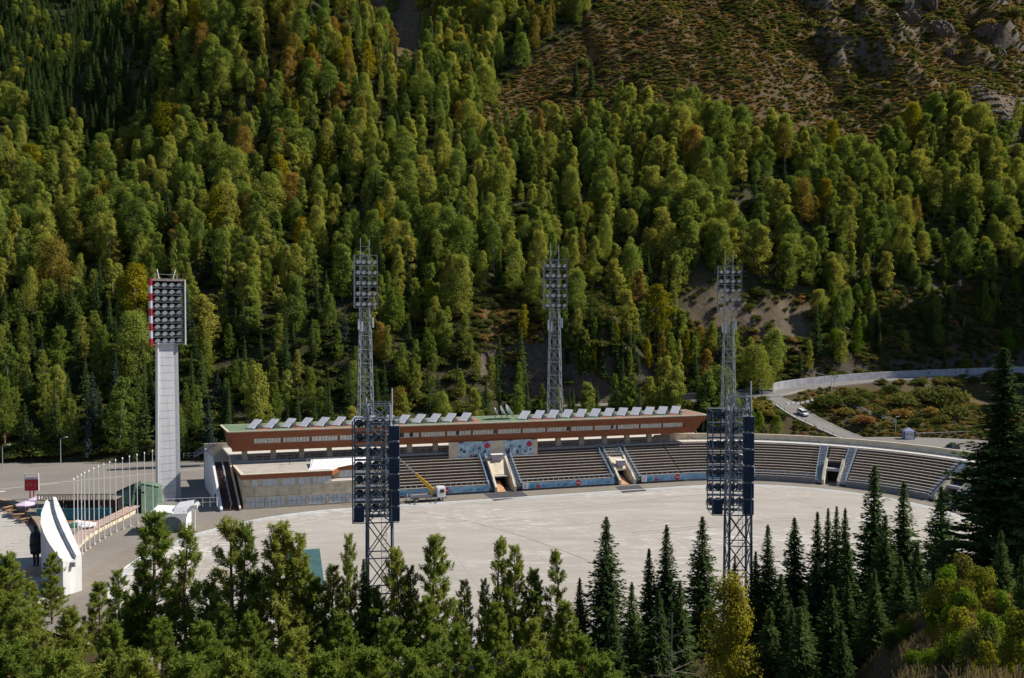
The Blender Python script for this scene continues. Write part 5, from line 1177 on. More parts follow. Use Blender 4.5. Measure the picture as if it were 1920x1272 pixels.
# ramp abutment on the rink side
ab = thing('ramp_abutment', 'dark concrete wall carrying the ramp road above the curved stand', 'wall', tuple(raR[0]))
orv = Vector(raR[0])
for i in range(len(raR) - 1):
    p = Vector(raR[i]) - orv; q = Vector(raR[i + 1]) - orv; d = (q - p); d.z = 0; d.normalize(); nn = Vector((d.y, -d.x, 0))
    b = MB(); A = [p + nn * 0.05, q + nn * 0.05, q + nn * 0.55, p + nn * 0.55]; zb = -orv.z - 0.5
    b.hexa([(a.x, a.y, zb) for a in A], [(a.x, a.y, a.z - 0.05) for a in A]); b.build('wall_bay', mat('abutment', (0.13, 0.12, 0.115), 0.9, 0.25, 0.5), ab)
gr = thing('guard_rail', 'grey post-and-rail barrier along the near side of the ramp road', 'guard rail', tuple(raR[0]))
for i in range(0, len(raR), 1):
    p = Vector(raR[i]) - orv; b = MB(); b.beam(p + Vector((0, 0, 0.1)), p + Vector((0, 0, 1.0)), 0.07); b.build('post', DARK, gr)
b = MB(); b.path([tuple(Vector(p) - orv + Vector((0, 0, 0.75))) for p in raR], 0.06); b.build('rail', STEEL, gr)
# pedestrian stair railing across the mound
mf = thing('mound_fence', 'long grey handrail running diagonally down the bushy mound', 'fence', (0, 0, 0))
fp = [P(*c) for c in [(1570, 750, 262), (1600, 768, 256), (1640, 788, 248), (1680, 803, 241)]]; fp = resample(fp, 2.0)
for q in fp: q[2] = gz(q[0], q[1])
mf.location = tuple(fp[0]); o0 = Vector(fp[0])
for q in fp:
    b = MB(); b.beam(Vector(q) - o0, Vector(q) - o0 + Vector((0, 0, 1.2)), 0.06); b.build('post', RAIL, mf)
for h in (1.2, 0.7, 0.2):
    b = MB(); b.path([tuple(Vector(q) - o0 + Vector((0, 0, h))) for q in fp], 0.06); b.build('rail', RAIL, mf)
# guard booth
kb = P(1703, 825, 226); bt = thing('guard_booth', 'small white guard booth with blue corners and blue pyramid roof', 'booth', (kb[0], kb[1], 2.3), math.radians(-12))
b = MB(); b.box(-1.25, 1.25, -1.2, 1.2, 0, 2.3); b.build('wall', WHITE, bt)
BLUE = mat('booth_blue', (0.07, 0.10, 0.32), 0.5)
for sx in (-1, 1):
    for sy in (-1, 1):
        b = MB(); b.box(sx * 1.25 - 0.1, sx * 1.25 + 0.1, sy * 1.2 - 0.1, sy * 1.2 + 0.1, 0, 2.35); b.build('corner_post', BLUE, bt)
b = MB(); A = [(-1.5, -1.45, 2.35), (1.5, -1.45, 2.35), (1.5, 1.45, 2.35), (-1.5, 1.45, 2.35)]; b.hexa(A, [(-0.1, -0.1, 3.2), (0.1, -0.1, 3.2), (0.1, 0.1, 3.2), (-0.1, 0.1, 3.2)]); b.build('roof', mat('booth_roof', (0.22, 0.25, 0.42), 0.5), bt)
for (x0, x1) in ((-0.95, -0.1), (0.1, 0.95)):
    b = MB(); b.box(x0, x1, -1.23, -1.2, 1.0, 1.9); b.build('window', mat('booth_pane', (0.35, 0.38, 0.44), 0.2), bt)
b = MB(); b.box(-1.28, -1.25, -0.5, 0.4, 0.1, 2.0); b.build('door', BLUE, bt)
# barrier pole and fence by the booth
fe = thing('forecourt_fence', 'low white rail fence running right from the guard booth', 'fence', (kb[0] + 2.4, kb[1] + 0.5, 2.3))
for k in range(9):
    b = MB(); b.beam((k * 2.4, k * 0.5, -0.3), (k * 2.4, k * 0.5, 1.5), 0.06); b.build('post', DARK, fe)
b = MB(); b.path([(k * 2.4, k * 0.5, 1.5) for k in range(9)], 0.08); b.build('top_rail', RAIL, fe)
pq = P(1679, 808, 232); street_lamp(pq[0], pq[1], gz(pq[0], pq[1]), 5.4, 'thin white pole standing left of the guard booth', 0.3)
# gantry pipe with two posts by the upper road
gp = P(1526, 728, 284); gt = thing('pipe_gantry', 'slender grey pipe gantry with three posts beside the upper road', 'gantry', (gp[0], gp[1], gz(gp[0], gp[1])), 0)
for (x, h) in ((0, 5.6), (5.2, 4.2), (6.2, 4.2)):
    b = MB(); b.beam((x, -x * 0.5, -0.5), (x, -x * 0.5, h), 0.12, 6); b.build('post', RAIL, gt)
b = MB(); b.beam((-1.6, 0.6, 7.2), (0, 0, 6.0), 0.12); b.beam((0, 0, 6.0), (6.2, -3.1, 4.2), 0.12); b.build('pipe', RAIL, gt)
pz = P(1695, 720, 310)
for k, px in enumerate((1425, 1365)):
    g = P(px, 735, 272); z = gz(g[0], g[1]); street_lamp(g[0], g[1], z, 5.5, ['thin pole left of the white van', 'thin pole at the roadside behind the right floodlight tower'][k], 0.2)
pp0 = P(1570, 690, 312); pp1 = P(1760, 684, 322)
og = thing('orange_pipe', 'rusty orange pipe running along the bank above the white retaining wall', 'pipe', (pp0[0], pp0[1], pp0[2]))
b = MB(); b.path([(0, 0, 1.4)] + [(x, (pp1[1] - pp0[1]) * x / (pp1[0] - pp0[0]), 1.4 + (pp1[2] - pp0[2]) * x / (pp1[0] - pp0[0])) for x in np.linspace(5, pp1[0] - pp0[0], 6)], 0.14, 6); b.build('pipe', mat('rust_orange', (0.30, 0.14, 0.05), 0.8, 0.3), og)
for x in np.linspace(0, pp1[0] - pp0[0], 6):
    yy = (pp1[1] - pp0[1]) * x / (pp1[0] - pp0[0]); zz = (pp1[2] - pp0[2]) * x / (pp1[0] - pp0[0]); b = MB(); b.beam((x, yy, -4 + zz), (x, yy, 1.4 + zz), 0.1); b.build('stanchion', MATS['rust_orange'], og)
# road barrier blocks at the junction
for k in range(6):
    p = P(1478 + k * 9, 757 - k * 0.5 + (k % 2), 263 + k * 0.5); b = MB(); b.hexa([(-0.7, -0.28, 0), (0.7, -0.28, 0), (0.7, 0.28, 0), (-0.7, 0.28, 0)], [(-0.68, -0.12, 0.75), (0.68, -0.12, 0.75), (0.68, 0.12, 0.75), (-0.68, 0.12, 0.75)])
    o = b.build('road_barrier', WHITE_D); o.location = (p[0], p[1], gz(p[0], p[1]) + 0.4); o.rotation_euler.z = 0.3
    tag(o, 'pale concrete road barrier at the junction, ' + ORD[k] + ' from the ramp side', 'barrier', 'road barriers at the junction')
# ------------------------------------------------------------------ vegetation: tree builders
def leaf_mesh(name, C, N, size, m, aspect=0.6, rng=None, axis=None):
    """one quad a leaf: centre C, facing N; axis gives the long direction when set"""
    n = len(C); N = N / np.maximum(np.linalg.norm(N, axis=1, keepdims=True), 1e-6)
    R = rng.normal(size=(n, 3)) if axis is None else axis
    a = R - (R * N).sum(1, keepdims=True) * N; a /= np.maximum(np.linalg.norm(a, axis=1, keepdims=True), 1e-6); b = np.cross(N, a)
    s = (np.asarray(size) * np.ones(n))[:, None] * 0.5; a = a * s; b = b * s * aspect
    v = np.stack([C - a, C - b * 1.0 + a * 0.1, C + a, C + b * 1.0 + a * 0.1], 1).reshape(-1, 3)
    q = np.arange(4 * n).reshape(n, 4); me = bpy.data.meshes.new(name); fast_mesh(me, v, q); me.materials.append(m); return me
def sph(rng, n):
    v = rng.normal(size=(n, 3)); return v / np.linalg.norm(v, axis=1, keepdims=True)
def broadleaf(seed, m, h=14.0, R=3.0, nclump=85, per=44, leaf=0.42, low=0.18, bark=None, slim=1.0):
    rng = np.random.default_rng(seed); C = []; N = []; br = MB()
    lean = rng.normal(0, 0.03, 2)
    br.beam((0, 0, -1.0), (lean[0] * h * .4, lean[1] * h * .4, h * 0.45), 0.20, 6, 0.13); br.beam((lean[0] * h * .4, lean[1] * h * .4, h * 0.45), (lean[0] * h, lean[1] * h, h * 0.9), 0.13, 5, 0.04)
    lob = rng.uniform(0, 6.28, 3)
    for k in range(nclump):
        f = (k + rng.random()) / nclump; z = h * (low + (1 - low) * f * 0.97)
        prof = (math.sin(math.pi * min(1, f * 0.74 + 0.19)) ** 0.7) * (1.0 - 0.3 * f)
        th = rng.uniform(0, 2 * math.pi); rr = R * slim * prof * (1 + 0.22 * math.sin(2 * th + lob[0]) + 0.15 * math.sin(3 * th + lob[1] + f * 4)) * math.sqrt(rng.uniform(0.25, 1.0)) * 0.86
        c = np.array([rr * math.cos(th) + lean[0] * z, rr * math.sin(th) + lean[1] * z, z]); cr = rng.uniform(0.6, 1.05) * R / 3.0
        d = sph(rng, per)
        rad = cr * rng.uniform(0.6, 1.05, (per, 1)); q = c + d * rad * [1, 1, 1.15]; C.append(q); out = q - np.array([0, 0, h * 0.42]); out[:, 2] *= 0.35; out /= np.linalg.norm(out, axis=1, keepdims=True) + 1e-6; N.append(d * 0.6 + out * 0.7 + rng.normal(0, 0.38, (per, 3)) + [0, 0, 0.1])
        if k % 4 == 0: br.beam((lean[0] * z * .8, lean[1] * z * .8, z - min(2.0, rr * 0.8)), tuple(c), 0.05, 3, 0.02)
    C = np.concatenate(C); N = np.concatenate(N)
    return br.mesh('trunk', bark or BARK_BIRCH), leaf_mesh('crown', C, N, rng.uniform(0.7, 1.25, len(C)) * leaf, m, 0.75, rng), h
def spruce(seed, m, h=13.0, R=2.3, dz=0.34, per=17, leaf=0.40, fill=1.0):
    rng = np.random.default_rng(seed); C = []; N = []; AX = []; br = MB(); br.beam((0, 0, -1.5), (0, 0, h * 0.97), 0.2, 6, 0.03); SZ = []
    z = h * 0.10; 
    while z < h * 0.985:
        f = z / h; r = R * (1 - f) ** 0.92 * rng.uniform(0.65, 1.15) + 0.05; nb = int((8 if r > 1 else 6) * fill)
        t0 = rng.uniform(0, 6.28)
        for k in range(nb):
            th = t0 + 2 * math.pi * k / nb + rng.normal(0, 0.2); L_ = r * rng.uniform(0.6, 1.25); n = max(4, int(per * (0.35 + 0.65 * L_ / R)))
            u = np.sort(rng.uniform(0.12, 1.0, n)) ; droop = -0.42 * L_ * u + 0.28 * L_ * u ** 2.5 + (0.12 * L_ if f > 0.8 else 0)
            d = np.array([math.cos(th), math.sin(th)]); side = np.array([-d[1], d[0]])
            w = 0.30 * L_ * (1 - u * 0.75) * rng.uniform(-1, 1, n)
            c = np.stack([d[0] * L_ * u + side[0] * w, d[1] * L_ * u + side[1] * w, z + droop + rng.normal(0, 0.05, n) - 0.12 * np.abs(w)], 1)
            ax = np.stack([d[0] * np.ones(n) + side[0] * w * 1.5, d[1] * np.ones(n) + side[1] * w * 1.5, -0.25 + 0.4 * u + rng.normal(0, 0.2, n)], 1)
            nn = np.stack([d[0] * 0.25 * np.ones(n), d[1] * 0.25 * np.ones(n), np.ones(n)], 1) + rng.normal(0, 0.5, (n, 3))
            C.append(c); N.append(nn); AX.append(ax); SZ.append(leaf * rng.uniform(0.75, 1.3, n) * (0.42 + 0.78 * min(1, 1.6 * r / R)))
            if r > 0.6 and k % 2 == 0: br.beam((0, 0, z), (d[0] * L_ * 0.8, d[1] * L_ * 0.8, z - 0.25 * L_), 0.03, 3, 0.01)
        z += dz * rng.uniform(0.8, 1.2) * (0.6 + 0.6 * (1 - f))
    C = np.concatenate(C); N = np.concatenate(N); AX = np.concatenate(AX); SZ = np.concatenate(SZ)
    return br.mesh('trunk', BARK), leaf_mesh('crown', C, N, SZ, m, 0.42, rng, AX), h
def pine(seed, m, h=12.0, R=2.4, ntuft=210, per=26, leaf=0.42, low=0.16, sparse=1.0):
    rng = np.random.default_rng(seed); C = []; N = []; AX = []; br = MB(); wob = rng.normal(0, 0.25, 2)
    br.beam((0, 0, -1.5), (wob[0], wob[1], h * 0.55), 0.19, 6, 0.12); br.beam((wob[0], wob[1], h * 0.55), (0, 0, h * 0.97), 0.12, 5, 0.03)
    z = h * low; tips = []
    while z < h * 0.97:
        f = z / h; r = R * ((1 - f) ** 0.75) * (0.55 + 0.45 * min(1, (f - low) / 0.2 + 0.2)) + 0.15; nb = rng.integers(4, 7); t0 = rng.uniform(0, 6.28)
        for k in range(nb):
            if rng.random() > 0.86 * sparse: continue
            th = t0 + 2 * math.pi * k / nb + rng.normal(0, 0.3); L_ = r * rng.uniform(0.55, 1.15); up = 0.25 + 0.5 * f
            base = np.array([0, 0, z]); tip = np.array([math.cos(th) * L_, math.sin(th) * L_, z + L_ * up])
            br.beam(tuple(base), tuple(tip), 0.045, 3, 0.015)
            nt = max(2, int(2 + 3.2 * L_))
            for j in range(nt):
                u = 0.35 + 0.65 * (j + 1) / nt; sd = rng.normal(0, 0.22 * L_, 3); sd[2] = abs(sd[2]) * 0.5
                tips.append((base + (tip - base) * u + sd * (1.1 - u * 0.5), (tip - base)))
        z += rng.uniform(0.30, 0.52)
    tips.append((np.array([0, 0, h * 0.97]), np.array([0, 0, 1.0])))
    for c, d in tips:
        n = per; d = d / (np.linalg.norm(d) + 1e-6); axs = d * 0.55 + np.array([0, 0, 0.75]) + rng.normal(0, 0.22, 3); axs /= np.linalg.norm(axs)
        u = rng.uniform(-0.15, 0.62, n)[:, None]; dirs = sph(rng, n) * 0.9 + axs * 0.8; dirs /= np.linalg.norm(dirs, axis=1, keepdims=True)
        ln = leaf * rng.uniform(0.6, 1.1, n) * 0.8
        C.append(c + axs * u * leaf * 2.0 + dirs * ln[:, None] * 0.5); AX.append(dirs); N.append(np.cross(dirs, sph(rng, n)) + dirs * 0.2 + [0, 0, 0.25])
    C = np.concatenate(C); N = np.concatenate(N); AX = np.concatenate(AX)
    return br.mesh('trunk', mat('bark_pine', (0.15, 0.09, 0.055), 0.9, 0.3, 3.0)), leaf_mesh('crown', C, N, leaf * rng.uniform(0.7, 1.2, len(C)), m, 0.15, rng, AX), h
def bush(seed, m, R=1.5, H=1.4, nclump=16, per=45, leaf=0.26):
    rng = np.random.default_rng(seed); C = []; N = []; br = MB()
    for k in range(nclump):
        th = rng.uniform(0, 6.28); f = rng.uniform(0, 1); rr = R * 0.75 * math.sqrt(rng.uniform(0, 1)); c = np.array([rr * math.cos(th), rr * math.sin(th), H * (0.25 + 0.55 * f * (1 - (rr / R) ** 2))])
        d = sph(rng, per); d[:, 2] = np.abs(d[:, 2]); C.append(c + d * rng.uniform(0.25, 0.5, (per, 1)) * R * [1, 1, 0.9]); N.append(d + rng.normal(0, 0.45, (per, 3)))
        br.beam((0, 0, -0.3), tuple(c), 0.03, 3, 0.015)
    C = np.concatenate(C); N = np.concatenate(N)
    return br.mesh('stems', BARK), leaf_mesh('foliage', C, N, leaf * rng.uniform(0.7, 1.3, len(C)), m, 0.7, rng), H

V_BROAD = [broadleaf(100 + k, LEAF_GREEN, 14.0, [2.7, 2.3, 3.3, 1.8, 2.6, 3.8, 2.0, 3.0, 2.4][k], [84, 72, 104, 60, 80, 120, 60, 84, 90][k], 84, 0.28, slim=1.0, low=[.05, .08, .04, .1, .06, .08, .16, .2, .03][k]) for k in range(9)]
V_SPRUCE = [spruce(200 + k, LEAF_SPRUCE, 13.0, [2.2, 1.8, 2.5, 2.0][k]) for k in range(4)]
V_PINE = [pine(300 + k, LEAF_PINE, 12.0, [2.5, 2.1, 2.9, 1.8, 2.4][k], sparse=[1, .85, 1, .7, 1][k], per=[26, 24, 28, 22, 26][k]) for k in range(5)]
V_BUSH = [bush(400 + k, LEAF_BUSH, 1.5, [1.4, 1.8, 1.2, 2.2][k]) for k in range(4)]
def with_mat(me, m):
    key = (me.name, m.name)
    if key not in _wm: c = me.copy(); c.materials.clear(); c.materials.append(m); _wm[key] = c
    return _wm[key]
_wm = {}
def plant(kind, var, x, y, z, hh, label, cat, group, m=None, rz=None, wide=1.0, parts=('trunk', 'crown')):
    tm, cm, h0 = var; s = hh / h0
    t = link(kind, None, None, (x, y, z), rnd.uniform(0, 6.28) if rz is None else rz, (s * wide, s * wide, s)); t.empty_display_size = 0.2
    tag(t, label, cat, group)
    link(parts[0], tm, t); link(parts[1], with_mat(cm, m) if m else cm, t); return t

# ------------------------------------------------------------------ forest on the mountainside
def inpoly(px, py, poly):
    px = np.asarray(px); py = np.asarray(py); r = np.zeros(px.shape, bool); n = len(poly)
    for i in range(n):
        x0, y0 = poly[i]; x1, y1 = poly[(i + 1) % n]
        if y0 == y1: continue
        c = ((y0 > py) != (y1 > py)) & (px < (x1 - x0) * (py - y0) / (y1 - y0) + x0); r ^= c
    return r
CLEAR = [[(895, 250), (905, 205), (955, 150), (1010, 100), (1085, 60), (1130, 0), (1140, -250), (2300, -250), (2300, 240), (1900, 235), (1800, 215), (1720, 255), (1660, 290), (1560, 300), (1450, 270), (1330, 225), (1230, 215), (1130, 235), (1040, 262), (960, 265)],
         [(735, 110), (745, 50), (800, 55), (792, 120), (765, 150)], [(860, 640), (870, 575), (990, 560), (1020, 640), (960, 690), (900, 690)], [(1080, 610), (1095, 540), (1130, 550), (1150, 620)],
         [(1285, 640), (1285, 530), (1350, 540), (1400, 560), (1530, 550), (1545, 690), (1440, 705), (1400, 680)], [(1600, 720), (1620, 560), (1700, 545), (1960, 540), (2300, 540), (2300, 740)],
         [(1380, 900), (1420, 735), (1500, 715), (1960, 690), (2300, 700), (2300, 1000), (1300, 1000)], [(1290, 780), (1460, 735), (1460, 800), (1290, 800)], [(560, 60), (720, 10), (740, 120), (640, 90)]][:8]
opn = np.zeros(TX.size); tpx, tpy = proj(TX.ravel(), TY.ravel(), TZ.ravel())
for ci_, c in enumerate(CLEAR): opn = np.maximum(opn, inpoly(tpx, tpy, c) * (1.0 if ci_ < 4 else 0.5))  # half mix darkens the right-hand ground, painting the bank's shade into it
opn = np.where(TY.ravel() < 130, 0.35, opn).reshape(TX.shape)  # near bank ground also darkened, its shade put into the colour
for _ in range(3): opn[1:-1, 1:-1] = (opn[1:-1, 1:-1] * 2 + opn[:-2, 1:-1] + opn[2:, 1:-1] + opn[1:-1, :-2] + opn[1:-1, 2:]) / 6
sol = inpoly(tpx, tpy, [(1290, 600), (1290, 532), (1350, 540), (1400, 565), (1525, 560), (1530, 630), (1440, 640)]).astype(float).reshape(TX.shape); sol = np.maximum(sol, inpoly(tpx, tpy, [(1720, 620), (1730, 550), (1790, 545), (1800, 620)]).reshape(TX.shape) * 0.6)
for _ in range(2): sol[1:-1, 1:-1] = (sol[1:-1, 1:-1] * 2 + sol[:-2, 1:-1] + sol[2:, 1:-1] + sol[1:-1, :-2] + sol[1:-1, 2:]) / 6
os_ = terrain.data.attributes.new('bare_soil', 'FLOAT', 'POINT'); os_.data.foreach_set('value', sol.ravel().astype(np.float32))
oa = terrain.data.attributes.new('open_slope', 'FLOAT', 'POINT'); oa.data.foreach_set('value', opn.ravel().astype(np.float32))
rng = np.random.default_rng(77)
pts = []; cell = 6.1
xs = np.arange(-480, 330, cell); ys = np.arange(200, 900, cell)
XX, YY = np.meshgrid(xs, ys); XX = XX + rng.uniform(-0.48, 0.48, XX.shape) * cell; YY = YY + rng.uniform(-0.48, 0.48, YY.shape) * cell
X = XX.ravel(); Y = YY.ravel(); Z = bilin(X, Y); PX, PY = proj(X, Y, Z)
ok = (Z > 0.4) & (PX > -140) & (PX < 2060) & (PY > -110) & (PY < 880) & ((Y < 640) | (PX < 520)) & ((Y < 560) | (PX < 1150))
for c in CLEAR: ok &= ~inpoly(PX, PY, c)
rmin = np.full(X.shape, 99.0)
for k, p_ in ROADP.items(): rmin = np.minimum(rmin, np.sqrt(((np.stack([X, Y], 1)[:, None] - p_[None, :, :2]) ** 2).sum(-1)).min(1))
ok &= rmin > 6.5
ss_, tt_ = (X - ORG[0]) * UX[0] + (Y - ORG[1]) * UX[1], (X - ORG[0]) * VX[0] + (Y - ORG[1]) * VX[1]
ok &= ~((ss_ > -90) & (tt_ < 36) & (tt_ > -10)); ok &= ~((PX < 420) & (PY > 858))
ok &= Y > 192
ok &= ~((np.hypot(X - P(1367, 600, 226)[0], Y - 226) < 6) | (np.hypot(X - P(684, 600, 206)[0], Y - 206) < 5) | (np.hypot(X - P(1040, 600, 214)[0], Y - 214) < 5))
# thin the far, hidden part of the slope
D_ = Y
ok &= rng.uniform(size=X.shape) < np.clip(0.86 + 1.5 * fbm(X / 17, Y / 22, 101, 3), 0.30, 1.0)
extra = []
for (x0, x1, y0, y1, nn, D0, D1) in ((60, 290, 40, 290, 150, 360, 520), (0, 140, 0, 200, 60, 480, 700)):
    for _ in range(nn):      # dark spruces in the steep gully at the upper left
        px, py_ = rng.uniform(x0, x1), rng.uniform(y0, y1)
        for D in np.arange(D0, D1, 4.0):
            q = P(px, py_, D)
            if bilin(q[0], q[1])[0] > q[2]: extra.append(q); break
idx = np.where(ok)[0]
forest = []          # (species, material, x, y, z, height, wide)
for i in idx:
    px, py_, x, y, z = PX[i], PY[i], X[i], Y[i], Z[i]; u = rng.random(); v = rng.random()
    con = 0.10
    if py_ > 640 and px < 1240: con = 0.86
    elif py_ > 560 and px < 1240: con = 0.55
    elif py_ > 500 and px < 1200: con = 0.25
    if 60 < px < 280 and py_ < 300 and px + py_ > 150: con = 0.7
    if px < 260 and py_ < 190 - px * 0.4: con = 0.8
    if y > 470 and px < 420: con = 0.85
    if 700 < px < 820 and 90 < py_ < 300: con = 0.5
    if px > 1240 and py_ > 520: con = 0.55
    if u < con:
        if v < 0.55 or py_ < 480: sp_k, m_, hh, wd = 'spruce', (LEAF_BLUE if rng.random() < 0.12 and py_ > 600 else None), rng.uniform(11, 18), rng.uniform(0.85, 1.15)
        else: sp_k, m_, hh, wd = 'pine', None, rng.uniform(10, 16), rng.uniform(0.9, 1.2)
    else:
        sp_k = 'broad'; hh = 15.0 * math.exp(rng.normal(0, 0.24)); wd = 1.2 * math.exp(rng.normal(0, 0.2)); m_ = None
        aut = 0.03 + 0.62 * math.exp(-(((px - 600) / 170) ** 2 + ((py_ - 100) / 130) ** 2)) + 0.3 * math.exp(-(((px - 1000) / 120) ** 2 + ((py_ - 40) / 60) ** 2)) + 0.07 * (fbm(np.array(x / 25), np.array(y / 25), 61) > 0.08)
        if 1200 < px < 1330 and 560 < py_ < 720: aut = 0.5
        w_ = rng.random()
        if w_ < aut: m_ = LEAF_OLIVE if rng.random() < 0.78 else LEAF_YELLOW
        if px > 1150: hh *= 1.12; wd *= 1.2
    if y > 560: hh *= 1.25; wd *= 1.3
    # local clumps of taller and shorter stems
    big_ = 1.0 + 0.75 * float(fbm(np.array(x / 22), np.array(y / 22), 71)); hh *= big_; wd *= 0.5 + 0.5 * big_
    hh = min(hh, 20.5); wd = min(wd, 1.55 if sp_k == 'broad' else 1.35)
    forest.append((sp_k, m_, x, y, z - 0.3, hh, wd, px, py_))
for q in extra: forest.append(('spruce', None, q[0], q[1], gz(q[0], q[1]) - 0.3, rng.uniform(13, 22), rng.uniform(0.9, 1.2), *[float(a) for a in proj(*q)]))
KIND = {'broad': ('broadleaf_tree', V_BROAD), 'spruce': ('spruce_tree', V_SPRUCE), 'pine': ('pine_tree', V_PINE)}
def forest_label(sp_k, m_, px, py_):
    side = ('lower ' if py_ > 520 else ('' if py_ > 300 else 'upper ')) + ('left' if px < 480 else ('middle left' if px < 900 else ('middle right' if px < 1300 else 'right')))
    if sp_k == 'broad':
        if m_ is LEAF_OLIVE: return 'olive-gold autumn broadleaf tree among the green crowns, %s part of the mountainside' % side, 'autumn broadleaf trees %s' % side
        if m_ is LEAF_YELLOW: return 'bright yellow broadleaf tree among the green crowns, %s part of the mountainside' % side, 'yellow broadleaf trees %s' % side
        return 'green leafy tree in the dense forest on the %s part of the mountainside' % side, 'green broadleaf forest trees %s' % side
    if sp_k == 'spruce':
        if m_ is LEAF_BLUE: return 'bluish spruce in the conifer belt at the foot of the %s mountainside' % side, 'bluish forest spruces %s' % side
        return 'dark pointed spruce in the forest on the %s part of the mountainside' % side, 'dark forest spruces %s' % side
    return 'round-topped pine in the forest on the %s part of the mountainside' % side, 'forest pines %s' % side
# visible size in the photograph decides which trees become single objects
lim = {'broad': 285, 'spruce': 170, 'pine': 150}; rest = []
for sp_k in ('broad', 'spruce', 'pine'):
    L_ = [f for f in forest if f[0] == sp_k]; L_.sort(key=lambda f: -(f[5] / f[3]) * (1.0 if -20 < f[7] < 1940 and f[8] > -5 else 0.2))
    nm, vs = KIND[sp_k]
    for k, f in enumerate(L_):
        if k < lim[sp_k]:
            lab, grp = forest_label(sp_k, f[1], f[7], f[8]); plant(nm, vs[k % len(vs)], f[2], f[3], f[4], f[5], lab, 'tree', grp, f[1], None, f[6])
        else: rest.append(f)
print('forest', len(forest), 'rest', len(rest))

# ---- the remaining, smaller-looking trees as one mass: instances on points
def scatter(name, label, cat, items, variants):
    """items: (variant index, x, y, z, scale, wide, rot)"""
    src = bpy.data.collections.new(name + '_source')
    for i, (meshes) in enumerate(variants):
        vs = []; fs = []; mi = []; mm = []; off = 0
        for me in meshes:
            nv = len(me.vertices); co = np.empty(nv * 3, np.float32); me.vertices.foreach_get('co', co); vs.append(co.reshape(-1, 3))
            nl = len(me.loops); li = np.empty(nl, np.int32); me.loops.foreach_get('vertex_index', li)
            ls = np.empty(len(me.polygons), np.int32); me.polygons.foreach_get('loop_start', ls); lt = np.empty(len(me.polygons), np.int32); me.polygons.foreach_get('loop_total', lt)
            fs.append((li + off, ls, lt)); mm.append(me.materials[0]); mi.append(np.full(len(lt), len(mm) - 1, np.int32)); off += nv
        o_ = bpy.data.meshes.new('source'); v = np.concatenate(vs); li = np.concatenate([f[0] for f in fs]); lt = np.concatenate([f[2] for f in fs]); ls = np.concatenate([[0], np.cumsum(lt)[:-1]])
        o_.vertices.add(len(v)); o_.vertices.foreach_set('co', v.ravel()); o_.loops.add(len(li)); o_.loops.foreach_set('vertex_index', li); o_.polygons.add(len(lt)); o_.polygons.foreach_set('loop_start', ls.astype(np.int32))
        for m_ in mm: o_.materials.append(m_)
        o_.polygons.foreach_set('material_index', np.concatenate(mi)); o_.update(calc_edges=True)
        so_ = bpy.data.objects.new('%s_%02d' % (name, i), o_); src.objects.link(so_)
    me = bpy.data.meshes.new(name); me.from_pydata([(t[1], t[2], t[3]) for t in items], [], [])
    a = me.attributes.new('vid', 'INT', 'POINT'); a.data.foreach_set('value', [int(t[0]) for t in items])
    a = me.attributes.new('scl', 'FLOAT_VECTOR', 'POINT'); a.data.foreach_set('vector', np.array([(t[4] * t[5], t[4] * t[5], t[4]) for t in items], np.float32).ravel())
    a = me.attributes.new('rot', 'FLOAT_VECTOR', 'POINT'); a.data.foreach_set('vector', np.array([(0, 0, t[6]) for t in items], np.float32).ravel())
    o = link(name, me); tag(o, label, cat, kind='stuff')
    ng = bpy.data.node_groups.new(name, 'GeometryNodeTree'); ng.interface.new_socket('Geometry', in_out='INPUT', socket_type='NodeSocketGeometry'); ng.interface.new_socket('Geometry', in_out='OUTPUT', socket_type='NodeSocketGeometry')
    n = ng.nodes; L = ng.links.new; gi = n.new('NodeGroupInput'); go = n.new('NodeGroupOutput'); ip = n.new('GeometryNodeInstanceOnPoints'); ci = n.new('GeometryNodeCollectionInfo')
    ci.inputs[0].default_value = src; ci.inputs[1].default_value = True; ci.inputs[2].default_value = True
    def attr(nm_, t): q = n.new('GeometryNodeInputNamedAttribute'); q.data_type = t; q.inputs[0].default_value = nm_; return q.outputs[0]
    L(gi.outputs[0], ip.inputs['Points']); L(ci.outputs[0], ip.inputs['Instance']); ip.inputs['Pick Instance'].default_value = True
    L(attr('vid', 'INT'), ip.inputs['Instance Index']); L(attr('scl', 'FLOAT_VECTOR'), ip.inputs['Scale'])
    er = n.new('FunctionNodeEulerToRotation'); L(attr('rot', 'FLOAT_VECTOR'), er.inputs[0]); L(er.outputs[0], ip.inputs['Rotation']); L(ip.outputs[0], go.inputs[0])
    md = o.modifiers.new('scatter', 'NODES'); md.node_group = ng
    return o
variants = [(v[0], v[1]) for v in V_BROAD] + [(v[0], with_mat(v[1], LEAF_OLIVE)) for v in V_BROAD] + [(v[0], with_mat(v[1], LEAF_YELLOW)) for v in V_BROAD[:3]] + [(v[0], v[1]) for v in V_SPRUCE] + [(v[0], v[1]) for v in V_PINE]
items = []
for f in rest:
    if f[0] == 'broad':
        b0 = {None: (0, 9), 'leaf_olive': (9, 9), 'leaf_yellow': (18, 3)}[f[1].name if f[1] else None]; h0 = 14.0
    elif f[0] == 'spruce': b0 = (21, 4); h0 = 13.0
    else: b0 = (25, 5); h0 = 12.0
    items.append((b0[0] + rng.integers(b0[1]), f[2], f[3], f[4], f[5] / h0, f[6], rng.uniform(0, 6.28)))
und = []
n_u = 26000; ux = rng.uniform(-420, 300, n_u); uy = rng.uniform(198, 700, n_u); uz = bilin(ux, uy); upx, upy = proj(ux, uy, uz)
uk = (uz > 0.6) & (upx > -120) & (upx < 2040) & (upy > -90) & (upy < 870) & ((uy < 560) | (upx < 500))
for c in CLEAR[:4] + CLEAR[4:]: uk &= ~inpoly(upx, upy, c)
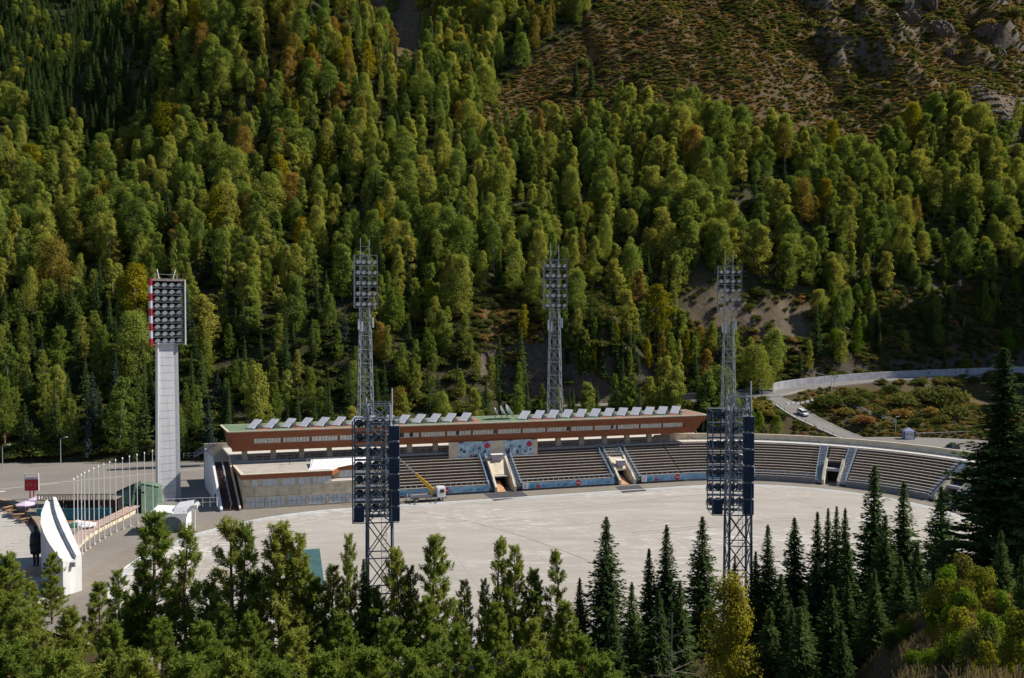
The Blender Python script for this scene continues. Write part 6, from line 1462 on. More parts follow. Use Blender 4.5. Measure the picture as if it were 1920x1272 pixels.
us, ut = (ux - ORG[0]) * UX[0] + (uy - ORG[1]) * UX[1], (ux - ORG[0]) * VX[0] + (uy - ORG[1]) * VX[1]
uk &= ~((us > -90) & (ut < 38) & (ut > -10))
for k, p_ in ROADP.items(): uk &= np.sqrt(((np.stack([ux, uy], 1)[:, None] - p_[None, :, :2]) ** 2).sum(-1)).min(1) > 6.5
und = [(rng.integers(4), ux[i], uy[i], uz[i] - 0.2, rng.uniform(0.9, 1.9), 1.3, rng.uniform(0, 6.28)) for i in np.where(uk)[0]]
scatter('forest_undergrowth', 'dark green undergrowth beneath the forest trees', 'undergrowth', und, [(v[0], v[1]) for v in V_BUSH])
scatter('distant_forest', 'mass of smaller green and golden forest trees high on the mountainside', 'forest', items, variants)

# ---- scrub on the bare slopes
n_s = 110000; X = rng.uniform(-40, 420, n_s); Y = rng.uniform(250, 680, n_s); Z = bilin(X, Y); PX, PY = proj(X, Y, Z)
m1 = inpoly(PX, PY, CLEAR[0]); m2 = inpoly(PX, PY, CLEAR[5]) | inpoly(PX, PY, CLEAR[4]) | inpoly(PX, PY, CLEAR[2]) | inpoly(PX, PY, CLEAR[3]) | inpoly(PX, PY, CLEAR[1])
keep = (m1 & (rng.uniform(size=n_s) < 0.75) & ~inpoly(PX, PY, [(1830, 170), (1920, 185), (2000, 190), (2000, 260), (1900, 240)])) | (m2 & (rng.uniform(size=n_s) < 0.8))
dens = fbm(X / 20, Y / 20, 91); keep |= inpoly(PX, PY, [(1130, 800), (1130, 745), (1300, 700), (1440, 715), (1440, 760), (1560, 800)]) & (rng.uniform(size=n_s) < 0.8) & (Z < 14)
for k, p_ in ROADP.items():
    kk_ = np.where(keep)[0]; dd_ = np.sqrt(((np.stack([X[kk_], Y[kk_]], 1)[:, None] - p_[None, :, :2]) ** 2).sum(-1)).min(1); keep[kk_[dd_ < ROADW[k] + 1.5]] = False
keep &= dens > -0.9; keep &= ~(inpoly(PX, PY, [(1290, 600), (1290, 532), (1350, 540), (1400, 565), (1525, 560), (1530, 630), (1440, 640)]) & (rng.uniform(size=n_s) < 0.88))
items = []
bv = [(v[0], v[1]) for v in V_BUSH] + [(v[0], with_mat(v[1], LEAF_SCRUB)) for v in V_BUSH]
big = []
for i in np.where(keep)[0]:
    sc = rng.uniform(0.35, 1.0) * (1.25 if dens[i] > 0.1 else 1.0); 
    if rng.random() < 0.02 and 900 < PX[i] < 1900: big.append(i); continue
    low_ = PY[i] > 430
    if low_: items.append(((rng.integers(4) if rng.random() < 0.8 else 4 + rng.integers(4)), X[i], Y[i], Z[i] - 0.15, sc * 1.3, 1.2, rng.uniform(0, 6.28)))
    else:
        gsel = rng.random() < (0.6 if dens[i] > 0.02 else 0.3)
        items.append(((rng.integers(4) if gsel else 4 + rng.integers(4)), X[i], Y[i], Z[i] - 0.15, sc * (0.95 if gsel else 0.6), 1.3 if gsel else 2.0, rng.uniform(0, 6.28)))
scatter('hillside_scrub', 'brown and olive scrub covering the open slope at the upper right', 'scrub', items, bv)
for k, i in enumerate(big[:190]):
    mm = LEAF_BUSH if rng.random() < 0.7 else LEAF_SCRUB
    plant('bush', V_BUSH[k % 4], X[i], Y[i], Z[i] - 0.1, 2.4 * math.exp(rng.normal(0.1, 0.38)), 'larger green bush on the brown open mountainside' if mm is LEAF_BUSH else 'larger russet bush on the brown open mountainside', 'bush', 'large bushes on the open slope', mm if mm is LEAF_SCRUB else None, None, 1.1, ('stems', 'foliage'))
print('scrub', len(items), len(big))
# ---- rocks: boulders and scree at the upper right
def rock_mesh(seed, m):
    r = np.random.default_rng(seed); n = 26; v = sph(r, n) * r.uniform(0.75, 1.1, (n, 1)) * [1.2, 1, 0.8]
    import bmesh
    bm = bmesh.new(); [bm.verts.new(p) for p in v]; bmesh.ops.convex_hull(bm, input=bm.verts); me = bpy.data.meshes.new('rock'); bm.to_mesh(me); bm.free(); me.materials.append(m); return me
ROCK = mat('rock', (0.085, 0.062, 0.044), 0.9, 0.35, 1.2, bump=0.6, bscale=3.0); SCREE = mat('scree', (0.20, 0.19, 0.19), 0.9, 0.3, 1.0)
rk = [rock_mesh(500 + k, ROCK) for k in range(4)]; sc_ = [rock_mesh(510 + k, SCREE) for k in range(3)]
def crag_mesh(seed):
    import bmesh
    bm = bmesh.new(); bmesh.ops.create_icosphere(bm, subdivisions=5, radius=1.0); v = np.array([p.co for p in bm.verts])
    x, y, z = v[:, 0] * 2 + seed * 7.3, v[:, 1] * 2, v[:, 2]
    d = 1 + 0.55 * fbm(x * 1.3 + z, y * 1.3 - z * 0.3, seed, 3) + 0.5 * np.abs(fbm(x * 2.2 + y, z * 1.1 + y * 0.5, seed + 9, 4)) - 0.35 * np.abs(fbm(x * 5, y * 5 + z, seed + 19, 3))
    st = np.round((z * 3 + fbm(x, y, seed + 3) * 2) ) / 3 - z; d = d + 0.12 * st
    for p, q, k in zip(bm.verts, v, d): p.co = Vector(q * k)
    me = bpy.data.meshes.new('crag'); bm.to_mesh(me); bm.free(); me.materials.append(ROCK); return me
CR = [crag_mesh(3), crag_mesh(8), crag_mesh(14)]
crag_spots = [(1700, 40, 10, 'left shoulder of the dark crags at the upper right'), (1735, 5, 13, 'high dark crag touching the top edge, right of the scrub slope'), (1765, 55, 11, 'dark crag in the shaded gully at the upper right'), (1800, 20, 14, 'big dark crag at the top edge left of the tall rock face'), (1845, 60, 13, 'tall brown rock face in the upper right corner'), (1868, 100, 9, 'foot of the tall brown rock face'), (1895, 25, 14, 'crag at the top right corner'), (1920, 90, 10, 'crag cut by the right frame edge'), (1650, 5, 8, 'small crag at the top edge above the scrub'), (1620, 30, 5, 'low rock rib left of the dark crags'), (1640, 168, 5.5, 'dark boulder half buried above the round trees'), (1480, 15, 7, 'rock step at the top edge in the middle of the brown slope'), (1780, 105, 6, 'rock ledge below the dark crags')]
for k, (px, py_, s, lab) in enumerate(crag_spots):
    for D in np.arange(400, 720, 3.0):
        q = P(px, py_, D)
        if bilin(q[0], q[1])[0] > q[2]: break
    if k in (3, 6, 7, 8, 11): continue
    s *= 0.72
    o = link('crag', CR[k % 3], None, (q[0], q[1], gz(q[0], q[1]) - s * 0.45), rnd.uniform(0, 6), (s * 1.1, s * 0.7, s * rnd.uniform(0.8, 1.2))); tag(o, lab, 'rock', 'crags at the upper right')
items = []
for i in range(900):
    px = rng.uniform(1820, 2000); py_ = 165 + (px - 1820) * 0.28 + rng.uniform(-12, 62); p = P(px, py_, 455); # walk to the ground
    for D in np.arange(400, 540, 3.0):
        q = P(px, py_, D)
        if bilin(q[0], q[1])[0] > q[2]: p = q; break
    items.append((rng.integers(3), p[0], p[1], gz(p[0], p[1]), rng.uniform(0.3, 1.1), 1.0, rng.uniform(0, 6.28)))
scatter('scree', 'grey stony scree at the right frame edge', 'scree', items, [(m_,) for m_ in sc_])
# ------------------------------------------------------------------ placed trees and bushes round the roads (photo column, row of the foot, distance)
def put(kind, vs, vi, px, py_, D, hh, label, group=None, m=None, wide=1.0, parts=('trunk', 'crown'), cat='tree', z=None):
    p = P(px, py_, D); zz = gz(p[0], p[1]) - 0.2 if z is None else z
    return plant(kind, vs[vi % len(vs)], p[0], p[1], zz, hh, label, cat, group, m, None, wide, parts)
put('broadleaf_tree', V_BROAD, 0, 1605, 700, 312, 14, 'bright green leafy tree above the white retaining wall', None, LEAF_BRIGHT, 1.0)
put('broadleaf_tree', V_BROAD, 2, 1807, 695, 322, 9, 'small yellow-green round tree above the right end of the white wall', None, LEAF_YELLOW, 1.0)
put('spruce_tree', V_SPRUCE, 2, 1530, 700, 305, 22, 'tall dark spruce left of the bright green tree', None, None, 1.0)
put('spruce_tree', V_SPRUCE, 0, 1500, 712, 296, 13, 'shorter dark spruce above the start of the white wall')
for k, (px, py_, D, hh) in enumerate(((1645, 690, 322, 15), (1670, 690, 326, 16), (1700, 685, 330, 14), (1630, 660, 330, 17), (1720, 688, 328, 12))):
    put('spruce_tree', V_SPRUCE, k, px, py_, D, hh, 'slim spruce in the row on the dark bank above the white wall', 'slim spruces on the dark bank')
put('pine_tree', V_PINE, 2, 1755, 670, 333, 14, 'lone light green pine on the dark bank right of the slim spruces')
for k, (px, py_, D, hh, mm) in enumerate(((1425, 795, 236, 8.5, LEAF_BRIGHT), (1410, 785, 240, 9.5, LEAF_BRIGHT), (1452, 800, 236, 7.0, LEAF_BRIGHT))):
    put('broadleaf_tree', V_BROAD, k, px, py_, D, hh, ['bright green roadside tree in the middle of the clump by the ramp', 'tall left tree of the bright clump by the ramp', 'low right tree of the bright clump by the ramp'][k], 'bright trees by the ramp', mm, 1.3)
mound = [(1555, 765, 258, 5, 0), (1540, 755, 262, 4, 1), (1600, 765, 258, 4, 0), (1625, 750, 264, 6, 0), (1590, 735, 274, 4, 0), (1670, 735, 276, 5, 0), (1700, 770, 256, 5, 0), (1730, 760, 260, 7, 0), (1770, 765, 258, 8, 0), (1745, 790, 246, 4, 1), (1690, 790, 246, 3, 1), (1650, 790, 247, 4, 0), (1790, 795, 244, 5, 0), (1800, 750, 268, 5, 1), (1620, 800, 243, 3, 1), (1660, 805, 240, 2.5, 1), (1585, 785, 250, 3, 1), (1720, 805, 239, 3, 0), (1760, 805, 240, 3, 0)]
for k, (px, py_, D, hh, s) in enumerate(mound):
    p = P(px, py_, D); put('bush', V_BUSH, k, px, py_, D, hh * 0.85, ('russet' if s else 'green') + ' bush on the mound between the roads', 'bushes on the mound', LEAF_SCRUB if s else LEAF_BUSH, 1.0, ('stems', 'foliage'), 'bush')
items = []
for i in range(2600):
    px = rng.uniform(1490, 1940); py_ = rng.uniform(715, 815)
    D = rng.uniform(226, 285); p = P(px, py_, D); x, y = p[0], p[1]
    if min(np.hypot(ROADP['ramp'][:, 0] - x, ROADP['ramp'][:, 1] - y).min() - 5, np.hypot(ROADP['upper'][:, 0] - x, ROADP['upper'][:, 1] - y).min() - 5.5) < 0: continue
    if np.hypot((x - 108) / 31, (y - 212) / 18.5) < 1.0: continue
    items.append(((4 + rng.integers(4)) if rng.random() < 0.33 else rng.integers(4), x, y, gz(x, y) - 0.1, rng.uniform(0.25, 0.6), 1.2, rng.uniform(0, 6.28)))
scatter('mound_scrub', 'rough russet and green growth covering the mound between the roads', 'scrub', items, bv)
def march(px, py_, D0, D1, st=2.0):
    for D in np.arange(D0, D1, st):
        q = P(px, py_, D)
        if bilin(q[0], q[1])[0] > q[2]: return q
    return q
for k, (px, py_, hh, lab) in enumerate(((1080, 185, 21, 'left of two dark spruces beside the open grassy gully'), (1108, 178, 19, 'right of two dark spruces beside the open grassy gully'), (1195, 235, 15, 'thin dark spruce at the lower right of the grassy gully'), (1040, 245, 9, 'small pointed spruce at the foot of the grassy gully'), (760, 230, 18, 'dark spruce in the shaded fold left of the gully'), (790, 215, 16, 'second dark spruce in the shaded fold left of the gully'))):
    q = march(px, py_, 330, 560); plant('spruce_tree', V_SPRUCE[k % 4], q[0], q[1], gz(q[0], q[1]) - 0.3, hh, lab, 'tree', None, None, None, 1.25)
for k in range(70):
    px = rng.uniform(1560, 1950); py_ = rng.uniform(515, 672); q = march(px, py_, 300, 380, 1.0)
    if min(np.hypot(ROADP['upper'][:, 0] - q[0], ROADP['upper'][:, 1] - q[1])) < 6.5: continue
    u_ = rng.random()
    if u_ < 0.5: plant('broadleaf_tree', V_BROAD[k % 9], q[0], q[1], gz(q[0], q[1]) - 0.3, rng.uniform(5, 12), 'leafy green tree on the shaded bank above the white retaining wall', 'tree', 'leafy trees on the shaded bank', None if u_ < 0.36 else LEAF_BRIGHT, None, 1.25)
    else: plant('spruce_tree', V_SPRUCE[k % 4], q[0], q[1], gz(q[0], q[1]) - 0.3, rng.uniform(8, 15), 'dark spruce on the shaded bank above the white retaining wall', 'tree', 'spruces on the shaded bank', None, None, 1.15)
for k in range(46):
    px = rng.uniform(1040, 1290); py_ = rng.uniform(640, 745); q = march(px, py_, 245, 330, 1.0)
    if min(np.hypot(ROADP['upper'][:, 0] - q[0], ROADP['upper'][:, 1] - q[1])) < 5.5: continue
    if k % 3 == 0: plant('broadleaf_tree', V_BROAD[k % 9], q[0], q[1], gz(q[0], q[1]) - 0.3, rng.uniform(6, 12), 'yellow-green young birch on the slope behind the middle of the grandstand', 'tree', 'young birches behind the grandstand', [LEAF_YELLOW, LEAF_OLIVE, LEAF_BRIGHT][(k // 3) % 3], None, 1.0)
    else: plant('spruce_tree', V_SPRUCE[k % 4], q[0], q[1], gz(q[0], q[1]) - 0.3, rng.uniform(9, 15), 'dark spruce on the slope behind the middle of the grandstand', 'tree', 'spruces behind the grandstand', None, None, 1.1)
# roadside greenery: birch clump and bushes along the foot of the hill
for k, (px, py_, D, hh, mm, lab) in enumerate(((1285, 700, 286, 15, LEAF_YELLOW, 'tall yellow birch at the foot of the slope left of the right far tower'), (1330, 700, 288, 12, LEAF_OLIVE, 'olive birch close to the right far tower'), (1312, 725, 279, 5, LEAF_GREEN, 'round green shrub tree by the upper road'),
        (1240, 715, 281, 13, LEAF_OLIVE, 'olive birch at the roadside left of the yellow birch'), (980, 745, 268, 12, LEAF_YELLOW, 'yellow birch behind the grandstand roof near the middle tower'), (932, 560, 309, 16, LEAF_YELLOW, 'slim yellow birch standing on the bare patch'), (935, 655, 291, 12, LEAF_YELLOW, 'leaning yellow birch below the bare patch'))):
    put('broadleaf_tree', V_BROAD, 3 if k in (0, 5, 6) else 1, px, py_, D, hh, lab, None, mm, 0.8 if k in (5, 6) else 1.0)
for k, (px, py_, D, hh) in enumerate(((430, 858, 204, 12), (462, 852, 206, 11), (250, 866, 202, 11), (745, 830, 219, 9), (820, 825, 224, 11), (165, 866, 203, 12), (60, 866, 203, 10), (640, 838, 214, 10), (560, 846, 210, 11), (350, 860, 204, 9), (905, 815, 230, 10), (700, 836, 216, 12), (1100, 790, 246, 9), (1075, 795, 243, 11), (510, 850, 208, 10))):
    put('spruce_tree', V_SPRUCE, k, px, py_, D, hh, 'spruce at the very foot of the forest behind the stadium', 'spruces along the forest foot', LEAF_BLUE if k in (1, 5, 8) else None)
for k in range(34):
    px = rng.uniform(-60, 400); g = G(px, 864 - 0.012 * px); put('bush', V_BUSH, k, px, 864 - 0.012 * px, g[1] + rng.uniform(-2, 3), rng.uniform(1.2, 2.6), 'low dark bush along the back road verge', 'bushes along the back road', None, 1.3, ('stems', 'foliage'), 'bush')
# ------------------------------------------------------------------ foreground conifers: photo column and row of the tip, distance
V_SPR_N = [spruce(220 + k, LEAF_SPRUCE, 13.0, [2.5, 2.1, 2.8][k], dz=0.27, per=26, leaf=0.34, fill=1.25) for k in range(3)]
V_PINE_N = [pine(320 + k, LEAF_PINE, 12.0, [2.2, 1.8, 2.6, 1.7][k], per=[46, 40, 48, 36][k], leaf=0.38, sparse=[.86, .78, .9, .62][k]) for k in range(4)]
V_SPR_BIG = [spruce(260 + k, LEAF_SPRUCE, 20.0, [4.3, 3.9][k], dz=0.34, per=64, leaf=0.36, fill=1.6) for k in range(2)]
def edge_dist(px):
    for D in np.arange(60, 130, 0.5):
        s, t = ST((px - CX) / F * D, D)
        if math.hypot(s - min(max(s, LC[0]), RC[0]), t + 39.5) < 40: return D
    return 130.0
def tip(kind, px, py_, D, label, vi=0, wide=1.0, group=None, m=None):
    D = min(D, edge_dist(px) - 2.5); p = P(px, py_, D); g = gz(p[0], p[1]); vs = {'s': V_SPR_N, 'b': V_SPR_BIG, 'p': V_PINE_N}[kind]
    return plant('pine_tree' if kind == 'p' else 'spruce_tree', vs[vi % len(vs)], p[0], p[1], g - 0.2, max(2.0, p[2] - g), label, 'tree', group, m, rnd.uniform(0, 6.28), wide)
FT_ = [('p', 290, 962, 101, 'dense dark pine in front of the white gatehouse', 0, 1.05), ('p', 352, 985, 100, 'open-crowned pine right of the gatehouse pine', 3, 1.0), ('p', 432, 972, 99, 'sparse tall pine against the pale rink, left of a twin', 3, 1.1), ('p', 462, 982, 98, 'sparse tall pine, right one of the twin', 3, 0.9),
 ('p', 525, 985, 96, 'full dark pine beside the green tarpaulin', 2, 1.0), ('p', 560, 1003, 97, 'pine partly covering the green tarpaulin', 1, 0.9), ('p', 655, 1003, 99, 'thin pine spire left of the near tower legs', 1, 0.55), ('s', 682, 1040, 97, 'small spruce between the pine spire and the tower legs', 1, 0.8), ('p', 742, 1028, 95, 'pine immediately right of the near tower legs', 0, 0.8),
 ('p', 770, 1062, 93, 'smaller pine right of the near left tower', 1, 0.8), ('p', 816, 1005, 94, 'tall yellow-green pine right of the near left tower', 0, 0.95), ('p', 870, 1088, 90, 'low pine between the tall yellow-green pine and the two-topped one', 1, 0.9), ('p', 908, 1085, 91, 'slender dark pine left of the two-topped pine', 1, 0.7),
 ('p', 938, 1008, 93, 'left top of the two-topped pine in the middle', 3, 0.8), ('p', 964, 1024, 92, 'right top of the two-topped pine in the middle', 1, 0.9), ('p', 1000, 1068, 90, 'broad pine just left of the pale-tipped pine', 2, 0.9), ('p', 1042, 1030, 92, 'pale-tipped pine left of the big dark spruce', 3, 0.9), ('s', 1087, 1078, 90, 'small dark spruce at the left foot of the big dark spruce', 0, 0.9),
 ('s', 1137, 962, 91, 'big dark spruce standing alone against the rink', 2, 0.92), ('s', 1217, 1022, 90, 'slim spruce left of the pointed pair', 1, 0.9), ('s', 1250, 978, 93, 'tall pointed spruce, left of the right near tower', 0, 0.9), ('s', 1317, 962, 96, 'dense spruce directly left of the right near tower', 2, 0.9), ('s', 1378, 1035, 98, 'small spruce between the legs of the right near tower', 1, 0.7),
 ('s', 1417, 1028, 93, 'small spruce just right of the right near tower', 1, 0.9), ('s', 1440, 978, 95, 'tall spruce right of the right near tower', 0, 0.85), ('s', 1490, 964, 94, 'loose-branched spruce, second right of the near tower', 1, 1.1), ('s', 1533, 953, 91, 'first of four thin spruce tips right of the tower', 1, 0.8), ('s', 1553, 946, 90, 'second of four thin spruce tips right of the tower', 1, 0.7),
 ('s', 1569, 942, 89, 'third of four thin spruce tips right of the tower', 1, 0.7), ('s', 1585, 946, 88, 'fourth of four thin spruce tips right of the tower', 1, 0.8), ('s', 1640, 866, 78, 'tall spruce in front of the curved stand', 0, 0.95), ('s', 1660, 960, 70, 'lighter green spruce in front of the tall one by the curved stand', 2, 0.9), ('s', 1695, 895, 76, 'spruce right of the tall one before the curved stand', 0, 0.95),
 ('s', 1765, 905, 72, 'spruce covering the right end of the curved stand', 2, 1.0), ('b', 1882, 640, 52, 'huge dark spruce filling the right edge', 0, 1.35), ('b', 1945, 700, 50, 'second huge dark spruce at the right frame edge', 1, 1.3), ('s', 1840, 990, 58, 'dark spruce at the foot of the huge spruce', 2, 1.0), ('s', 1878, 985, 40, 'sunlit green spruce near the lower right corner', 2, 0.8),
 ('s', 1185, 1085, 78, 'green spruce overlapping the big dark spruce', 2, 0.8), ('s', 1150, 1120, 72, 'light green spruce at the foot of the big dark spruce', 0, 0.8), ('s', 1275, 1085, 78, 'broad dark spruce below the pointed spruce', 2, 0.9), ('s', 1235, 1100, 70, 'dark spruce behind the bare branches', 0, 0.9), ('s', 1465, 1070, 80, 'dark spruce right of the yellow birch', 2, 0.95),
 ('s', 1530, 1040, 78, 'wide dark spruce in the shaded group', 2, 1.0), ('s', 1590, 1010, 74, 'shaded spruce left of the lighter green one', 0, 1.0), ('s', 1720, 1010, 66, 'shaded spruce under the curved stand end', 2, 1.0), ('s', 1790, 1000, 62, 'shaded spruce left of the huge trunk', 0, 1.0), ('s', 1560, 1090, 66, 'low shaded spruce above the grass bank', 2, 0.95), ('s', 1500, 1130, 60, 'low shaded spruce right of the yellow birch', 2, 0.9), ('s', 1640, 1060, 60, 'shaded spruce with bare lower trunk above the grass bank', 0, 0.9), ('s', 1740, 1080, 56, 'dark spruce right above the grass bank', 2, 0.9)]
for k, (kd, px, py_, D, lab, vi, wd) in enumerate(FT_): tip(kd, px, py_, D, lab, vi, wd * (1.4 if kd == 's' else 1.05), 'foreground conifers')
FL = [(98, 1036, 94, 0), (58, 1090, 88, 0), (222, 1068, 92, 1), (185, 1090, 88, 0), (15, 1040, 80, 2), (-40, 1060, 78, 2), (250, 1120, 80, 2), (330, 1100, 84, 0), (395, 1090, 82, 2), (480, 1075, 84, 0), (590, 1085, 84, 2), (625, 1060, 90, 1), (700, 1100, 82, 2), (130, 1140, 72, 2), (40, 1140, 68, 0), (210, 1170, 66, 2), (300, 1160, 68, 0), (380, 1170, 64, 2), (470, 1150, 70, 2), (550, 1180, 62, 0), (640, 1150, 70, 2), (730, 1160, 66, 0), (800, 1120, 76, 2), (860, 1170, 64, 0), (930, 1130, 74, 2), (1000, 1160, 66, 0), (1060, 1130, 72, 2), (1090, 1190, 58, 0), (20, 1210, 55, 2), (110, 1220, 54, 0), (260, 1230, 52, 2), (350, 1235, 50, 0), (440, 1225, 54, 2), (520, 1240, 50, 0), (610, 1225, 54, 2), (690, 1215, 55, 0), (780, 1225, 54, 2), (900, 1220, 55, 0), (980, 1230, 53, 2), (820, 1180, 60, 1), (1050, 1240, 50, 0), (170, 1250, 48, 1), (80, 1185, 60, 1), (420, 1130, 74, 1), (270, 1050, 92, 1), (1130, 1235, 52, 2)]
for k, (px, py_, D, vi) in enumerate(FL): tip('p', px, py_, D, 'green pine %s, %s of the thicket' % (next(l for x, l in ((180, 'below the white monument'), (330, 'below the gatehouse'), (500, 'below the sparse twin pines'), (640, 'below the tarpaulin'), (790, 'below the left near tower'), (960, 'below the crane truck'), (2000, 'below the first tunnel')) if px < x), 'back row' if D > 78 else ('middle row' if D > 58 else 'bottom row')), vi, rnd.uniform(0.95, 1.25), 'foreground pine thicket')
# trees of the same wood going on beyond the right frame edge; their shade falls into view
for k, (x, y, hh) in enumerate(((44, 56, 20), (52, 64, 19), (50, 48, 21), (60, 72, 20), (62, 58, 22), (46, 70, 18), (70, 80, 20), (58, 84, 19), (48, 40, 18), (66, 48, 20))):
    plant('spruce_tree', V_SPR_N[k % 3], x, y, gz(x, y) - 0.3, hh, 'dark spruce of the wood continuing past the right frame edge', 'tree', 'wood beyond the right edge', None, None, 1.1)
# yellow birch, bushes and dry grass at the lower right
yb = broadleaf(900, LEAF_BIRCH, 13.0, 2.5, 150, 110, 0.19, low=0.02)
p = P(1362, 1075, 64); g = gz(p[0], p[1]); plant('birch_tree', yb, p[0], p[1], g - 0.2, p[2] - g, 'yellow-green birch in front of the right near tower', 'tree', None, None, None, 0.85)
near_b = [bush(920 + k, LEAF_BRIGHT, 1.1, 2.2, 30, 110, 0.11) for k in range(2)]
ym = leaf_mat('leaf_autumn_bush', [(0.1, (0.10, 0.10, 0.02)), (0.5, (0.19, 0.16, 0.035)), (0.9, (0.26, 0.18, 0.06))], 0.3)
for k, (px, py_, D, hh, mm, lab) in enumerate(((1470, 1262, 40, 3.2, LEAF_YELLOW, 'yellow bush right of the foot of the birch'), (1502, 1262, 42, 3.0, LEAF_YELLOW, 'second small yellow bush right of the birch'), (1800, 1262, 34, 4.0, LEAF_BRIGHT, 'big light green bush at the lower right'), (1850, 1230, 35, 4.5, LEAF_BRIGHT, 'light green bush near the lower right corner'), (1745, 1272, 33, 2.6, LEAF_BRIGHT, 'light green bush at the edge of the grass bank'), (1880, 1180, 38, 3.8, ym, 'russet-yellow bush below the sunlit spruce'), (1810, 1150, 41, 2.8, ym, 'straw-coloured bush above the light green ones'), (1930, 1150, 37, 4.0, ym, 'straw-coloured bush at the right frame edge'), (1390, 1275, 40, 2.0, LEAF_BRIGHT, 'low green bush under the birch'), (1560, 1275, 36, 1.4, LEAF_BRIGHT, 'low green bush on the lower edge of the grass bank'), (1440, 1290, 36, 2.2, ym, 'yellowish bush at the bottom edge by the birch'))):
    d = ray(px, py_); # walk down the sight line to the bank
    for q in np.arange(18, 80, 0.5):
        w_ = P(px, py_, q)
        if bilin(w_[0], w_[1])[0] > w_[2]: break
    plant('bush', near_b[k % 2], w_[0], w_[1], gz(w_[0], w_[1]) - 0.1, 0.55 * hh * q / 40.0, lab, 'bush', 'bushes on the near bank', mm, None, 0.8, ('stems', 'foliage'))
sb2 = P(1905, 1220, 30); plant('spruce_tree', V_SPR_N[2], sb2[0] + 0.2, sb2[1], gz(sb2[0], sb2[1]) - 0.3, 4.2, 'young dark spruce in the lower right corner', 'tree', None)
for k in range(24):
    px = rng.uniform(1425, 1830); py_ = 1185 - (px - 1425) * 0.12 - rng.uniform(0, 120); D = rng.uniform(56, 82)
    tip('s', px, py_, D, 'shaded spruce in the dark stand above the grass bank', k % 3, rng.uniform(1.1, 1.4), 'dark spruce stand at the lower right')
for k in range(30):
    px = rng.uniform(1590, 1930); py_ = rng.uniform(1120, 1275)
    for q in np.arange(16, 80, 0.5):
        w_ = P(px, py_, q)
        if bilin(w_[0], w_[1])[0] > w_[2]: break
    if q > 70: continue
    plant('bush', near_b[k % 2], w_[0], w_[1], gz(w_[0], w_[1]) - 0.1, rng.uniform(0.8, 2.0) * q / 40 * (1.5 if px > 1750 else 0.7), 'light green sapling bush among the grass of the near bank', 'bush', 'sapling bushes on the near bank', [LEAF_BRIGHT, ym, LEAF_BUSH][k % 3], None, 0.85, ('stems', 'foliage'))
# dead branchy tree
yb2 = [broadleaf(905 + j, LEAF_BIRCH, 13.0, [4.2, 3.4, 4.8][j], [46, 38, 52][j], 170, 0.42, low=0.04) for j in range(3)]
for k in range(20):
    px = rng.uniform(1740, 1935); py_ = rng.uniform(1175, 1285)
    for q in np.arange(16, 80, 0.5):
        w_ = P(px, py_, q)
        if bilin(w_[0], w_[1])[0] > w_[2]: break
    plant('birch_tree', yb2[k % 3], w_[0], w_[1], gz(w_[0], w_[1]) - 0.2, rng.uniform(1.6, 3.4) * q / 34, 'young yellow-green birch in the thicket at the lower right corner', 'tree', 'young birches at the lower right', [None, LEAF_BRIGHT, ym][k % 3], None, rng.uniform(0.8, 1.1))
dt = P(1255, 1150, 56); zg = gz(dt[0], dt[1]); dd = thing('dead_tree', 'bare grey dead tree with crooked twigs near the bottom edge', 'tree', (dt[0], dt[1], zg))
r = random.Random(3); b = MB(); b.beam((0, 0, -0.5), (0.2, 0, dt[2] - zg), 0.10, 5, 0.03); b.build('trunk', mat('dead_wood', (0.20, 0.17, 0.15), 0.9, 0.2), dd)
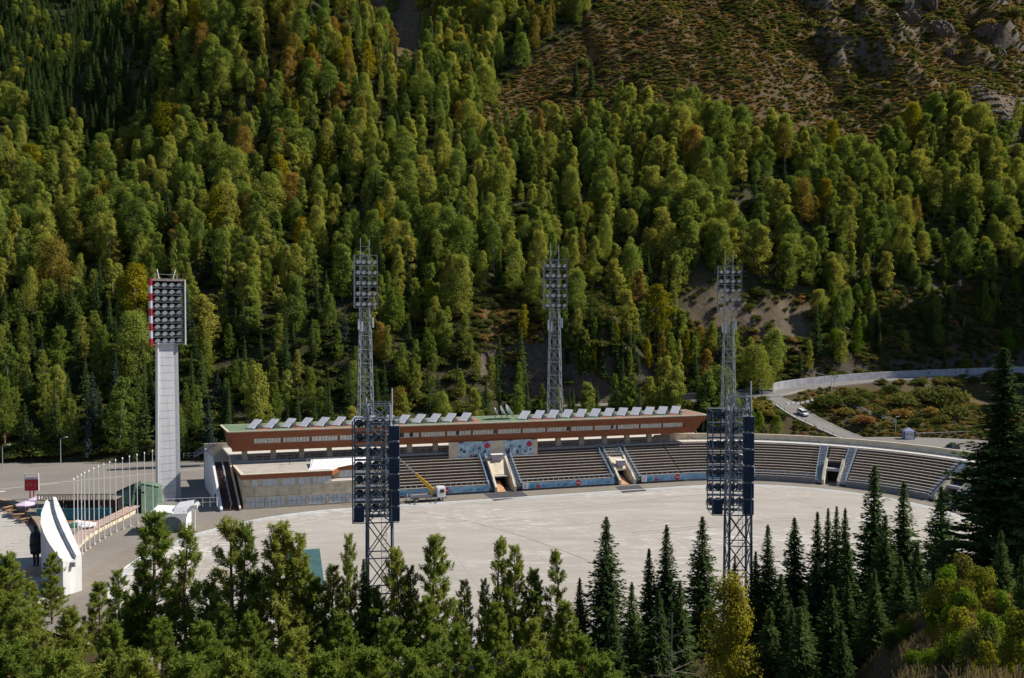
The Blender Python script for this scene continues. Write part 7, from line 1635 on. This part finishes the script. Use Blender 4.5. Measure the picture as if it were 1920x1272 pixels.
for k in range(26):
    z = (dt[2] - zg) * r.uniform(0.25, 0.97); th = r.uniform(0, 6.28); L_ = r.uniform(0.8, 2.2); b = MB(); p1 = Vector((0.1, 0, z)); p2 = p1 + Vector((math.cos(th) * L_, math.sin(th) * L_, r.uniform(-0.3, 0.9)))
    b.beam(p1, p2, 0.03, 3, 0.012)
    for j in range(4):
        a = p1.lerp(p2, r.uniform(0.3, 1)); b.beam(a, a + Vector((r.uniform(-.6, .6), r.uniform(-.6, .6), r.uniform(-.3, .6))), 0.014, 3, 0.006)
    b.build('branch', MATS['dead_wood'], dd)
# dry grass on the near bank
n_g = 150000; gxx = rng.uniform(4, 60, n_g); gyy = rng.uniform(18, 66, n_g); gzz = bilin(gxx, gyy); PX, PY = proj(gxx, gyy, gzz)
clump = fbm(gxx / 1.6, gyy / 1.6, 35, 3) + 0.5 * fbm(gxx / 6, gyy / 6, 36, 2)
kp = (clump > -0.05) & (PX > 1180) & (PX < 2500) & (PY < 1330) & (PY > 1080); gxx, gyy, gzz = gxx[kp], gyy[kp], gzz[kp]; n_g = len(gxx)
hgt = 0.62 * rng.uniform(0.35, 1.0, n_g) * (0.75 + 0.8 * (fbm(gxx / 3, gyy / 3, 33) + 0.3)); ang = rng.uniform(0, 6.28, n_g); wdt = rng.uniform(0.01, 0.022, n_g); ln = rng.normal(0, 0.22, (n_g, 2)) * hgt[:, None]
bx_ = np.cos(ang) * wdt; by_ = np.sin(ang) * wdt
v = np.stack([np.stack([gxx - bx_, gyy - by_, gzz - 0.05], 1), np.stack([gxx + bx_, gyy + by_, gzz - 0.05], 1), np.stack([gxx + bx_ * .7 + ln[:, 0], gyy + by_ * .7 + ln[:, 1], gzz + hgt], 1), np.stack([gxx - bx_ * .7 + ln[:, 0], gyy - by_ * .7 + ln[:, 1], gzz + hgt], 1)], 1).reshape(-1, 3)
me = bpy.data.meshes.new('dry_grass'); fast_mesh(me, v, np.arange(4 * n_g).reshape(n_g, 4))
GRASS = leaf_mat('grass_dry', [(0.2, (0.10, 0.10, 0.03)), (0.4, (0.18, 0.14, 0.07)), (0.6, (0.30, 0.23, 0.15)), (0.85, (0.42, 0.34, 0.25))], 0.3, 1.2)
me.materials.append(GRASS); tag(link('dry_grass', me), 'tall dry straw-coloured grass on the near bank', 'grass', kind='stuff')
